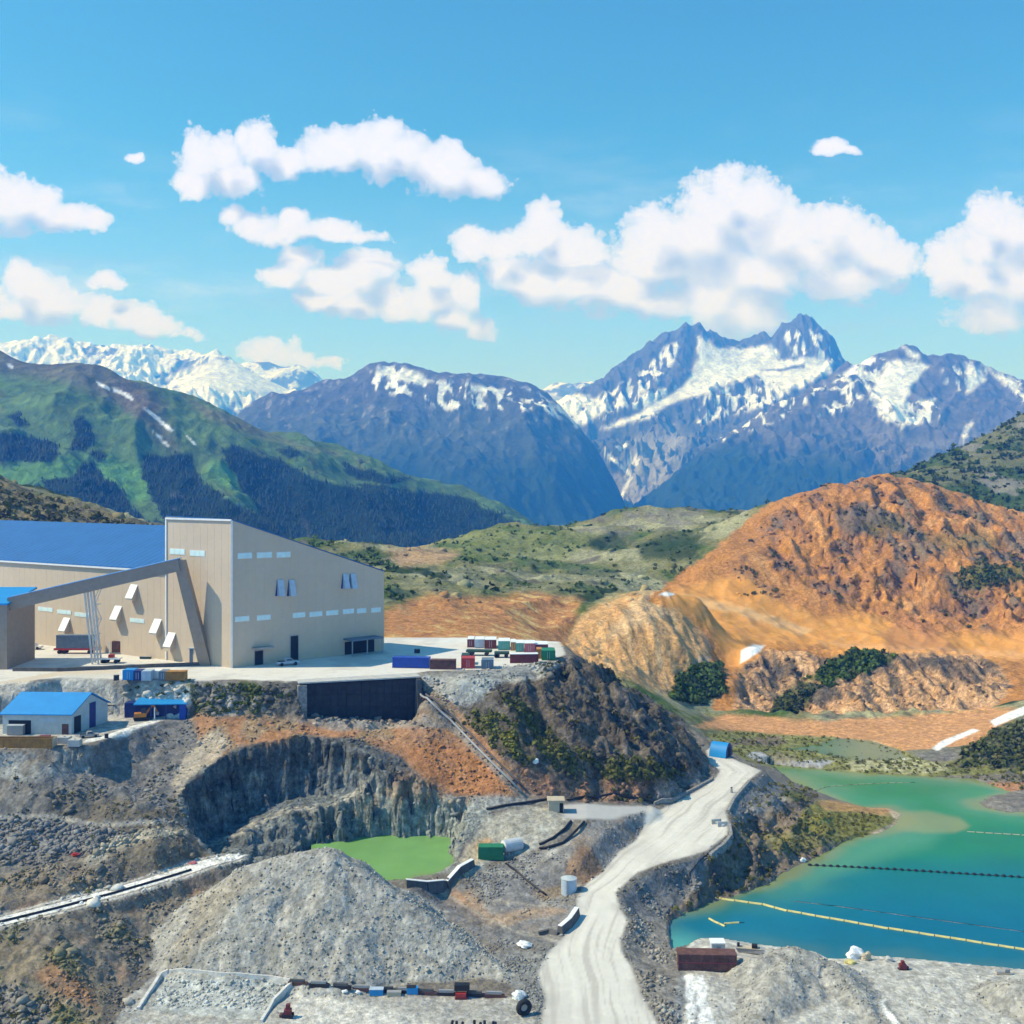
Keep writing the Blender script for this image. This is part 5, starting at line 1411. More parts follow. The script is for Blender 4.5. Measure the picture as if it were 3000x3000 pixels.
M_OCHRE = mat('weathered_orange_steel', (0.36, 0.17, 0.035), 0.75, 0.25)
M_TEAL = mat('teal_paint', (0.10, 0.36, 0.30), 0.55, 0.12)
M_GREEN = mat('green_paint', (0.015, 0.19, 0.085), 0.55, 0.12)
M_DGREEN = mat('dark_green_paint', (0.02, 0.06, 0.045), 0.6, 0.15)
M_NAVY = mat('navy_paint', (0.012, 0.03, 0.16), 0.5, 0.12)
M_RBLUE = mat('royal_blue_paint', (0.012, 0.06, 0.36), 0.5, 0.12)
M_PINK = mat('faded_red_paint', (0.42, 0.12, 0.14), 0.6, 0.15)
M_PALE = mat('pale_blue_grey_paint', (0.42, 0.50, 0.58), 0.55, 0.1)
M_GREYC = mat('slate_blue_paint', (0.13, 0.18, 0.24), 0.55, 0.15)
M_LWALL = mat('light_grey_cladding', (0.44, 0.49, 0.50), 0.65, 0.08)
M_GLASS = mat('dark_glass', (0.02, 0.03, 0.04), 0.1, 0.05)
M_TYRE = mat('tyre_rubber', (0.02, 0.02, 0.02), 0.9, 0.2)
M_YELLOW = mat('yellow_float', (0.62, 0.53, 0.20), 0.6, 0.15)
M_TAN = mat('tan_board', (0.50, 0.42, 0.30), 0.8, 0.12)


class MB:
    """collects simple solids into one mesh object"""

    def __init__(self):
        self.v, self.f = [], []

    def solid(self, verts, faces):
        o = len(self.v)
        self.v += [tuple(p) for p in verts]
        self.f += [tuple(i + o for i in f) for f in faces]
        return self

    def hexa(self, b, t):
        """bottom loop and top loop (same number of points)"""
        n = len(b)
        return self.solid(list(b) + list(t), [tuple(range(n - 1, -1, -1)), tuple(range(n, 2 * n))] + [(i, (i + 1) % n, (i + 1) % n + n, i + n) for i in range(n)])

    def box(self, x0, x1, y0, y1, z0, z1):
        return self.hexa([(x0, y0, z0), (x1, y0, z0), (x1, y1, z0), (x0, y1, z0)], [(x0, y0, z1), (x1, y0, z1), (x1, y1, z1), (x0, y1, z1)])

    def bar(self, a, b, w, h=None):
        a, b = Vector(a), Vector(b)
        h = h or w
        d = (b - a).normalized()
        up = Vector((0, 0, 1)) if abs(d.z) < 0.95 else Vector((0, 1, 0))
        s = d.cross(up).normalized()
        u = s.cross(d).normalized()
        c = [(-1, -1), (1, -1), (1, 1), (-1, 1)]
        return self.hexa([a + s * (i * w / 2) + u * (j * h / 2) for i, j in c], [b + s * (i * w / 2) + u * (j * h / 2) for i, j in c])

    def cyl(self, a, b, r0, r1=None, n=12):
        a, b = Vector(a), Vector(b)
        r1 = r0 if r1 is None else r1
        d = (b - a).normalized()
        up = Vector((0, 0, 1)) if abs(d.z) < 0.95 else Vector((0, 1, 0))
        s = d.cross(up).normalized()
        u = s.cross(d).normalized()
        ang = [2 * math.pi * i / n for i in range(n)]
        return self.hexa([a + s * math.cos(t) * r0 + u * math.sin(t) * r0 for t in ang], [b + s * math.cos(t) * r1 + u * math.sin(t) * r1 for t in ang])

    def tube(self, pts, r, n=8):
        pts = [Vector(p) for p in pts]
        rings = []
        for i, p in enumerate(pts):
            d = (pts[min(i + 1, len(pts) - 1)] - pts[max(i - 1, 0)]).normalized()
            s = d.cross(Vector((0, 0, 1)))
            s = s.normalized() if s.length > 1e-4 else Vector((1, 0, 0))
            u = s.cross(d).normalized()
            rings.append([p + s * math.cos(2 * math.pi * k / n) * r + u * math.sin(2 * math.pi * k / n) * r for k in range(n)])
        o = len(self.v)
        for rg in rings:
            self.v += [tuple(p) for p in rg]
        for i in range(len(rings) - 1):
            for k in range(n):
                a = o + i * n + k; b = o + i * n + (k + 1) % n
                self.f.append((a, b, b + n, a + n))
        self.f.append(tuple(o + k for k in range(n - 1, -1, -1)))
        self.f.append(tuple(o + (len(rings) - 1) * n + k for k in range(n)))
        return self

    def build(self, name, m, parent=None, smooth=False, bevel=0.0):
        me = bpy.data.meshes.new(name)
        me.from_pydata(self.v, [], self.f)
        me.materials.append(m)
        if smooth:
            me.polygons.foreach_set('use_smooth', np.ones(len(me.polygons), dtype=bool))
        me.update()
        o = link_mesh(name, me, parent)
        if bevel:
            md = o.modifiers.new('soft_edges', 'BEVEL')
            md.width = bevel
            md.segments = 2
            md.limit_method = 'ANGLE'
        return o


def copy_tree(o, parent=None):
    c = o.copy()
    COL.objects.link(c)
    if parent is not None:
        c.parent = parent
        c.matrix_parent_inverse = o.matrix_parent_inverse.copy()
    for ch in list(o.children):
        copy_tree(ch, c)
    return c


# ------------------------------------------------------------------ the mill
YZ = 40.0
A = P(680, 1957, YZ)
L = Vector((-0.85, 0.527, 0)).normalized()
B = P(1125, 1905, YZ)
R = (B - A).normalized()
N_L = Vector((-L.y, L.x, 0)) * -1          # into the building from the left facade
if N_L.y < 0:
    N_L = -N_L
OUT_L = -N_L
OUT_R = Vector((R.y, -R.x, 0))
if OUT_R.y > 0:
    OUT_R = -OUT_R


def along(o, d, px):
    """distance along a wall from o to the bearing px"""
    k = (px - CX) / F
    return (k * o.y - o.x) / (d.x - k * d.y)


def wall_pt(o, d, px, py):
    t = along(o, d, px)
    p = o + d * t
    return t, ZC - (py - CY) / F * p.y


def wquad(mb, o, d, out, t0, t1, z0, z1, o0, o1):
    """a slab on a wall between two distances and heights"""
    pts = [(t0, o0), (t1, o0), (t1, o1), (t0, o1)]
    mb.hexa([o + d * t + out * q + Vector((0, 0, z0 - o.z)) for t, q in pts], [o + d * t + out * q + Vector((0, 0, z1 - o.z)) for t, q in pts])
    return mb


mill = empty('mill_building', tuple(A), 'huge beige metal mill building with a sloping tower block and long blue roofed wing', 'building')


def child(mb, name, m, parent=mill, **kw):
    base = parent
    while base.parent:
        base = base.parent
    o0 = base.location
    mb.v = [(x - o0.x, y - o0.y, z - o0.z) for x, y, z in mb.v]
    return mb.build(name, m, parent, **kw)


tT = along(A, L, 487)
Tp = A + L * tT
zA, zB = 75.7, 61.0
backs = N_L * 0
# tower walls: parallelogram A-B / T-TB
TB = Tp + (B - A)
mb = MB()
mb.hexa([A, B, TB, Tp], [Vector((A.x, A.y, zA)), Vector((B.x, B.y, zB)), Vector((TB.x, TB.y, zB)), Vector((Tp.x, Tp.y, zA + 0.5))])
child(mb, 'wall', M_BEIGE)
mb = MB()                                     # roof sheet and edge flashing, a little proud
e = 0.14
c4 = [A - R * e - L * e, B + R * e - L * e, TB + R * e + L * e, Tp - R * e + L * e]
zz = [zA + 0.05, zB + 0.05, zB + 0.05, zA + 0.55]
mb.hexa([Vector((p.x, p.y, z)) for p, z in zip(c4, zz)], [Vector((p.x, p.y, z + 0.2)) for p, z in zip(c4, zz)])
child(mb, 'roof', M_BLUE)
mb = MB()
wquad(mb, A, L, OUT_L, 0.0, tT, zA - 0.15, zA + 0.28, 0.02, 0.42)
child(mb, 'flashing', M_TRIM)
mb = MB()
mb.box(A.x - 0.22, A.x + 0.2, A.y - 0.3, A.y - 0.02, YZ, zA)
child(mb, 'corner_trim', M_TRIM)
mb = MB()
wquad(mb, A, L, OUT_L, tT - 0.3, tT + 0.15, YZ, zA + 0.2, 0.02, 0.25)
child(mb, 'corner_trim', M_TRIM)
# left wing
tE = 140.0
W0, W1 = A + L * (tT + 0.02), A + L * tE
ze = 62.4
rise, run = 9.6, 25.0
mb = MB()
bk = N_L * 50
mb.hexa([W0, W1, W1 + bk, W0 + bk], [Vector((p.x, p.y, ze - 0.3)) for p in (W0, W1, W1 + bk, W0 + bk)])
child(mb, 'wall', M_BEIGE)
mb = MB()
e0, e1 = W0 + OUT_L * 0.5, W1 + OUT_L * 0.5
r0, r1 = W0 + N_L * run, W1 + N_L * run
b0, b1 = W0 + N_L * 50.5, W1 + N_L * 50.5
def zv(p, z): return Vector((p.x, p.y, z))
for z_off, in ((0.0,),):
    prof = [(e0, e1, ze), (r0, r1, ze + rise), (b0, b1, ze)]
    lo = [zv(p, z) for p, _, z in prof] ; lo1 = [zv(q, z) for _, q, z in prof]
    up = [v + Vector((0, 0, 0.5)) for v in lo]; up1 = [v + Vector((0, 0, 0.5)) for v in lo1]
    for i in (0, 1):
        mb.hexa([lo[i], lo1[i], lo1[i + 1], lo[i + 1]], [up[i], up1[i], up1[i + 1], up[i + 1]])
mb.hexa([zv(W0, ze - 0.3), zv(W0 + L * 0.3, ze - 0.3), zv(W0 + L * 0.3 + bk, ze - 0.3), zv(W0 + bk, ze - 0.3)], [zv(W0, ze), zv(W0 + L * .3, ze), zv(W0 + L * .3 + bk, ze), zv(W0 + bk, ze)])
child(mb, 'roof', M_BLUE)
mb = MB()
for k in range(int((tE - tT) / 2.2)):         # standing seams
    p0, p1 = e0 + L * (k * 2.2 + 0.6), r0 + L * (k * 2.2 + 0.6)
    mb.bar(zv(p0, ze + 0.53), zv(p1, ze + rise + 0.52), 0.05, 0.04)
o = child(mb, 'roof_seams', M_BLUE)
mb = MB()
wquad(mb, A, L, OUT_L, tT + 0.3, tE, ze - 0.25, ze + 0.2, 0.5, 0.72)
child(mb, 'gutter', M_TRIM)
# cladding ribs
mb = MB()
t = 1.2
while t < tE:
    z1 = zA - 0.3 if t < tT else ze - 0.4
    wquad(mb, A, L, OUT_L, t, t + 0.09, YZ + 0.3, z1, -0.01, 0.018)
    t += 2.4
t = 1.4
lenR = (B - A).length
while t < lenR - 0.3:
    z1 = zA + (zB - zA) * t / lenR - 0.25
    wquad(mb, A, R, OUT_R, t, t + 0.09, YZ + 0.3, z1, -0.01, 0.018)
    t += 2.4
o = child(mb, 'cladding_ribs', M_BEIGE)
o['kind'] = 'stuff'


def windows(o, d, out, lst, h):
    for (p0, p1, py) in lst:
        t0, zc = wall_pt(o, d, p0, py)
        t1, zc1 = wall_pt(o, d, p1, py)
        a, b = min(t0, t1), max(t0, t1)
        z = 0.5 * (zc + zc1)
        w = child(wquad(MB(), o, d, out, a, b, z - h / 2, z + h / 2, 0.0, 0.09), 'window', M_TRIM)
        child(wquad(MB(), o, d, out, a + 0.15, b - 0.15, z - h / 2 + 0.15, z + h / 2 - 0.15, 0.05, 0.11), 'pane', M_WIN, w)
        for q in (0.33, 0.66):
            tq = a + (b - a) * q
            child(wquad(MB(), o, d, out, tq - 0.05, tq + 0.05, z - h / 2 + 0.15, z + h / 2 - 0.15, 0.09, 0.14), 'mullion', M_TRIM, w)


windows(A, L, OUT_L, [(498, 542, 1616), (557, 601, 1621)], 1.5)
windows(A, L, OUT_L, [(112, 155, 1785), (168, 209, 1793), (219, 261, 1801), (381, 423, 1818), (62, 100, 1778), (0, 45, 1768)], 1.15)
windows(A, R, OUT_R, [(696, 738, 1628), (752, 797, 1626), (810, 851, 1625)], 1.45)
windows(A, R, OUT_R, [(688, 730, 1813), (752, 793, 1809), (857, 894, 1802), (906, 944, 1799), (955, 991, 1795), (1004, 1037, 1791), (1045, 1073, 1789), (1087, 1115, 1787)], 1.3)
# scoop louvres on the shaded wall
for (p0, p1, y0, y1) in ((812, 829, 1699, 1744), (846, 862, 1699, 1744), (1004, 1019, 1681, 1722), (1026, 1041, 1681, 1722)):
    t0, z1 = wall_pt(A, R, p0, y0); t1, z0 = wall_pt(A, R, p1, y1)
    pa, pb = A + R * t0, A + R * t1
    mb = MB()
    mb.hexa([zv(pa, z0), zv(pb, z0), zv(pb + OUT_R * 1.3, z0 - 0.1), zv(pa + OUT_R * 1.3, z0 - 0.1)], [zv(pa, z1), zv(pb, z1), zv(pb + OUT_R * 0.25, z1), zv(pa + OUT_R * 0.25, z1)])
    w = child(mb, 'louvre', M_PALE)
    for q0, s in ((pa, -1), (pb, 1)):
        ck = MB()
        q1 = q0 + R * (0.55 * s)
        ck.hexa([zv(q0, z0 - 0.1), zv(q1, z0 - 0.1), zv(q1 + OUT_R * 0.06, z0 - 0.1), zv(q0 + OUT_R * 0.06, z0 - 0.1)], [zv(q0 - R * (0.3 * s), z1), zv(q1 - R * (0.5 * s), z1), zv(q1 - R * (0.5 * s) + OUT_R * 0.06, z1), zv(q0 - R * (0.3 * s) + OUT_R * 0.06, z1)])
        child(ck, 'cheek_shade', M_NAVY, w)  # flat navy strip standing in for the scoop's shaded side
# doors
def wall_door(p0, p1, ytop, name='door', m=M_DARK):
    t0, z1 = wall_pt(A, R, p0, ytop); t1, _ = wall_pt(A, R, p1, ytop)
    dr = child(wquad(MB(), A, R, OUT_R, t0, t1, YZ + 0.02, z1, -0.02, 0.06), name, m)
    fr = MB()
    wquad(fr, A, R, OUT_R, t0 - 0.18, t0, YZ + 0.02, z1 + 0.18, 0, 0.14)
    wquad(fr, A, R, OUT_R, t1, t1 + 0.18, YZ + 0.02, z1 + 0.18, 0, 0.14)
    wquad(fr, A, R, OUT_R, t0, t1, z1, z1 + 0.18, 0, 0.14)
    child(fr, 'frame', M_STEEL, dr)
    return t0, t1, z1


wall_door(746, 770, 1908)
t0, t1, z1 = wall_door(851, 873, 1864)
tc0, zc = wall_pt(A, R, 738, 1890); tc1, _ = wall_pt(A, R, 792, 1890)
child(wquad(MB(), A, R, OUT_R, tc0, tc1, zc - 0.9, zc - 0.55, 0.0, 2.0), 'canopy', M_STEEL)
# enclosed dock at the far end
tc0, zc = wall_pt(A, R, 1006, 1868); tc1, _ = wall_pt(A, R, 1098, 1880)
dk = child(wquad(MB(), A, R, OUT_R, tc0, tc1, zc - 0.6, zc - 0.2, 0.0, 4.2), 'dock_canopy', M_GREYC)
for q in (tc0 + 0.3, (tc0 + tc1) / 2, tc1 - 0.3):
    p = A + R * q + OUT_R * 3.9
    child(MB().bar((p.x, p.y, YZ), (p.x, p.y, zc - 0.6), 0.3), 'post', M_STEEL, dk)
child(wquad(MB(), A, R, OUT_R, tc0 + 0.4, tc1 - 0.2, YZ + 0.02, zc - 1.2, -0.02, 0.08), 'door', M_DARK)
# sloping hoods over the conveyor outlets
def hood(px, py, w=2.5, h=3.6, out=1.7):
    t, z = wall_pt(A, L, px, py)
    pa, pb = A + L * (t - w / 2), A + L * (t + w / 2)
    m_ = MB()
    m_.hexa([zv(pa, z - h * 0.5), zv(pb, z - h * 0.5), zv(pb + OUT_L * out, z - h * 0.70), zv(pa + OUT_L * out, z - h * 0.70)],
            [zv(pa, z + h * 0.5), zv(pb, z + h * 0.5), zv(pb + OUT_L * out, z - h * 0.40), zv(pa + OUT_L * out, z - h * 0.40)])
    hd = child(m_, 'hood', M_BEIGE)
    m_ = MB()
    m_.hexa([zv(pa + L * -0.1, z + h * 0.51), zv(pb + L * 0.1, z + h * 0.51), zv(pb + L * 0.1 + OUT_L * (out + 0.15), z - h * 0.41), zv(pa + L * -0.1 + OUT_L * (out + 0.15), z - h * 0.41)],
            [zv(pa + L * -0.1, z + h * 0.55), zv(pb + L * 0.1, z + h * 0.55), zv(pb + L * 0.1 + OUT_L * (out + 0.15), z - h * 0.37), zv(pa + L * -0.1 + OUT_L * (out + 0.15), z - h * 0.37)])
    child(m_, 'hood_roof', M_WHITE, hd)


for hx, hy in ((393, 1735), (347, 1797), (77, 1820), (196, 1831), (463, 1836), (504, 1876)):
    hood(hx, hy)

# ------------------------------------------------------------------ conveyor gallery and its transfer house
GA = Q(30, 1768, 275.5)
GB = Q(528, 1654, 278.0)
gal = empty('conveyor_gallery', (GB.x, GB.y, YZ), 'long enclosed conveyor gallery climbing to the beige tower with a leaning end leg', 'conveyor')
mb = MB().bar(GA, GB, 2.6, 3.0)
child(mb, 'gallery_body', M_BROWN, gal)
mb = MB().bar(GA + Vector((0, 0, 1.62)), GB + Vector((0, 0, 1.62)), 3.0, 0.2)
child(mb, 'gallery_roof', mat('pale_blue_sheet', (0.22, 0.42, 0.70), 0.5, 0.06), gal)
foot = P(603, 1948, YZ)
mb = MB()
tl, tr = Q(512, 1640, 278.2), Q(541, 1640, 278.2)
bl, br = foot + Vector((-1.4, 0, 0)), foot + Vector((1.5, 0, 0))
dv = Vector((0, 1.25, 0))
mb.hexa([bl - dv, br - dv, br + dv, bl + dv], [tl - dv * 1.05, tr - dv * 1.05, tr + dv * 1.05, tl + dv * 1.05])
child(mb, 'leg', M_BROWN, gal)
mb = MB()
tb = P(284, 1944, YZ)
gt = GA + (GB - GA) * ((tb.x - GA.x) / (GB.x - GA.x))
for s in (-0.75, 0.75):
    for q in (-1.0, 1.0):
        mb.bar((tb.x + s, tb.y + q, YZ), (gt.x + s, gt.y + q, gt.z - 1.5), 0.36)
hN = 5
for q in (-1.0, 1.0):
    for k in range(hN):
        za, zb_ = YZ + (gt.z - 1.5 - YZ) * k / hN, YZ + (gt.z - 1.5 - YZ) * (k + 1) / hN
        s = 0.75 if k % 2 else -0.75
        mb.bar((tb.x + s, tb.y + q, za), (tb.x - s, tb.y + q, zb_), 0.16)
        mb.bar((tb.x - 0.75, tb.y + q, zb_), (tb.x + 0.75, tb.y + q, zb_), 0.16)
child(mb, 'trestle', M_GAL, gal)
th = empty('transfer_house', (Q(0, 1957, 275).x, 275.0, YZ), 'shadowed brown transfer house with a blue roof at the low end of the conveyor gallery', 'building')
hx0, hx1 = -152.0, GA.x + 0.3
zt_ = 55.6
mb = MB().box(hx0, hx1, 273.0, 289.0, YZ, zt_)
child(mb, 'wall', M_BROWN, th)
mb = MB()
mb.hexa([(hx0 - .4, 272.4, zt_ - 0.1), (hx1 + .4, 272.4, zt_ - 0.1), (hx1 + .4, 289.5, zt_ + 2.2), (hx0 - .4, 289.5, zt_ + 2.2)], [(hx0 - .4, 272.4, zt_ + .35), (hx1 + .4, 272.4, zt_ + .35), (hx1 + .4, 289.5, zt_ + 2.65), (hx0 - .4, 289.5, zt_ + 2.65)])
child(mb, 'roof', M_SKYBLUE, th)
mb = MB().box(hx1 - 6.0, hx1 - 2.0, 272.9, 273.02, YZ, YZ + 4.6)
child(mb, 'door', M_DARK, th)
# dark kerb wall along the front of the loading yard
kw = MB()
kp = [P(38, 1966, YZ), P(170, 1967, YZ), P(300, 1962, YZ), P(450, 1955, YZ), P(612, 1949, YZ)]
for a_, b__ in zip(kp[:-1], kp[1:]):
    kw.bar(a_ + Vector((0, 0, 0.4)), b__ + Vector((0, 0, 0.4)), 0.5, 0.9)
tag(kw.build('kerb_wall', M_DCONC), 'low dark concrete kerb wall along the front of the loading yard', 'wall')

# ------------------------------------------------------------------ loading wall under the yard
lw = empty('retaining_wall', tuple((WALL_A + WALL_B) / 2), 'black shaded retaining wall bay under the edge of the white yard', 'wall')
wa, wb_ = WALL_A.copy(), WALL_B.copy()
wa.z, wb_.z = 32.0, 29.5
wd = (wb_ - wa); wd.z = 0; wlen = wd.length; wd.normalize()
wo = Vector((wd.y, -wd.x, 0))
n = 14
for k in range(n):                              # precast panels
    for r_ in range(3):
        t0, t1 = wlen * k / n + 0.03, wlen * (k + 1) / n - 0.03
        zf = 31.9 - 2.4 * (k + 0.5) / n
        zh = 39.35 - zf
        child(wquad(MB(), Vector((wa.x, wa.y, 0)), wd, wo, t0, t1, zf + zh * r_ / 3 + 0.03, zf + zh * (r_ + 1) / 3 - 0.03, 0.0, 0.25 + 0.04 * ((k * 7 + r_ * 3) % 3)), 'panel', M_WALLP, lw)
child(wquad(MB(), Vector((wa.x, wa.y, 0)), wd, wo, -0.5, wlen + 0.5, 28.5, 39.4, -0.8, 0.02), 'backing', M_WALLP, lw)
mb = MB()
wquad(mb, Vector((wa.x, wa.y, 0)), wd, wo, -2.0, wlen + 1.2, 39.75, 40.05, -3.0, 1.3)
child(mb, 'deck_slab', M_CONC, lw)
for tq, wdt in ((-2.2, 2.0), (wlen + 0.1, 1.1)):
    q0 = Vector((wa.x, wa.y, 0)) + wd * tq
    mb = MB()
    zf = 31.5 if tq < 0 else 29.2
    f_ = 2.0 if tq < 0 else 4.2
    pl = [q0, q0 + wd * wdt, q0 + wd * wdt + wo * f_, q0 + wo * f_]
    pt = [q0, q0 + wd * wdt, q0 + wd * wdt + wo * 1.9, q0 + wo * 1.9]
    mb.hexa([zv(p, zf - 1.5) for p in pl], [zv(p, 39.4) for p in pt])
    child(mb, 'wing_wall', M_WINDROW if tq < 0 else M_DCONC, lw)

# ------------------------------------------------------------------ yard clutter, vehicles, sheds
def at(px, py, z):
    return P(px, py, z)


def container(px, py, z, w, l, h, m, label, group, rz=0.0, end=True, lower=0.0):
    """steel box: w across the view, l in depth; doors on the end that faces the camera."""
    p = at(px, py, z)
    t = empty('shipping_container', (p.x, p.y, z), label, 'container', rz, group)
    mb = MB().box(-w / 2, w / 2, 0.06, l, 0.12, h)
    mb.build('shell', m, t)
    for sx_ in (-1, 1):
        MB().box(sx_ * (w / 2) - 0.09, sx_ * (w / 2) + 0.09, 0.0, 0.18, 0.0, h + 0.03).build('corner_post', m, t)
    if end and w < 3.5:
        for sx_ in (-1, 1):
            MB().box(min(sx_ * 0.03, sx_ * (w / 2 - 0.12)), max(sx_ * 0.03, sx_ * (w / 2 - 0.12)), 0.0, 0.055, 0.25, h - 0.12).build('door', m, t)
        MB().bar((-0.25, -0.03, 0.4), (-0.25, -0.03, h - 0.3), 0.07).build('lock_rod', M_GAL, t)
        MB().bar((0.25, -0.03, 0.4), (0.25, -0.03, h - 0.3), 0.07).build('lock_rod', M_GAL, t)
    else:
        rb = MB()
        k = -w / 2 + 0.4
        while k < w / 2 - 0.3:
            rb.box(k, k + 0.18, 0.0, 0.055, 0.3, h - 0.2)
            k += 0.42
        o = rb.build('corrugation', m, t)
        o['kind'] = 'stuff'
    rf = MB().box(-w / 2 - 0.04, w / 2 + 0.04, 0.02, l + 0.04, h, h + 0.1)
    rf.build('roof', M_WHITE if lower else m, t)
    return t


CG = 'shipping containers in the yard beside the mill'
container(1379, 1897, YZ, 1.7, 6, 2.2, M_DRED, 'dark red container at the start of the back row in the container yard', CG, lower=1)
container(1405, 1899, YZ, 2.5, 6, 2.3, M_PALE, 'pale grey container in the back row between two red ones', CG, lower=1)
container(1437, 1901, YZ, 3.0, 6, 2.4, M_DRED, 'red container in the back row next to the teal one', CG, lower=1)
container(1477, 1905, YZ, 3.0, 6, 2.4, M_TEAL, 'wide teal container in the middle of the back row', CG, lower=1)
container(1504, 1906, YZ, 1.2, 6, 2.2, M_ORANGE, 'narrow orange container between the two teal ones', CG, lower=1)
container(1523, 1910, YZ, 2.0, 6, 2.3, M_TEAL, 'small teal container beside the faded red one', CG, lower=1)
container(1552, 1912, YZ, 2.7, 6, 2.4, M_PINK, 'faded red container near the end of the back row', CG, lower=1)
container(1585, 1906, YZ, 3.6, 6, 1.6, M_DRED, 'low dark red container at the far end of the back row', CG, end=False, lower=1)
container(1536, 1943, YZ, 6.9, 2.4, 2.2, M_DRED, 'long dark red container lying across the middle of the container yard', CG, rz=0.06, lower=1)
container(1580, 1930, YZ, 1.3, 4, 2.3, M_ORANGE, 'bright orange container touching the green one', CG)
container(1607, 1935, YZ, 3.3, 5, 2.4, M_GREEN, 'green container at the edge of the yard above the rocky hill', CG)
container(1371, 1959, YZ, 3.1, 4, 2.4, M_RED, 'red container alone near the front edge of the container yard', CG)
container(1363, 1948, YZ, 1.8, 4, 2.3, M_DGREEN, 'dark green container behind the lone red one', CG)
container(1428, 1960, YZ, 2.8, 4, 2.1, M_GREYC, 'slate blue container at the front edge of the container yard', CG)
container(1203, 1958, YZ, 8.9, 2.5, 2.5, M_RBLUE, 'long royal blue container beside the corner of the mill', CG, rz=-0.12)
container(1297, 1962, YZ, 6.0, 2.4, 2.2, M_RUST, 'dark brown container in line behind the royal blue one', CG, rz=-0.06)
FG = 'small containers along the white road below the mill'
container(376, 1994, YZ, 2.5, 3, 2.3, M_SKYBLUE, 'bright blue container on the white road edge', FG)
container(402, 1995, YZ, 1.6, 3, 2.2, M_NAVY, 'navy container squeezed between the bright blue and pale ones', FG)
container(428, 1996, YZ, 2.0, 3, 2.2, M_PALE, 'pale blue grey container on the road edge beside the navy one', FG)
container(454, 1990, YZ, 1.9, 3, 1.8, M_WHITE, 'small white container on the road edge', FG)
container(476, 1994, YZ, 1.6, 3, 2.0, M_GREYC, 'slate grey container beside the orange one on the road', FG)
container(513, 1995, YZ, 4.3, 2.4, 2.0, M_OCHRE, 'weathered orange container on the white road', FG)


def trailer(px, py, z, l, h, m, label, name='flatbed_trailer', cat='trailer', group=None, rz=0.0, load=None):
    p = at(px, py, z)
    t = empty(name, (p.x, p.y, z), label, cat, rz, group)
    MB().box(-l / 2, l / 2, 0, 2.4, 0.95, 0.95 + h).build('bed', m, t)
    for k in (-0.38, -0.27, 0.3):
        for yy in (0.15, 2.0):
            w = MB().cyl((l * k, yy - 0.15, 0.5), (l * k, yy + 0.25, 0.5), 0.5)
            w.build('wheel', M_TYRE, t, smooth=False)
    if load:
        MB().box(*load[:4], 0.97 + h, 0.97 + h + load[4]).build('load', load[5], t)
    return t


trailer(1402, 1922, YZ, 6.6, 0.5, M_DGREEN, 'long dark green flatbed trailer between the rows of containers', group='trailers in the container yard', rz=-0.1)
trailer(1470, 1928, YZ, 3.8, 0.5, M_DGREEN, 'short dark green flatbed trailer beside the long dark red container', group='trailers in the container yard')
trailer(222, 1916, YZ, 11.6, 0.5, M_RED, 'red flatbed trailer carrying a dark grey box under the conveyor gallery', rz=0.0, load=(-5.2, 4.2, 0.1, 2.3, 3.4, M_GREYC))
trailer(322, 1944, YZ, 4.6, 0.35, M_WHITE, 'small white trailer near the foot of the steel trestle', load=(-0.6, 0.6, 0.5, 1.8, 0.8, M_RED))


def pickup(px, py, z, m, label, rz=0.0, s=1.0, group=None):
    p = at(px, py, z)
    t = empty('pickup_truck', (p.x, p.y, z), label, 'truck', rz, group)
    t.scale = (s, s, s)
    b = MB()
    b.hexa([(-2.7, 0, 0.45), (2.7, 0, 0.45), (2.7, 1.9, 0.45), (-2.7, 1.9, 0.45)], [(-2.65, 0.03, 1.05), (2.6, 0.03, 0.98), (2.6, 1.87, 0.98), (-2.65, 1.87, 1.05)])
    b.build('body', m, t, bevel=0.06)
    c = MB().hexa([(-0.7, 0.06, 1.05), (1.5, 0.06, 1.02), (1.5, 1.84, 1.02), (-0.7, 1.84, 1.05)], [(-0.5, 0.2, 1.75), (0.75, 0.2, 1.75), (0.75, 1.7, 1.75), (-0.5, 1.7, 1.75)])
    cb = c.build('cab', m, t, bevel=0.05)
    MB().hexa([(0.82, 0.25, 1.70), (0.86, 0.25, 1.70), (0.86, 1.65, 1.70), (0.82, 1.65, 1.70)], [(0.8, 0.25, 1.72), (0.84, 0.25, 1.72), (0.84, 1.65, 1.72), (0.8, 1.65, 1.72)]).build('windscreen', M_GLASS, cb)
    MB().hexa([(-0.55, 0.07, 1.18), (1.15, 0.07, 1.18), (1.15, 0.10, 1.18), (-0.55, 0.10, 1.18)], [(-0.45, 0.14, 1.62), (0.72, 0.14, 1.62), (0.72, 0.2, 1.62), (-0.45, 0.2, 1.62)]).build('side_window', M_GLASS, cb)
    MB().box(-2.6, -0.8, 0.15, 1.75, 1.06, 1.09).build('load_bed', M_DARK, t)
    for wx in (-1.7, 1.75):
        for wy in (-0.02, 1.66):
            MB().cyl((wx, wy, 0.42), (wx, wy + 0.26, 0.42), 0.42, n=14).build('wheel', M_TYRE, t)
    return t


pickup(90, 1904, YZ, M_WHITE, 'white pickup truck parked by the mill wall near the transfer house')
pickup(846, 1950, YZ, M_PALE, 'pale pickup truck in the shadow by the tall door of the mill', rz=0.5)


def box_unit(name, cat, label, px, py, z, parts, rz=0.0, group=None):
    p = at(px, py, z) if z > 25 else hit(px, py)
    t = empty(name, tuple(p), label, cat, rz, group)
    for nm, dims, m in parts:
        MB().box(*dims).build(nm, m, t, bevel=0.04)
    return t


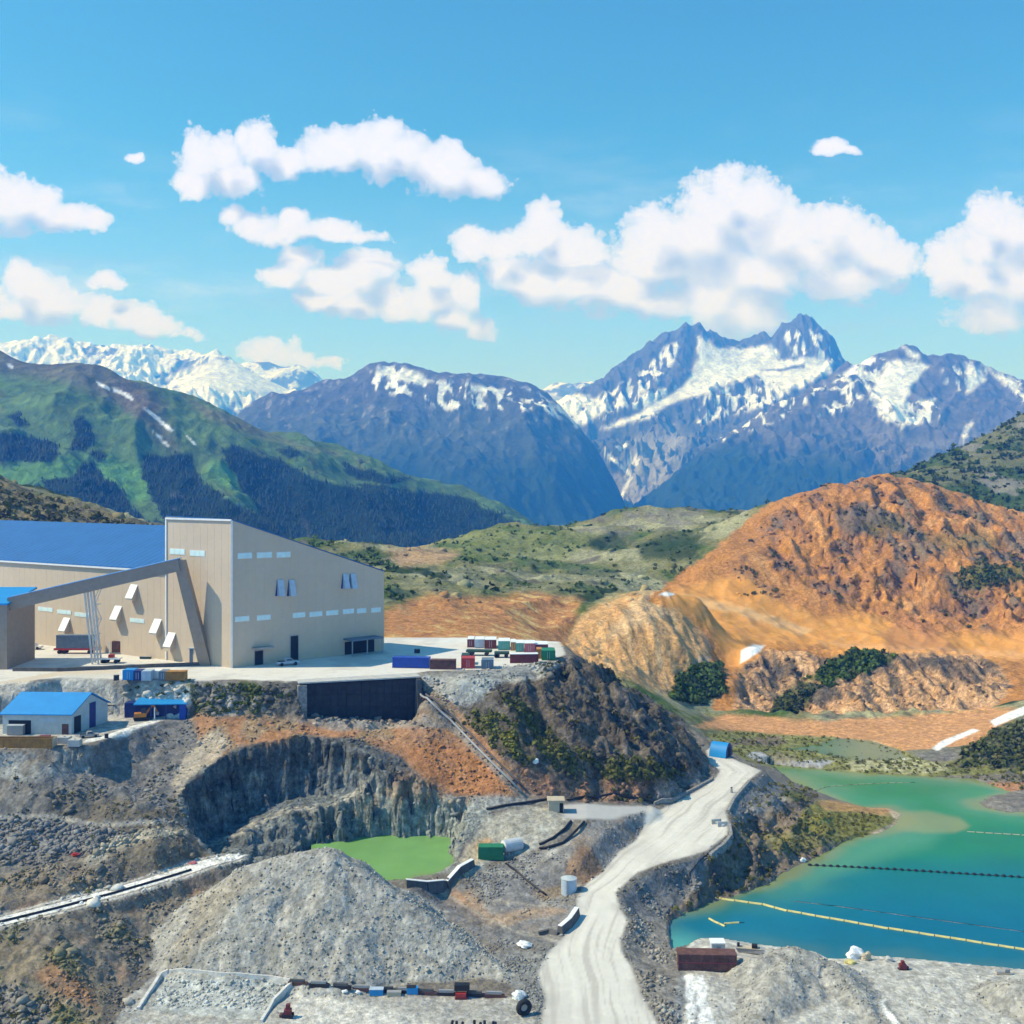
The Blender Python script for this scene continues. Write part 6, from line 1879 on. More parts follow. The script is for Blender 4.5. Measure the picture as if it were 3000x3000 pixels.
box_unit('generator_unit', 'machine', 'dark brown generator unit with white posts under the sloping hoods', 356, 1917, YZ,
         [('housing', (-2.6, 2.8, 0, 2.4, 0.5, 3.4), M_RUST), ('skid', (-2.9, 3.0, -0.1, 2.5, 0, 0.48), M_STEEL), ('post', (-3.2, -2.95, -0.2, 0.1, 0, 3.2), M_WHITE), ('post', (0.3, 0.5, -0.35, -0.12, 0, 1.9), M_WHITE), ('exhaust', (1.6, 1.9, 1.0, 1.3, 3.42, 4.3), M_STEEL)])
box_unit('feed_hopper', 'machine', 'tan feed hopper box standing on a dark frame behind the trestle', 310, 1908, YZ,
         [('hopper', (-1.8, 1.6, 0, 2.5, 3.6, 5.2), M_TAN), ('frame', (-1.5, -0.4, 0.2, 2.2, 0, 3.58), M_DARK), ('frame', (0.6, 1.3, 0.2, 2.2, 0, 3.58), M_STEEL)])
box_unit('switch_house', 'shed', 'small dark blue grey shed at the foot of the leaning gallery leg', 576, 1943, YZ,
         [('wall', (-1.8, 1.4, 0, 2.4, 0, 3.6), M_GREYC), ('roof', (-2.1, 1.7, -0.3, 2.7, 3.62, 3.85), M_PALE), ('door', (-0.4, 0.5, -0.05, 0.02, 0, 2.2), M_DARK)])
box_unit('electrical_cabinet', 'cabinet', 'small grey cabinet on the floor near the mill wall hoods', 425, 1931, YZ, [('body', (-1.4, 1.4, 0, 0.8, 0, 0.55), M_DGREEN), ('lid', (-1.5, 1.5, -0.05, 0.85, 0.56, 0.66), M_STEEL)])
bp_ = at(341, 1993, YZ)
bt = empty('barrel', tuple(bp_), 'black barrel on the white road left of the bright blue container', 'barrel')
MB().cyl((0, 0, 0), (0, 0, 1.2), 0.62, n=14).build('body', M_BLACK, bt)
MB().cyl((0, 0, 1.2), (0, 0, 1.28), 0.5, n=14).build('lid', M_STEEL, bt)
bp_ = at(1222, 1913, YZ)
bt = empty('spare_wheel', tuple(bp_), 'black wheel lying on the white yard behind the royal blue container', 'wheel')
MB().cyl((0, 0, 0), (0, 0, 1.0), 0.75, n=14).build('tyre', M_TYRE, bt)
MB().cyl((0, 0, 1.0), (0, 0, 1.05), 0.35, n=10).build('hub', M_STEEL, bt)

# ------------------------------------------------------------------ workshop
WP = 32.2
wsA = at(209, 2152, WP)                        # front right corner
wsB = at(8, 2150, WP)
gv = Vector((3.2, 12.4, 0))
ws = empty('workshop', tuple(wsA), 'grey workshop with a bright blue gabled roof above the waste slope', 'building')
he, hr = 4.2, 7.4
f0, f1 = wsB, wsA
k0, k1 = wsB + gv, wsA + gv
mb = MB()
m0, m1 = (f0 + k0) / 2, (f1 + k1) / 2
mb.solid([zv(f0, WP), zv(f1, WP), zv(k1, WP), zv(k0, WP), zv(f0, WP + he), zv(f1, WP + he), zv(k1, WP + he), zv(k0, WP + he), zv(m0, WP + hr), zv(m1, WP + hr)],
         [(0, 1, 5, 4), (1, 2, 6, 9, 5), (2, 3, 7, 6), (3, 0, 4, 8, 7), (3, 2, 1, 0), (4, 5, 9, 8), (6, 7, 8, 9)])
child(mb, 'wall', M_LWALL, ws)
for fa, fb in ((f0, f1), (k0, k1)):
    mb = MB()
    ow = (fa - (m0 if fa is f0 else m0)); ow = ow / ow.length * 0.5
    ex = (f1 - f0).normalized() * 0.45
    lo = [zv(fa + ow - ex, WP + he - 0.14), zv(fb + ow + ex, WP + he - 0.14), zv(m1 + ex, WP + hr + 0.08), zv(m0 - ex, WP + hr + 0.08)]
    mb.hexa(lo, [v + Vector((0, 0, 0.22)) for v in lo])
    child(mb, 'roof', M_SKYBLUE, ws)
gd = gv.normalized(); go = Vector((gd.y, -gd.x, 0))
fd = (f0 - f1).normalized(); fo = Vector((-0.02, -1, 0))
for (t0, t1, z1, m_) in ((0.9, 3.2, 3.5, M_DARK), (6.2, 8.4, 5.4, M_NAVY)):
    child(wquad(MB(), wsA, gd, go, t0, t1, WP + 0.02, WP + z1, 0.0, 0.07), 'door', m_, ws)
child(wquad(MB(), wsA, gd, go, 4.4, 5.3, WP + 1.2, WP + 3.2, 0.0, 0.06), 'window', M_PALE, ws)
child(wquad(MB(), wsA, fd, fo, 8.6, 13.4, WP + 0.02, WP + 2.9, 0.0, 0.06), 'door', M_DARK, ws)
child(wquad(MB(), wsA, fd, fo, 0.6, 2.0, WP + 0.02, WP + 2.2, 0.0, 0.06), 'door', M_RUST, ws)
child(wquad(MB(), wsA, fd, fo, 3.2, 6.6, WP + 2.6, WP + 3.4, 0.0, 0.07), 'window', M_PALE, ws)
box_unit('loading_crate', 'crate', 'grey crate standing in the dark doorway of the workshop', 48, 2152, WP, [('body', (-1.6, 1.7, -0.9, 0.6, 0.1, 2.0), M_STEEL), ('lid', (-1.7, 1.8, -1.0, 0.7, 2.0, 2.15), M_GAL)])
# open topped ore skip at the front of the pad
p = at(70, 2196, 31.9)
sk = empty('ore_skip', tuple(p), 'long weathered orange open topped skip in front of the workshop', 'skip')
MB().box(-7.5, 5.6, 0, 0.14, 0.15, 2.1).build('side_panel', M_OCHRE, sk)
MB().box(-7.5, 5.6, 2.3, 2.44, 0.15, 2.1).build('side_panel', M_OCHRE, sk)
MB().box(5.46, 5.6, 0.14, 2.3, 0.15, 2.1).build('end_panel', M_TAN, sk)
MB().box(-7.5, -7.36, 0.14, 2.3, 0.15, 2.1).build('end_panel', M_OCHRE, sk)
MB().box(-7.36, 5.46, 0.14, 2.3, 0.15, 0.4).build('floor', M_RUST, sk)
MB().box(-7.6, 5.7, -0.06, 0.1, 2.1, 2.25).build('top_rail', M_OCHRE, sk)
for k in range(9):
    MB().box(-7.3 + k * 1.55, -7.15 + k * 1.55, -0.08, 0.0, 0.15, 2.1).build('rib', M_OCHRE, sk)
box_unit('tool_bin', 'bin', 'small red bin behind the long orange skip', 128, 2180, WP, [('body', (-1.0, 1.0, 0, 1.2, 0, 1.5), M_RED), ('lid', (-1.05, 1.05, -0.05, 1.25, 1.5, 1.62), M_DRED)])
box_unit('timber_stack', 'timber', 'brown timber stack behind the orange skip next to the red bin', 96, 2176, WP, [('beam', (-1.6, 1.6, 0, 0.5, 0, 0.5), M_OCHRE), ('beam', (-1.6, 1.6, 0.6, 1.1, 0, 0.5), M_OCHRE), ('beam', (-1.5, 1.5, 0.2, 0.8, 0.52, 1.0), M_OCHRE)])
for k, (px, py, lb) in enumerate(((185, 2180, 'grey concrete block at the pad edge beside the end of the orange skip'), (216, 2188, 'grey concrete block at the pad edge near the white parking strip'))):
    box_unit('concrete_block', 'block', lb, px, py, WP, [('body', (-1.25, 1.15, 0, 1.6, 0, 1.35), M_CONC), ('lifting_eye', (-0.2, 0.2, 0.6, 0.8, 1.35, 1.5), M_STEEL)], group='concrete blocks at the workshop pad')
for px, py, m_, lb in ((262, 2162, M_STEEL, 'dark grey utility vehicle parked on the white strip beside the workshop'),):
    pickup(px, py, WP, m_, lb, rz=0.45, s=0.72)
bp_ = at(312, 2168 - 6, WP)
bt = empty('barrel', (bp_.x, bp_.y, WP), 'black barrel on the white strip beyond the workshop vehicle', 'barrel')
MB().cyl((0, 0, 0), (0, 0, 0.9), 0.4, n=12).build('body', M_BLACK, bt)
MB().cyl((0, 0, 0.9), (0, 0, 0.96), 0.3, n=12).build('lid', M_STEEL, bt)

# long low shed with a blue roof and the digger in front of it
p = at(455, 2098, 33.0)
sh = empty('equipment_shed', (p.x, p.y, WP), 'long low dark blue shed with a narrow bright roof next to the workshop', 'shed', 0.06)
MB().box(-7.4, 6.6, 2.4, 6.0, 0, 3.3).build('wall', M_NAVY, sh)
MB().box(5.2, 6.62, 0.2, 2.38, 0, 3.2).build('end_wall', M_RBLUE, sh)
rf = MB().hexa([(-4.8, -0.2, 3.3), (6.9, -0.2, 3.3), (6.9, 6.3, 3.5), (-4.8, 6.3, 3.5)], [(-4.8, -0.2, 3.5), (6.9, -0.2, 3.5), (6.9, 6.3, 4.1), (-4.8, 6.3, 4.1)])
rf.build('roof', M_SKYBLUE, sh)
for k in (-4.5, -1.0, 2.3):
    MB().bar((k, 0.0, 0), (k, 0.0, 3.3), 0.22).build('post', M_NAVY, sh)
p = at(322, 2080, 33.2)
cv = empty('carport', (p.x, p.y, WP), 'white roofed open shelter behind the workshop gable', 'shelter')
MB().box(-2.6, 2.6, 0, 3.0, 2.5, 2.75).build('roof', M_WHITE, cv)
for sx_ in (-2.4, 2.3):
    for yy in (0.1, 2.7):
        MB().bar((sx_, yy, 0), (sx_, yy, 2.5), 0.16).build('post', M_STEEL, cv)
box_unit('storage_cabin', 'cabin', 'small tan cabin with a dark front under the white shelter', 318, 2086, 33.0, [('wall', (-1.2, 1.2, 0, 1.4, 0, 1.6), M_RUST), ('roof', (-1.35, 1.35, -0.1, 1.5, 1.6, 1.75), M_TAN)])
p = at(415, 2113, WP)
ex = empty('excavator', (p.x, p.y, WP), 'small orange excavator with a raised boom in front of the blue shed', 'excavator', 0.3)
for yy in (0.0, 1.7):
    tr_ = MB().hexa([(-1.5, yy, 0), (1.5, yy, 0), (1.5, yy + 0.5, 0), (-1.5, yy + 0.5, 0)], [(-1.8, yy, 0.7), (1.8, yy, 0.7), (1.8, yy + 0.5, 0.7), (-1.8, yy + 0.5, 0.7)])
    tr_.build('track', M_TYRE, ex)
MB().box(-1.6, 1.0, 0.2, 2.0, 0.75, 1.7).build('body', M_ORANGE, ex, bevel=0.08)
MB().hexa([(-0.1, 0.25, 1.7), (1.0, 0.25, 1.7), (1.0, 1.1, 1.7), (-0.1, 1.1, 1.7)], [(-0.05, 0.3, 2.7), (0.8, 0.3, 2.7), (0.8, 1.05, 2.7), (-0.05, 1.05, 2.7)]).build('cab', M_GLASS, ex)
MB().bar((0.9, 1.4, 1.4), (2.4, 1.4, 3.3), 0.35, 0.45).build('boom', M_ORANGE, ex)
MB().bar((2.4, 1.4, 3.3), (3.3, 1.4, 1.6), 0.28, 0.36).build('stick', M_ORANGE, ex)
MB().hexa([(3.0, 1.0, 1.1), (3.6, 1.0, 0.9), (3.6, 1.8, 0.9), (3.0, 1.8, 1.1)], [(3.1, 1.0, 1.7), (3.7, 1.0, 1.5), (3.7, 1.8, 1.5), (3.1, 1.8, 1.7)]).build('bucket', M_STEEL, ex)
mst = at(453, 2110, WP)
mt = empty('mast', (mst.x, mst.y, WP), 'thin white mast on the edge of the slope in front of the blue shed', 'mast')
MB().bar((0, 0, 0), (0, 0, 2.8), 0.22).build('pole', M_WHITE, mt)
MB().box(-0.35, 0.35, -0.2, 0.2, 0, 0.3).build('base', M_CONC, mt)

# ------------------------------------------------------------------ pipes and conveyors on the slopes
def drape(pts, lift, step=2.0):
    """a line over the ground through plan points"""
    out = []
    for (a, b) in zip(pts[:-1], pts[1:]):
        a, b = Vector(a[:2]), Vector(b[:2])
        n_ = max(1, int((b - a).length / step))
        for k in range(n_):
            q = a + (b - a) * k / n_
            out.append((q.x, q.y))
    out.append(tuple(pts[-1][:2]))
    arr = np.array(out)
    z = shape(arr[:, :1], arr[:, 1:2])[:, 0]
    # smooth so that a pipe spans the small hollows
    zs = z.copy()
    for _ in range(3):
        zs[1:-1] = np.maximum(z[1:-1], 0.25 * zs[:-2] + 0.5 * zs[1:-1] + 0.25 * zs[2:])
    return [Vector((x, y, q + lift)) for (x, y), q in zip(out, zs)]


def pipe(name, label, cat, plate, r, m, lift=None, n=7, group=None):
    line = drape([tuple(hit(*q[:2])) for q in plate], r * 0.8 if lift is None else lift)
    return tag(MB().tube(line, r, n).build(name, m, smooth=True), label, cat, group)


LINE = [hit(px, py) for px, py in ((1228, 2024), (1258, 2052), (1290, 2083), (1325, 2117), (1360, 2152), (1395, 2187), (1430, 2222), (1465, 2257), (1500, 2292), (1535, 2327))]
pl = empty('pipeline', tuple(LINE[-1]), 'twin grey pipelines running straight down the orange slope from the yard', 'pipeline')
la, lb_ = LINE[0], LINE[-1]
ldir = Vector((lb_.x - la.x, lb_.y - la.y, 0)).normalized()
lsd = Vector((-ldir.y, ldir.x, 0))
sl = drape([tuple(v[:2]) for v in LINE], 0.3, 2.4)
for off_ in (-0.7, 0.7):
    mb = MB().tube([v + lsd * off_ + Vector((0, 0, 0.35)) for v in sl], 0.26, 7)
    child(mb, 'pipe', M_STEEL if off_ < 0 else M_DCONC, pl, smooth=True)
for k in range(1, len(sl) - 1):
    child(MB().bar(sl[k] - lsd * 1.1 - Vector((0, 0, .05)), sl[k] + lsd * 1.1 - Vector((0, 0, .05)), 0.25, 0.3), 'sleeper', M_RUST, pl)
PIPES = 'black plastic pipes lying on the ground'
pipe('black_pipe', 'thick black pipe along the bench above the pond ending at the beige hut', 'pipe', [(1425, 2372, 18.6), (1480, 2362, 19), (1550, 2355, 19), (1610, 2345, 18.8)], 0.26, M_BLACK, group=PIPES)
pipe('black_pipe', 'black pipe along the foot of the rocky hill from the hut towards the road', 'pipe', [(1660, 2344, 18.6), (1705, 2338, 18.4), (1760, 2343, 18), (1830, 2346, 17.4), (1915, 2352, 16.2)], 0.24, M_BLACK, group=PIPES)
pipe('black_pipe', 'upper of two black pipes curving down from the hut pad', 'pipe', [(1673, 2408, 17), (1655, 2432, 16.2), (1620, 2458, 15.2), (1580, 2476, 14.2)], 0.26, M_BLACK, group=PIPES)
pipe('black_pipe', 'lower of two black pipes curving down from the hut pad', 'pipe', [(1712, 2410, 16.8), (1690, 2440, 15.6), (1650, 2472, 14.3), (1610, 2486, 13.5), (1580, 2488, 13.4)], 0.26, M_BLACK, group=PIPES)
pipe('black_pipe', 'straight black pipe going down the slope behind the green container', 'pipe', [(1482, 2532, 12.6), (1520, 2562, 11.8), (1560, 2595, 10.8), (1600, 2624, 10.2)], 0.2, M_BLACK, group=PIPES)
pipe('black_pipe', 'black pipe lying in the white gravel road on the left slope', 'pipe', [(-60, 2717, 15), (0, 2703, 15), (160, 2664, 15.1), (330, 2619, 15.2), (500, 2569, 15.5), (560, 2550, 15.6)], 0.2, M_BLACK, group=PIPES)
pipe('drain_hose', 'dark hose around the top of the rocky bank beside the road', 'hose', [(2075, 2500, 12.4), (2050, 2520, 11.8), (2020, 2560, 10.6), (2012, 2590, 9.8)], 0.1, M_BLACK)

# pit-side sheds and tanks
box_unit('pump_hut', 'hut', 'small beige hut with a dark open side at the end of the black pipe', 1632, 2380, 17.5,
         [('wall', (-1.75, 1.35, 0, 2.8, 0, 2.3), M_TAN), ('roof', (-2.0, 1.6, -0.25, 3.05, 2.3, 2.5), M_TAN), ('door', (0.5, 1.25, -0.05, 0.02, 0, 1.9), M_DARK), ('window', (1.33, 1.4, 0.5, 2.3, 0.2, 1.8), M_DARK)])
gz = hit(1438, 2520).z
container(1438, 2522, gz, 4.7, 2.4, 2.5, M_GREEN, 'green container with a white top edge beside the green pond', None)
p = hit(1500, 2505)
tk = empty('storage_tank', (p.x, p.y + 1.4, p.z), 'horizontal pale grey tank behind the green container', 'tank', 0.5)
MB().cyl((-1.9, 0, 1.5), (1.9, 0, 1.5), 1.25, n=20).build('shell', M_GAL, tk, smooth=False)
MB().cyl((-1.97, 0, 1.5), (-1.9, 0, 1.5), 1.1, n=20).build('end_cap', M_WHITE, tk)
for sx_ in (-1.2, 1.2):
    MB().box(sx_ - 0.15, sx_ + 0.15, -1.1, 1.1, -0.2, 0.6).build('cradle', M_STEEL, tk)
p = hit(1668, 2622)
tk = empty('water_tank', (p.x, p.y + 1.4, p.z), 'squat pale green grey round tank beside the haul road', 'tank')
MB().cyl((0, 0, -0.3), (0, 0, 2.6), 1.42, n=22).build('shell', M_PALE, tk)
MB().cyl((0, 0, 2.6), (0, 0, 2.9), 1.5, 0.5, n=22).build('roof', M_LWALL, tk)
MB().bar((-0.4, -1.46, 0), (-0.4, -1.46, 2.6), 0.12).build('ladder', M_STEEL, tk)

# low liner walls: pale tops, faces coloured dark to hold their shade
def low_wall(name, label, plate, w, h, m, cat='wall', group=None, top=None):
    line = drape([tuple(hit(*q[:2])) for q in plate], 0.0, 2.2)
    mb = MB()
    tp = MB()
    for a, b in zip(line[:-1], line[1:]):
        d = (b - a); d.z = 0
        s = Vector((-d.y, d.x, 0)).normalized()
        lo = [a - s * w * 0.75, b - s * w * 0.75, b + s * w * 0.75, a + s * w * 0.75]
        up = [a - s * w * 0.4, b - s * w * 0.4, b + s * w * 0.4, a + s * w * 0.4]
        lo = [v + Vector((0, 0, -0.8)) for v in lo]; up = [v + Vector((0, 0, h)) for v in up]
        mb.hexa(lo, up)
        if top:
            tp.hexa([v + Vector((0, 0, 0.01)) for v in up], [v + Vector((0, 0, 0.10)) for v in up])
    t = empty(name, tuple(line[len(line) // 2]), label, cat, 0.0, group)
    child(mb, 'wall', m, t)
    if top:
        child(tp, 'cap', top, t)
    return t


LINERS = 'lined berms with pale tops'
low_wall('berm', 'lined berm with a pale top and shade-dark face along the near edge of the green pond', [(1190, 2596, 12.2), (1250, 2602, 12.2), (1302, 2590, 12.3)], 1.0, 1.2, M_DCONC, 'berm', LINERS, M_WHITE)
low_wall('berm', 'lined berm with a pale top and shade-dark face below the green container', [(1308, 2582, 12.3), (1345, 2558, 12.6), (1384, 2536, 12.8)], 1.0, 1.2, M_DCONC, 'berm', LINERS, M_WHITE)
low_wall('berm', 'lined berm with a pale top and shade-dark face at the edge of the haul road', [(1640, 2738, 9.0), (1668, 2714, 9.2), (1690, 2682, 9.6)], 1.0, 1.4, M_DCONC, 'berm', LINERS, M_WHITE)
low_wall('berm', 'short dark berm left of the haul road beside the white sack', [(1578, 2738, 8.9), (1610, 2730, 9.0), (1636, 2738, 9.0)], 0.7, 0.5, M_DCONC, 'berm', LINERS)
ROADB = 'rock windrows along the haul road'
low_wall('windrow', 'grey rock windrow along the upper bend of the haul road', [(2196, 2292, 15.2), (2150, 2345, 14.8), (2132, 2380, 14.4)], 0.8, 0.55, M_WINDROW, 'berm', ROADB)
low_wall('windrow', 'grey rock windrow around the lakeside corner of the haul road', [(2136, 2418, 13.8), (2142, 2450, 13.4), (2120, 2482, 13), (2080, 2508, 12.7)], 0.8, 0.55, M_WINDROW, 'berm', ROADB)
low_wall('windrow', 'grey rock windrow on the inner side of the road under the rocky hill', [(1915, 2355, 16), (1965, 2345, 15.8), (2026, 2318, 15.6), (2088, 2284, 15.6)], 0.6, 0.4, M_WINDROW, 'berm', ROADB)
SUMP = 'pale liner berms around the small sump'
sump = [(405, 2958, 7.6), (432, 2915, 7.8), (470, 2862, 8), (492, 2846, 8.1)]
low_wall('liner_berm', 'pale liner berm on the left side of the rubble filled sump', sump, 0.6, 0.35, M_LINER, 'berm', SUMP)
low_wall('liner_berm', 'pale liner berm on the far side of the rubble filled sump', [(495, 2845, 8.1), (650, 2856, 8), (790, 2866, 7.8), (855, 2874, 7.7)], 0.35, 0.25, M_LINER, 'berm', SUMP)
low_wall('liner_berm', 'pale liner berm on the right side of the rubble filled sump', [(858, 2878, 7.7), (835, 2905, 7.5), (800, 2940, 7.4), (785, 2965, 7.3), (765, 2996, 7.2)], 0.55, 0.4, M_LINER, 'berm', SUMP)

# arched shelter on the haul road
p = hit(2112, 2213)
hs = empty('hoop_shelter', (p.x, p.y, p.z - 0.1), 'blue arched shelter at the far end of the white haul road', 'shelter', -0.55)
arc = [(math.cos(math.pi * k / 12) * 2.4, max(math.sin(math.pi * k / 12), 0) * 3.4 + 0.1) for k in range(13)]
mb = MB()
vv = [(-2.2, c, s) for c, s in arc] + [(2.2, c, s) for c, s in arc]
mb.solid(vv, [(i, i + 1, i + 14, i + 13) for i in range(12)])
mb.build('cover', M_SKYBLUE, hs, smooth=True)
MB().solid([(2.22, c, s) for c, s in arc], [tuple(range(13))]).build('end_panel', M_NAVY, hs)
MB().solid([(-2.22, c, s) for c, s in arc], [tuple(range(12, -1, -1))]).build('end_panel', M_RBLUE, hs)
MB().box(2.24, 2.3, -0.8, 0.8, 0, 2.4).build('door', M_DARK, hs)
p = hit(2143, 2322)
bo = empty('marker_post', tuple(p), 'short dark marker post on the haul road edge', 'post')
MB().cyl((0, 0, 0), (0, 0, 1.1), 0.3, 0.2, n=8).build('post', M_STEEL, bo)
MB().cyl((0, 0, 1.1), (0, 0, 1.2), 0.24, n=8).build('cap', M_DARK, bo)
for px, py, lb in ((2098, 2412, 'left one of two grey concrete barriers on the road edge by the lake'), (2116, 2420, 'right one of two grey concrete barriers on the road edge by the lake')):
    p = hit(px, py)
    t = empty('concrete_barrier', tuple(p), lb, 'barrier', 0.3, 'concrete barriers on the haul road')
    MB().hexa([(-1.1, -.4, -.1), (1.1, -.4, -.1), (1.1, .4, -.1), (-1.1, .4, -.1)], [(-1.1, -.15, .9), (1.1, -.15, .9), (1.1, .15, .9), (-1.1, .15, .9)]).build('body', M_CONC, t)
    MB().box(-0.25, 0.25, -0.42, -0.3, 0.2, 0.5).build('reflector', M_WHITE, t)

# ------------------------------------------------------------------ booms on the lake
def boom(name, label, plate, r, seg, gap, m, cat='floating boom', part='float', z=LAKE_Z, buoy=False):
    pts_ = [P(px, py, z) for px, py in plate]
    t = empty(name, (pts_[0].x, pts_[0].y, z), label, cat)
    carry = 0.0
    proto = None
    mb = MB().tube([v + Vector((0, 0, 0.06)) for v in pts_], 0.05, 5)
    child(mb, 'cable', M_BLACK, t)
    tot = [0.0]
    for a, b in zip(pts_[:-1], pts_[1:]):
        tot.append(tot[-1] + (b - a).length)
    s = 0.0
    me = None
    k = 0
    while s + seg <= tot[-1] and k < 290:
        mid_ = s + seg / 2
        i = max(j for j in range(len(tot) - 1) if tot[j] <= mid_)
        f = (mid_ - tot[i]) / (tot[i + 1] - tot[i])
        c = pts_[i] + (pts_[i + 1] - pts_[i]) * f
        d = (pts_[i + 1] - pts_[i]).normalized()
        if me is None:
            q = MB()
            n_ = 8
            if buoy:
                q.cyl((-seg / 2, 0, 0), (-seg * 0.2, 0, 0), r * 0.55, r, n_).cyl((-seg * 0.2, 0, 0), (seg * 0.2, 0, 0), r, r, n_).cyl((seg * 0.2, 0, 0), (seg / 2, 0, 0), r, r * 0.55, n_)
            else:
                q.cyl((-seg / 2, 0, 0), (seg / 2, 0, 0), r, r, n_)
            ob = q.build(part, m, t)
            me = ob.data
        else:
            ob = link_mesh(part, me, t)
        ob.location = (c.x - t.location.x, c.y - t.location.y, c.z - t.location.z + 0.12 * r + 0.02 * math.sin(k * 1.7))
        ob.rotation_euler = (0, 0, math.atan2(d.y, d.x) + 0.03 * math.sin(k * 2.3))
        s += seg + gap
        k += 1
    return t


boom('floating_boom', 'long yellow floating boom crossing the near part of the teal lake', [(1942, 2702), (1985, 2682), (2016, 2668), (2058, 2642), (2090, 2631), (2156, 2640), (2242, 2652), (2299, 2668), (2413, 2688), (2583, 2718), (2754, 2744), (2999, 2783), (3300, 2832)], 0.26, 2.4, 0.16, M_YELLOW)
boom('floating_boom', 'black beaded floating boom crossing the middle of the teal lake', [(2366, 2535), (2498, 2541), (2640, 2549), (2800, 2559), (2999, 2571), (3300, 2590)], 0.36, 0.85, 0.55, M_BLACK, buoy=True)
boom('floating_boom', 'thin dark floating line behind the yellow boom', [(2327, 2641), (2450, 2655), (2640, 2681), (2800, 2703), (2999, 2730), (3300, 2772)], 0.06, 3.0, 0.1, M_STEEL)
boom('floating_boom', 'brown floating line near the far green end of the lake', [(2378, 2322), (2418, 2306), (2500, 2299), (2583, 2295), (2680, 2292)], 0.10, 1.8, 0.3, M_TAN)
boom('floating_boom', 'brown floating line right of the ochre shoal', [(2834, 2437), (2900, 2441), (2999, 2447), (3300, 2460)], 0.12, 1.6, 0.3, M_TAN)
boom('floating_boom', 'short bent piece of yellow boom adrift near the shore', [(2078, 2692), (2098, 2703), (2117, 2711), (2130, 2706), (2180, 2703)], 0.22, 1.3, 0.12, M_YELLOW)

# ------------------------------------------------------------------ lakeside pad, near right corner
PZ = 7.0
p = hit(2072, 2846)
rk_ = empty('steel_water_box', (p.x, p.y, p.z), 'long rusty ribbed steel box on the lakeside pad', 'container', -0.05)
MB().box(-4.6, 4.6, 0.06, 2.5, 0.1, 2.55).build('shell', M_RUST, rk_)
for k in range(11):
    MB().box(-4.62 + k * 0.915, -4.46 + k * 0.915, -0.06, 0.06, 0.05, 2.6).build('rib', M_RUST, rk_)
MB().box(-4.7, 4.7, -0.08, 0.05, 1.25, 1.4).build('rail', M_DRED, rk_)
MB().box(-4.7, 4.7, -0.05, 2.55, 2.56, 2.68).build('lid', M_RUST, rk_)
p = hit(2105, 2802)
gb = empty('pump_house', (p.x, p.y, p.z), 'pale grey box with a white roof behind the rusty steel box', 'shed')
MB().box(-1.1, 1.1, 0, 2.0, 0, 2.0).build('wall', M_GAL, gb)
MB().box(-1.2, 1.2, -0.1, 2.1, 2.0, 2.2).build('roof', M_WHITE, gb)
MB().box(-0.3, 0.4, -0.04, 0.02, 0.1, 1.6).build('door', M_STEEL, gb)
p = hit(2195, 2795)
pu = empty('scrap_boat', (p.x, p.y, p.z + 0.05), 'flat grey work boat pulled up on the pad beside the lake', 'boat', -0.25)
MB().hexa([(-1.8, 0.2, 0), (2.0, 0.2, 0), (2.0, 1.4, 0), (-1.8, 1.4, 0)], [(-2.2, 0, 0.7), (2.6, 0.25, 0.75), (2.6, 1.35, 0.75), (-2.2, 1.6, 0.7)]).build('hull', M_STEEL, pu)
MB().box(-1.9, 1.9, 0.2, 1.4, 0.71, 0.76).build('deck', M_TAN, pu)
MB().box(0.4, 1.3, 0.35, 1.25, 0.77, 1.3).build('console', M_DARK, pu)
MB().box(-2.0, -1.6, 0.5, 1.1, 0.77, 1.35).build('motor', M_BLACK, pu)
box_unit('fuel_pump', 'pump', 'dark red pump on the pale shore of the lake', 2648, 2843, PZ, [('body', (-0.6, 0.5, 0, 0.8, 0.1, 0.9), M_DRED), ('engine', (-0.3, 0.2, 0.1, 0.7, 0.9, 1.4), M_DRED), ('skid', (-0.8, 0.9, -0.1, 0.9, 0, 0.12), M_BLACK), ('hose_end', (0.5, 0.9, 0.2, 0.6, 0.2, 0.5), M_DRED)])
box_unit('pallet_stack', 'pallets', 'grey stack of pallets at the far right shore edge', 2942, 2856, PZ, [('pallet', (-1.2, 1.2, 0, 1.0, 0, 0.16), M_TAN), ('pallet', (-1.1, 1.0, 0.1, 1.0, 0.18, 0.34), M_STEEL), ('pallet', (0.2, 1.0, 0.1, 0.9, 0.36, 0.8), M_STEEL)])


def lump(name, label, cat, px, py, z, r, m, sq=0.7, seed=0, group=None):
    p = hit(px, py)
    bm = bmesh.new()
    bmesh.ops.create_icosphere(bm, subdivisions=3, radius=1.0)
    rr = random.Random(seed)
    ph = [rr.uniform(0, 6) for _ in range(6)]
    for v in bm.verts:
        c = v.co.copy()
        k = 1 + 0.22 * math.sin(3.1 * c.x + ph[0]) * math.cos(2.7 * c.y + ph[1]) + 0.16 * math.sin(6.3 * c.z + ph[2] + 4 * c.x) + 0.1 * math.sin(9 * c.y + ph[3])
        v.co = Vector((c.x * k * r, c.y * k * r * 0.8, c.z * k * r * sq))
    me = bpy.data.meshes.new(name)
    bm.to_mesh(me)
    bm.free()
    me.materials.append(m)
    o = link_mesh(name, me, None, (p.x, p.y, p.z + r * sq * 0.4))
    return tag(o, label, cat, group)


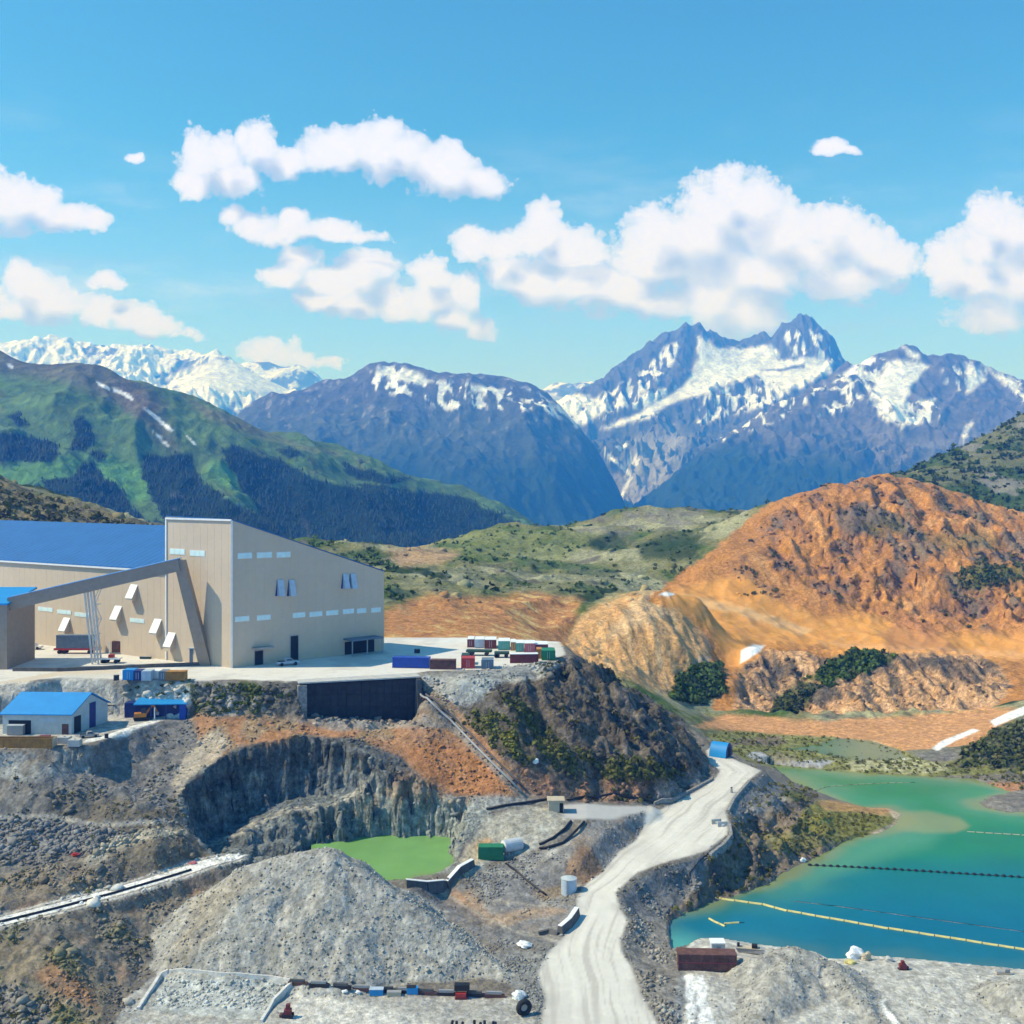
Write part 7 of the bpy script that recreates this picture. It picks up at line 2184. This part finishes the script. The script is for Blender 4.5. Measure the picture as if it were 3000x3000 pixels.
lump('tarpaulin', 'crumpled white tarpaulin heap at the lake edge', 'tarpaulin', 2508, 2806, PZ, 1.6, M_WHITE, 0.75, 1)
lump('tarpaulin', 'small upright white tarpaulin bundle right of the big crumpled heap', 'tarpaulin', 2537, 2812, PZ, 0.8, M_TAN, 1.1, 2)
lump('rubble_sack', 'yellowish sack lying at the water edge left of the tarpaulin heap', 'sack', 2490, 2822, PZ, 0.8, M_YELLOW, 0.5, 3)
lump('boulder', 'grey boulder between the tarpaulins and the red pump', 'boulder', 2602, 2816, PZ, 0.85, M_CONC, 0.6, 4)
lump('white_sack', 'large white sack lying beside the haul road below the berm', 'sack', 1537, 2772, 8.0, 1.2, M_WHITE, 0.5, 5)
lump('white_sack', 'white sack leaning on the black tyre at the corner of the pad', 'sack', 1520, 2925, 7.4, 0.95, M_WHITE, 0.9, 6)
lump('tarpaulin', 'small red tarpaulin on the bouldery slope above the white gravel road', 'tarpaulin', 221, 2505, 18.2, 0.75, M_RED, 0.4, 7)
lump('tarpaulin', 'small faded red tarpaulin at the upper end of the white gravel road', 'tarpaulin', 566, 2530, 16, 0.75, M_PINK, 0.35, 8)
lump('boulder', 'pale boulder on the lower edge of the olive scrub on the rocky hill', 'boulder', 1569, 2233, 26, 0.6, M_WHITE, 0.8, 9)
lump('boulder', 'pale boulder at the lake end of the black beaded boom', 'boulder', 2352, 2524, 6.6, 0.7, M_WHITE, 0.8, 10)

# ------------------------------------------------------------------ storage line along the near pad
ROWZ = 7.5
WALLG = 'dark timber beams along the foot of the grey heap'
row = [(872, 2888), (935, 2893), (1000, 2899), (1062, 2905), (1132, 2909), (1190, 2912), (1250, 2916), (1310, 2919), (1392, 2922), (1450, 2924)]
WHICH = ['first dark beam beside the sump at the foot of the grey heap', 'second dark beam from the sump at the foot of the grey heap', 'dark beam with pale sacks in front of it at the foot of the grey heap', 'dark beam just left of the larger blue crate', 'dark beam between the two blue crates', 'dark beam behind the smaller blue crate',
         'dark beam just right of the smaller blue crate', 'dark beam left of the red drum rack', 'dark beam right of the red drum rack', 'last dark beam beside the black tyre']
for k, (px, py) in enumerate(row):
    p = hit(px, py)
    t = empty('timber_beam', (p.x, p.y, p.z - 0.05), WHICH[k], 'beam', -0.06 + 0.03 * math.sin(k * 2.1), WALLG)
    MB().box(-1.55, 1.5, 0, 0.5, 0, 0.55).build('beam', M_BLACK if k % 3 else M_RUST, t)
    MB().box(-1.3, 1.0, 0.05, 0.42, 0.56, 0.95).build('beam', M_STEEL if k % 2 else M_DCONC, t)
box_unit('crate', 'crate', 'larger blue crate in front of the dark beams on the near pad', 1102, 2920, ROWZ, [('body', (-1.05, 1.05, 0, 1.0, 0.1, 1.0), M_SKYBLUE), ('lid', (-1.1, 1.1, -0.05, 1.05, 1.0, 1.1), M_PALE), ('skid', (-1.0, 1.0, 0.05, 0.95, -0.1, 0.1), M_TAN)], group='blue crates on the near pad')
box_unit('crate', 'crate', 'smaller blue crate with a black cover on the near pad', 1208, 2916, ROWZ, [('body', (-0.85, 0.85, 0, 0.9, 0.1, 1.1), M_SKYBLUE), ('lid', (-0.9, 0.5, -0.05, 0.95, 1.1, 1.2), M_BLACK), ('skid', (-0.8, 0.8, 0.05, 0.85, -0.1, 0.1), M_TAN)], group='blue crates on the near pad')
box_unit('tan_crate', 'crate', 'grey brown crate between the two blue crates', 1155, 2920, ROWZ, [('body', (-1.1, 1.0, 0, 0.8, 0, 0.6), M_TAN), ('lid', (-1.15, 1.05, -0.04, 0.84, 0.6, 0.68), M_STEEL)])
box_unit('drum_rack', 'rack', 'red drum rack with a black box on top near the black tyre', 1352, 2930, ROWZ, [('frame', (-1.0, 0.9, 0, 0.9, 0, 0.35), M_DRED), ('drum', (-0.9, 0.7, 0.05, 0.8, 0.36, 0.95), M_RED), ('top_box', (-1.1, 1.2, 0.3, 1.4, 1.2, 2.1), M_BLACK), ('post', (-0.9, -0.75, 0.5, 0.65, 0.35, 1.2), M_BLACK), ('post', (0.8, 0.95, 0.5, 0.65, 0.35, 1.2), M_BLACK)])
lump('white_sack', 'left one of two pale sacks lying before the dark beams', 'sack', 1010, 2905, ROWZ, 0.45, M_WHITE, 0.5, 11, 'pale sacks before the dark beams')
lump('white_sack', 'right one of two pale sacks lying before the dark beams', 'sack', 1048, 2908, ROWZ, 0.45, M_WHITE, 0.5, 12, 'pale sacks before the dark beams')
p = hit(1535, 2976)
ty = empty('tyre', (p.x, p.y, p.z), 'big black tyre standing at the corner of the near pad', 'tyre', 0.4)
bm = bmesh.new()
n1_, n2_ = 28, 10
vs_ = []
for i in range(n1_):
    a_ = 2 * math.pi * i / n1_
    for j in range(n2_):
        b_a = 2 * math.pi * j / n2_
        rad = 0.85 + 0.38 * math.cos(b_a)
        vs_.append(bm.verts.new((rad * math.cos(a_), 0.42 * math.sin(b_a), 1.22 + rad * math.sin(a_))))
for i in range(n1_):
    for j in range(n2_):
        bm.faces.new((vs_[i * n2_ + j], vs_[i * n2_ + (j + 1) % n2_], vs_[((i + 1) % n1_) * n2_ + (j + 1) % n2_], vs_[((i + 1) % n1_) * n2_ + j]))
me = bpy.data.meshes.new('tread')
bm.to_mesh(me); bm.free()
me.materials.append(M_TYRE)
link_mesh('tread', me, ty)
MB().cyl((0, -0.12, 1.22), (0, 0.12, 1.22), 0.5, n=20).build('rim', M_STEEL, ty)
box_unit('skid_loader', 'loader', 'small dark red machine at the near side of the sump', 842, 2984, 7.2, [('body', (-0.55, 0.5, 0, 0.9, 0.25, 1.2), M_DRED), ('cab', (-0.3, 0.3, 0.15, 0.8, 1.2, 1.9), M_DRED), ('track', (-0.8, 0.8, -0.15, 0.05, 0, 0.5), M_BLACK), ('track', (-0.8, 0.8, 0.85, 1.05, 0, 0.5), M_BLACK), ('bucket', (-1.2, -0.8, 0, 0.9, 0.05, 0.5), M_RUST)])
STUB = 'black pipe ends at the near edge of the pad'
NTH = ['leftmost', 'second', 'third', 'fourth', 'fifth', 'sixth', 'seventh', 'rightmost']
for k, px in enumerate((1322, 1338, 1352, 1390, 1404, 1420, 1442, 1452)):
    p = at(px, 3006 + 4 * (k % 2), 7.2)
    t = empty('pipe_stub', (p.x, p.y, 7.1), NTH[k] + ' of the short black pipe ends at the bottom edge of the pad', 'pipe', 0.0, STUB)
    MB().cyl((0, 0, 0), (0.12 * (-1) ** k + 0.1, 0.05, 0.85 + 0.25 * math.sin(k * 2.7)), 0.2, n=10).build('pipe', M_BLACK, t)
    MB().cyl((0, 0, 0), (0, 0, 0.12), 0.3, n=10).build('flange', M_STEEL, t)

# ------------------------------------------------------------------ loose rock, scrub and forest
def ico():
    t = (1 + 5 ** 0.5) / 2
    v = np.array([(-1, t, 0), (1, t, 0), (-1, -t, 0), (1, -t, 0), (0, -1, t), (0, 1, t), (0, -1, -t), (0, 1, -t), (t, 0, -1), (t, 0, 1), (-t, 0, -1), (-t, 0, 1)], float)
    v /= np.linalg.norm(v[0])
    f = np.array([(0, 11, 5), (0, 5, 1), (0, 1, 7), (0, 7, 10), (0, 10, 11), (1, 5, 9), (5, 11, 4), (11, 10, 2), (10, 7, 6), (7, 1, 8), (3, 9, 4), (3, 4, 2), (3, 2, 6), (3, 6, 8), (3, 8, 9), (4, 9, 5), (2, 4, 11), (6, 2, 10), (8, 6, 7), (9, 8, 1)])
    return v, f


OCT = (np.array([(1, 0, 0), (-1, 0, 0), (0, 1, 0), (0, -1, 0), (0, 0, 1), (0, 0, -1)], float),
       np.array([(0, 2, 4), (2, 1, 4), (1, 3, 4), (3, 0, 4), (2, 0, 5), (1, 2, 5), (3, 1, 5), (0, 3, 5)]))
ICO = ico()
sd_pond = poly_sd(X, Y, low_p) + 99 * (Z > 12.5)


def pick(mask, n):
    """n random ground vertices with probability given by a mask"""
    w = np.clip(mask, 0, None).ravel().astype(float)
    w[PX.ravel() < -220] = 0
    w[PX.ravel() > 3220] = 0
    w /= w.sum()
    i = RNG.choice(len(w), size=n, p=w)
    jx, jy = RNG.uniform(-0.5, 0.5, (2, n))
    st = 0.00155 * Y.ravel()[i]
    return i, X.ravel()[i] + jx * st, Y.ravel()[i] + jy * st, Z.ravel()[i]


def rocks(name, label, sets, proto, m, tone):
    V, Fc, T_, R_ = [], [], [], []
    off = 0
    pv_, pf_ = proto
    for mask, n, s0, s1, sink in sets:
        i, x, y, z = pick(mask, n)
        s = s0 * (s1 / s0) ** (RNG.uniform(0, 1, n) ** 2.2)
        nv = len(pv_)
        v = pv_[None] * (1 + RNG.uniform(-0.45, 0.4, (n, nv, 1)))
        v = v * (np.stack([RNG.uniform(0.6, 1.3, n), RNG.uniform(0.6, 1.3, n), RNG.uniform(0.4, 0.95, n)], 1))[:, None, :]
        a = RNG.uniform(0, 2 * np.pi, n)
        ca, sa = np.cos(a)[:, None], np.sin(a)[:, None]
        vx = v[..., 0] * ca - v[..., 1] * sa
        vy = v[..., 0] * sa + v[..., 1] * ca
        v = np.stack([vx, vy, v[..., 2]], -1) * s[:, None, None]
        v = v + np.stack([x, y, z + s * sink], 1)[:, None, :]
        f = pf_[None] + (np.arange(n) * nv)[:, None, None] + off
        cloc = C.reshape(-1, 3)[i] * RNG.uniform(tone[0], tone[1], n)[:, None]
        V.append(v.reshape(-1, 3)); Fc.append(f.reshape(-1, 3)); T_.append(np.repeat(cloc, nv, 0))
        off += n * nv
    V = np.concatenate(V); Fc = np.concatenate(Fc); T_ = np.clip(np.concatenate(T_), 0.02, 0.85)
    me = grid_mesh(name, V, Fc, [m], T_, {'Rough': np.full(len(V), 0.35)}, smooth=False)
    return tag(link_mesh(name, me), label, None, None, 'stuff')


shr = region([(360, 2020), (560, 2000), (760, 2010), (880, 2040), (760, 2085), (560, 2085)], 10, 225, 275)
leftm = region([(-400, 2230), (330, 2190), (540, 2130), (560, 2260), (530, 2400), (640, 2520), (480, 2720), (420, 2850), (330, 3100), (-400, 3100)], 20, 140, 262) * (heaps(X, Y) < Z - 0.3) * (1 - np.clip(1 - line_param(X, Y, WROAD)[0] / 3.2, 0, 1) ** 0.3)
bould = region([(-400, 2405), (80, 2395), (200, 2410), (430, 2440), (330, 2490), (120, 2530), (-400, 2520)], 12, 150, 262)
nearw = region([(1240, 2600), (1420, 2540), (1650, 2470), (1880, 2370), (1880, 2440), (1770, 2560), (1640, 2650), (1650, 2760), (1580, 2840), (1600, 3000), (1540, 2940), (1400, 2800)], 12, 150, 245) * (road_sd > 0.5)
wedge = region([(1815, 2650), (1880, 2570), (2080, 2510), (2130, 2450), (2200, 2310), (2330, 2320), (2420, 2440), (2300, 2550), (1970, 2690), (2000, 2760), (1990, 3050), (1900, 3000), (1815, 2760)], 10, 140, 290) * (road_sd > 0.8) * (sd_sh > 0.3)
padm = region([(1990, 2850), (2240, 2790), (2500, 2830), (3300, 2870), (3300, 3100), (1990, 3100)], 10, 140, 200)
below = region([(330, 2020), (760, 2000), (900, 2020), (880, 2090), (560, 2095), (500, 2060)], 10, 225, 275) + region([(1220, 1990), (1640, 1935), (1470, 2010), (1290, 2070)], 10, 225, 300) + 0.5 * region(bench, 10, 225, 300)
midr = mid * (1 - HILL) * (PY < 1780) * patch(n_far, -0.3, 0.3)
sump_m = region([(440, 2950), (490, 2860), (840, 2880), (790, 2960)], 6, 130, 200)
rocks('rubble', 'loose broken rock lying on the stockpiles and waste slopes', [
    (HM * (PX < 1700), 9500, 0.10, 0.40, 0.1), (HM * (PX > 1700) * patch(n_mid, -0.6, 0.3), 1500, 0.10, 0.32, 0.1), (padm * patch(n_mid, 0.0, 0.6), 500, 0.10, 0.35, 0.1), (sump_m, 500, 0.15, 0.5, 0.1),
    (leftm * patch(n_mid + 0.7 * n_lo, -0.2, 0.5), 6000, 0.12, 0.52, 0.1), (nearw * patch(n_mid + 0.5 * n_lo, -0.1, 0.5), 2200, 0.12, 0.42, 0.1), (wedge * patch(n_mid, -0.3, 0.4), 2000, 0.14, 0.65, 0.05), (below * patch(n_mid, -0.4, 0.4), 2000, 0.15, 0.7, 0.1), ((1 - sstep(np.abs(road_sd - 0.7), 0.2, 1.0)), 1400, 0.10, 0.4, 0.1)], OCT, G_MAT, (0.62, 1.45))
rocks('boulders', 'boulders and rock outcrops scattered over the hills and banks', [
    (PIT * sstep(Z, 12.6, 14) * (sd_pond > 0.4), 260, 0.3, 0.9, -0.2), (shr, 110, 0.4, 1.5, -0.2), (region([(870, 2088), (960, 2098), (1100, 2104), (1235, 2106), (1240, 2128), (1000, 2122), (870, 2112)], 4, 225, 275), 130, 0.25, 1.1, 0.1), (bould, 1700, 0.22, 0.72, 0.1), (leftm * patch(n_mid, 0.2, 0.6), 260, 0.4, 1.1, 0.1), (RH * patch(n_mid, -0.3, 0.4), 1100, 0.3, 1.0, -0.1), (bank_c * patch(n_mid, -0.2, 0.4), 500, 0.5, 1.6, -0.1), (HILL * UPH * patch(ROCKF, -0.2, 0.3), 800, 0.8, 2.6, -0.2),
    (midr, 900, 1.0, 3.4, -0.15), (far_r, 250, 2.0, 5.0, -0.2), (region([(2790, 2240), (2870, 2160), (3300, 2020), (3300, 2280)], 8, 290, 400), 420, 0.5, 1.6, 0)], ICO, G_MAT, (0.7, 1.35))


def leafy(name, label, sets, tris=11, flat=0.7):
    V, T_ = [], []
    for mask, n, s0, s1, rgb in sets:
        i, x, y, z = pick(mask, n)
        s = s0 + (s1 - s0) * RNG.uniform(0, 1, n) ** 1.7
        d = RNG.normal(0, 1, (n, tris, 3)); d /= np.linalg.norm(d, axis=2, keepdims=True)
        r = RNG.uniform(0.45, 1.0, (n, tris, 1))
        c = d * r * np.array((1, 1, flat)) + np.array((0, 0, 0.42))
        t1 = RNG.normal(0, 1, (n, tris, 3)); t1 -= 0.7 * d * (t1 * d).sum(2, keepdims=True)
        t1 /= np.linalg.norm(t1, axis=2, keepdims=True)
        t2 = np.cross(d, t1)
        q = RNG.uniform(0.42, 0.72, (n, tris, 1))
        v = np.stack([c + t1 * q, c - t1 * q * 0.6 + t2 * q * 0.8, c - t1 * q * 0.5 - t2 * q * 0.85], 2)
        v = v * s[:, None, None, None] + np.stack([x, y, z], 1)[:, None, None, :]
        col = np.asarray(rgb)[None] * RNG.uniform(0.6, 1.5, (n, 1)) * np.array((1, 1, 1)) + RNG.uniform(0, 0.015, (n, 1)) * np.array((1, 0.7, 0.1))
        V.append(v.reshape(-1, 3)); T_.append(np.repeat(col, tris * 3, 0))
    V = np.concatenate(V); T_ = np.concatenate(T_)
    Fc = np.arange(len(V)).reshape(-1, 3)
    me = grid_mesh(name, V, Fc, [LEAF], T_, None, smooth=False)
    return tag(link_mesh(name, me), label, None, None, 'stuff')


LEAF = bpy.data.materials.new('scrub_leaves')
LEAF.use_nodes = True
T = NT(LEAF.node_tree)
bb_ = T.n['Principled BSDF']
T.put(bb_.inputs['Base Color'], T.add('ShaderNodeAttribute', attribute_name='Tint').outputs['Color'])
bb_.inputs['Roughness'].default_value = 0.8
bb_.inputs['Specular IOR Level'].default_value = 0.15

green_c = np.clip((C[..., 1] - 0.92 * C[..., 0]) * 14, 0, 1) * np.clip(1.4 - 4 * C[..., 1], 0.1, 1)      # where the ground itself is overgrown
leafy('shrubs', 'low scrub growing on the rocky hill, banks and near slopes', [
    (gm * patch(n_mid + n_hi, -0.3, 0.5), 1900, 0.25, 0.8, (0.125, 0.125, 0.03)), (RH * (1 - gm) * patch(n_mid, 0.0, 0.5), 500, 0.3, 0.9, (0.09, 0.09, 0.035)), (shr, 240, 0.3, 0.8, (0.075, 0.10, 0.025)),
    (region([(2270, 2430), (2400, 2380), (2600, 2390), (2560, 2440), (2400, 2490), (2250, 2500)], 10, 230, 320), 500, 0.2, 0.5, (0.15, 0.145, 0.035)), (region(skp, 6, 205, 300), 260, 0.3, 0.8, (0.12, 0.12, 0.04)),
    (leftm * patch(n_mid, 0.1, 0.6), 380, 0.2, 0.55, (0.13, 0.12, 0.05)), (region([(2790, 2240), (2870, 2160), (3300, 2020), (3300, 2280)], 8, 290, 400), 1100, 0.5, 1.5, (0.07, 0.085, 0.025)),
    (region([(2360, 1990), (2420, 1945), (2500, 1905), (2620, 1925), (2560, 1960), (2430, 2010)], 6, 385, 470), 700, 0.7, 1.8, (0.06, 0.105, 0.02)), (region([(1965, 2050), (1990, 1980), (2040, 1950), (2110, 1950), (2115, 2030), (2060, 2060)], 6, 330, 520), 700, 0.7, 1.8, (0.055, 0.095, 0.02)),
    (region([(2260, 2100), (2280, 2040), (2400, 2010), (2330, 2100)], 8, 385, 470), 300, 0.7, 1.6, (0.06, 0.075, 0.025)), (region(flats, 4, 290, 400), 900, 0.25, 0.7, (0.15, 0.15, 0.04))])
leafy('scrub', 'patches of green scrub on the rolling hills', [
    (mid * (1 - HILL) * green_c * (PY < 1800) * (PX > 850), 1700, 0.7, 2.3, (0.06, 0.10, 0.025)), (HILL * UPH * patch(ROCKF, 0.1, 0.5), 500, 0.8, 2.0, (0.085, 0.085, 0.03)),
    (region([(2800, 1680), (2880, 1650), (3010, 1660), (2990, 1700), (2860, 1730)], 10, 385, 800), 250, 1.0, 2.4, (0.07, 0.09, 0.025)), (far_r, 1100, 2.0, 5.0, (0.045, 0.075, 0.02)), (region([(-200, 1400), (110, 1450), (420, 1545), (300, 1640), (-200, 1640)], 6, 380, 620), 900, 0.8, 2.2, (0.10, 0.10, 0.035))], tris=9, flat=0.55)

# dark conifer forest on the green mountainside
g_, fz_ = FOREST
w = (fz_ * (g_.px > -150) * (g_.px < 1750) * ~g_.back * (g_.py < 1700)).ravel()
nT = 13000
ii = RNG.choice(len(w), size=nT, p=w / w.sum())
stx = 4.0
tx = g_.x.ravel()[ii] + RNG.uniform(-stx, stx, nT); ty_ = g_.y.ravel()[ii] + RNG.uniform(-3, 3, nT); tz = g_.h.ravel()[ii]
hh = 3 + 7 * RNG.uniform(0, 1, nT) ** 2; rr_ = hh * RNG.uniform(0.24, 0.42, nT)
V = []
for k in range(5):
    aa = 2 * np.pi * k / 5 + RNG.uniform(0, 1, nT)
    V.append(np.stack([tx + rr_ * np.cos(aa), ty_ + rr_ * np.sin(aa), tz - 1.0], 1))
V.append(np.stack([tx, ty_, tz + hh], 1))
V = np.stack(V, 1)
Fc = np.array([(k, (k + 1) % 5, 5) for k in range(5)])[None] + (np.arange(nT) * 6)[:, None, None]
tcol = np.repeat(np.array((0.016, 0.030, 0.014))[None] * RNG.uniform(0.6, 1.6, (nT, 1)), 6, 0)
me = grid_mesh('forest', V.reshape(-1, 3), Fc.reshape(-1, 3), [LEAF], tcol, None, smooth=False)
tag(link_mesh('forest', me), 'dark conifer forest covering the lower green mountainside', None, None, 'stuff')
# ------------------------------------------------------------------ air
hz = bpy.data.materials.new('mountain_air')
hz.use_nodes = True
T = NT(hz.node_tree)
T.n.clear()
pv = T.add('ShaderNodeVolumePrincipled')
pv.inputs['Color'].default_value = HAZE_COLOR
pv.inputs['Absorption Color'].default_value = (1, 1, 1, 1)
pv.inputs['Density'].default_value = HAZE_DENSITY
pv.inputs['Anisotropy'].default_value = 0.0
out = T.add('ShaderNodeOutputMaterial')
T.l.new(pv.outputs[0], out.inputs['Volume'])
xb, y0b, y1b, zb, zt = 26000.0, -3000.0, 22500.0, -1200.0, 1560.0
hv = np.array([(sx_ * xb, yy, zz) for zz in (zb, zt) for (sx_, yy) in ((-1, y0b), (1, y0b), (1, y1b), (-1, y1b))], dtype=float)
hf = np.array([(3, 2, 1, 0), (4, 5, 6, 7), (0, 1, 5, 4), (1, 2, 6, 5), (2, 3, 7, 6), (3, 0, 4, 7)])
tag(link_mesh('haze', grid_mesh('haze', hv, hf, [hz], smooth=False)), 'blue mountain air over the whole valley', None, None, 'stuff')
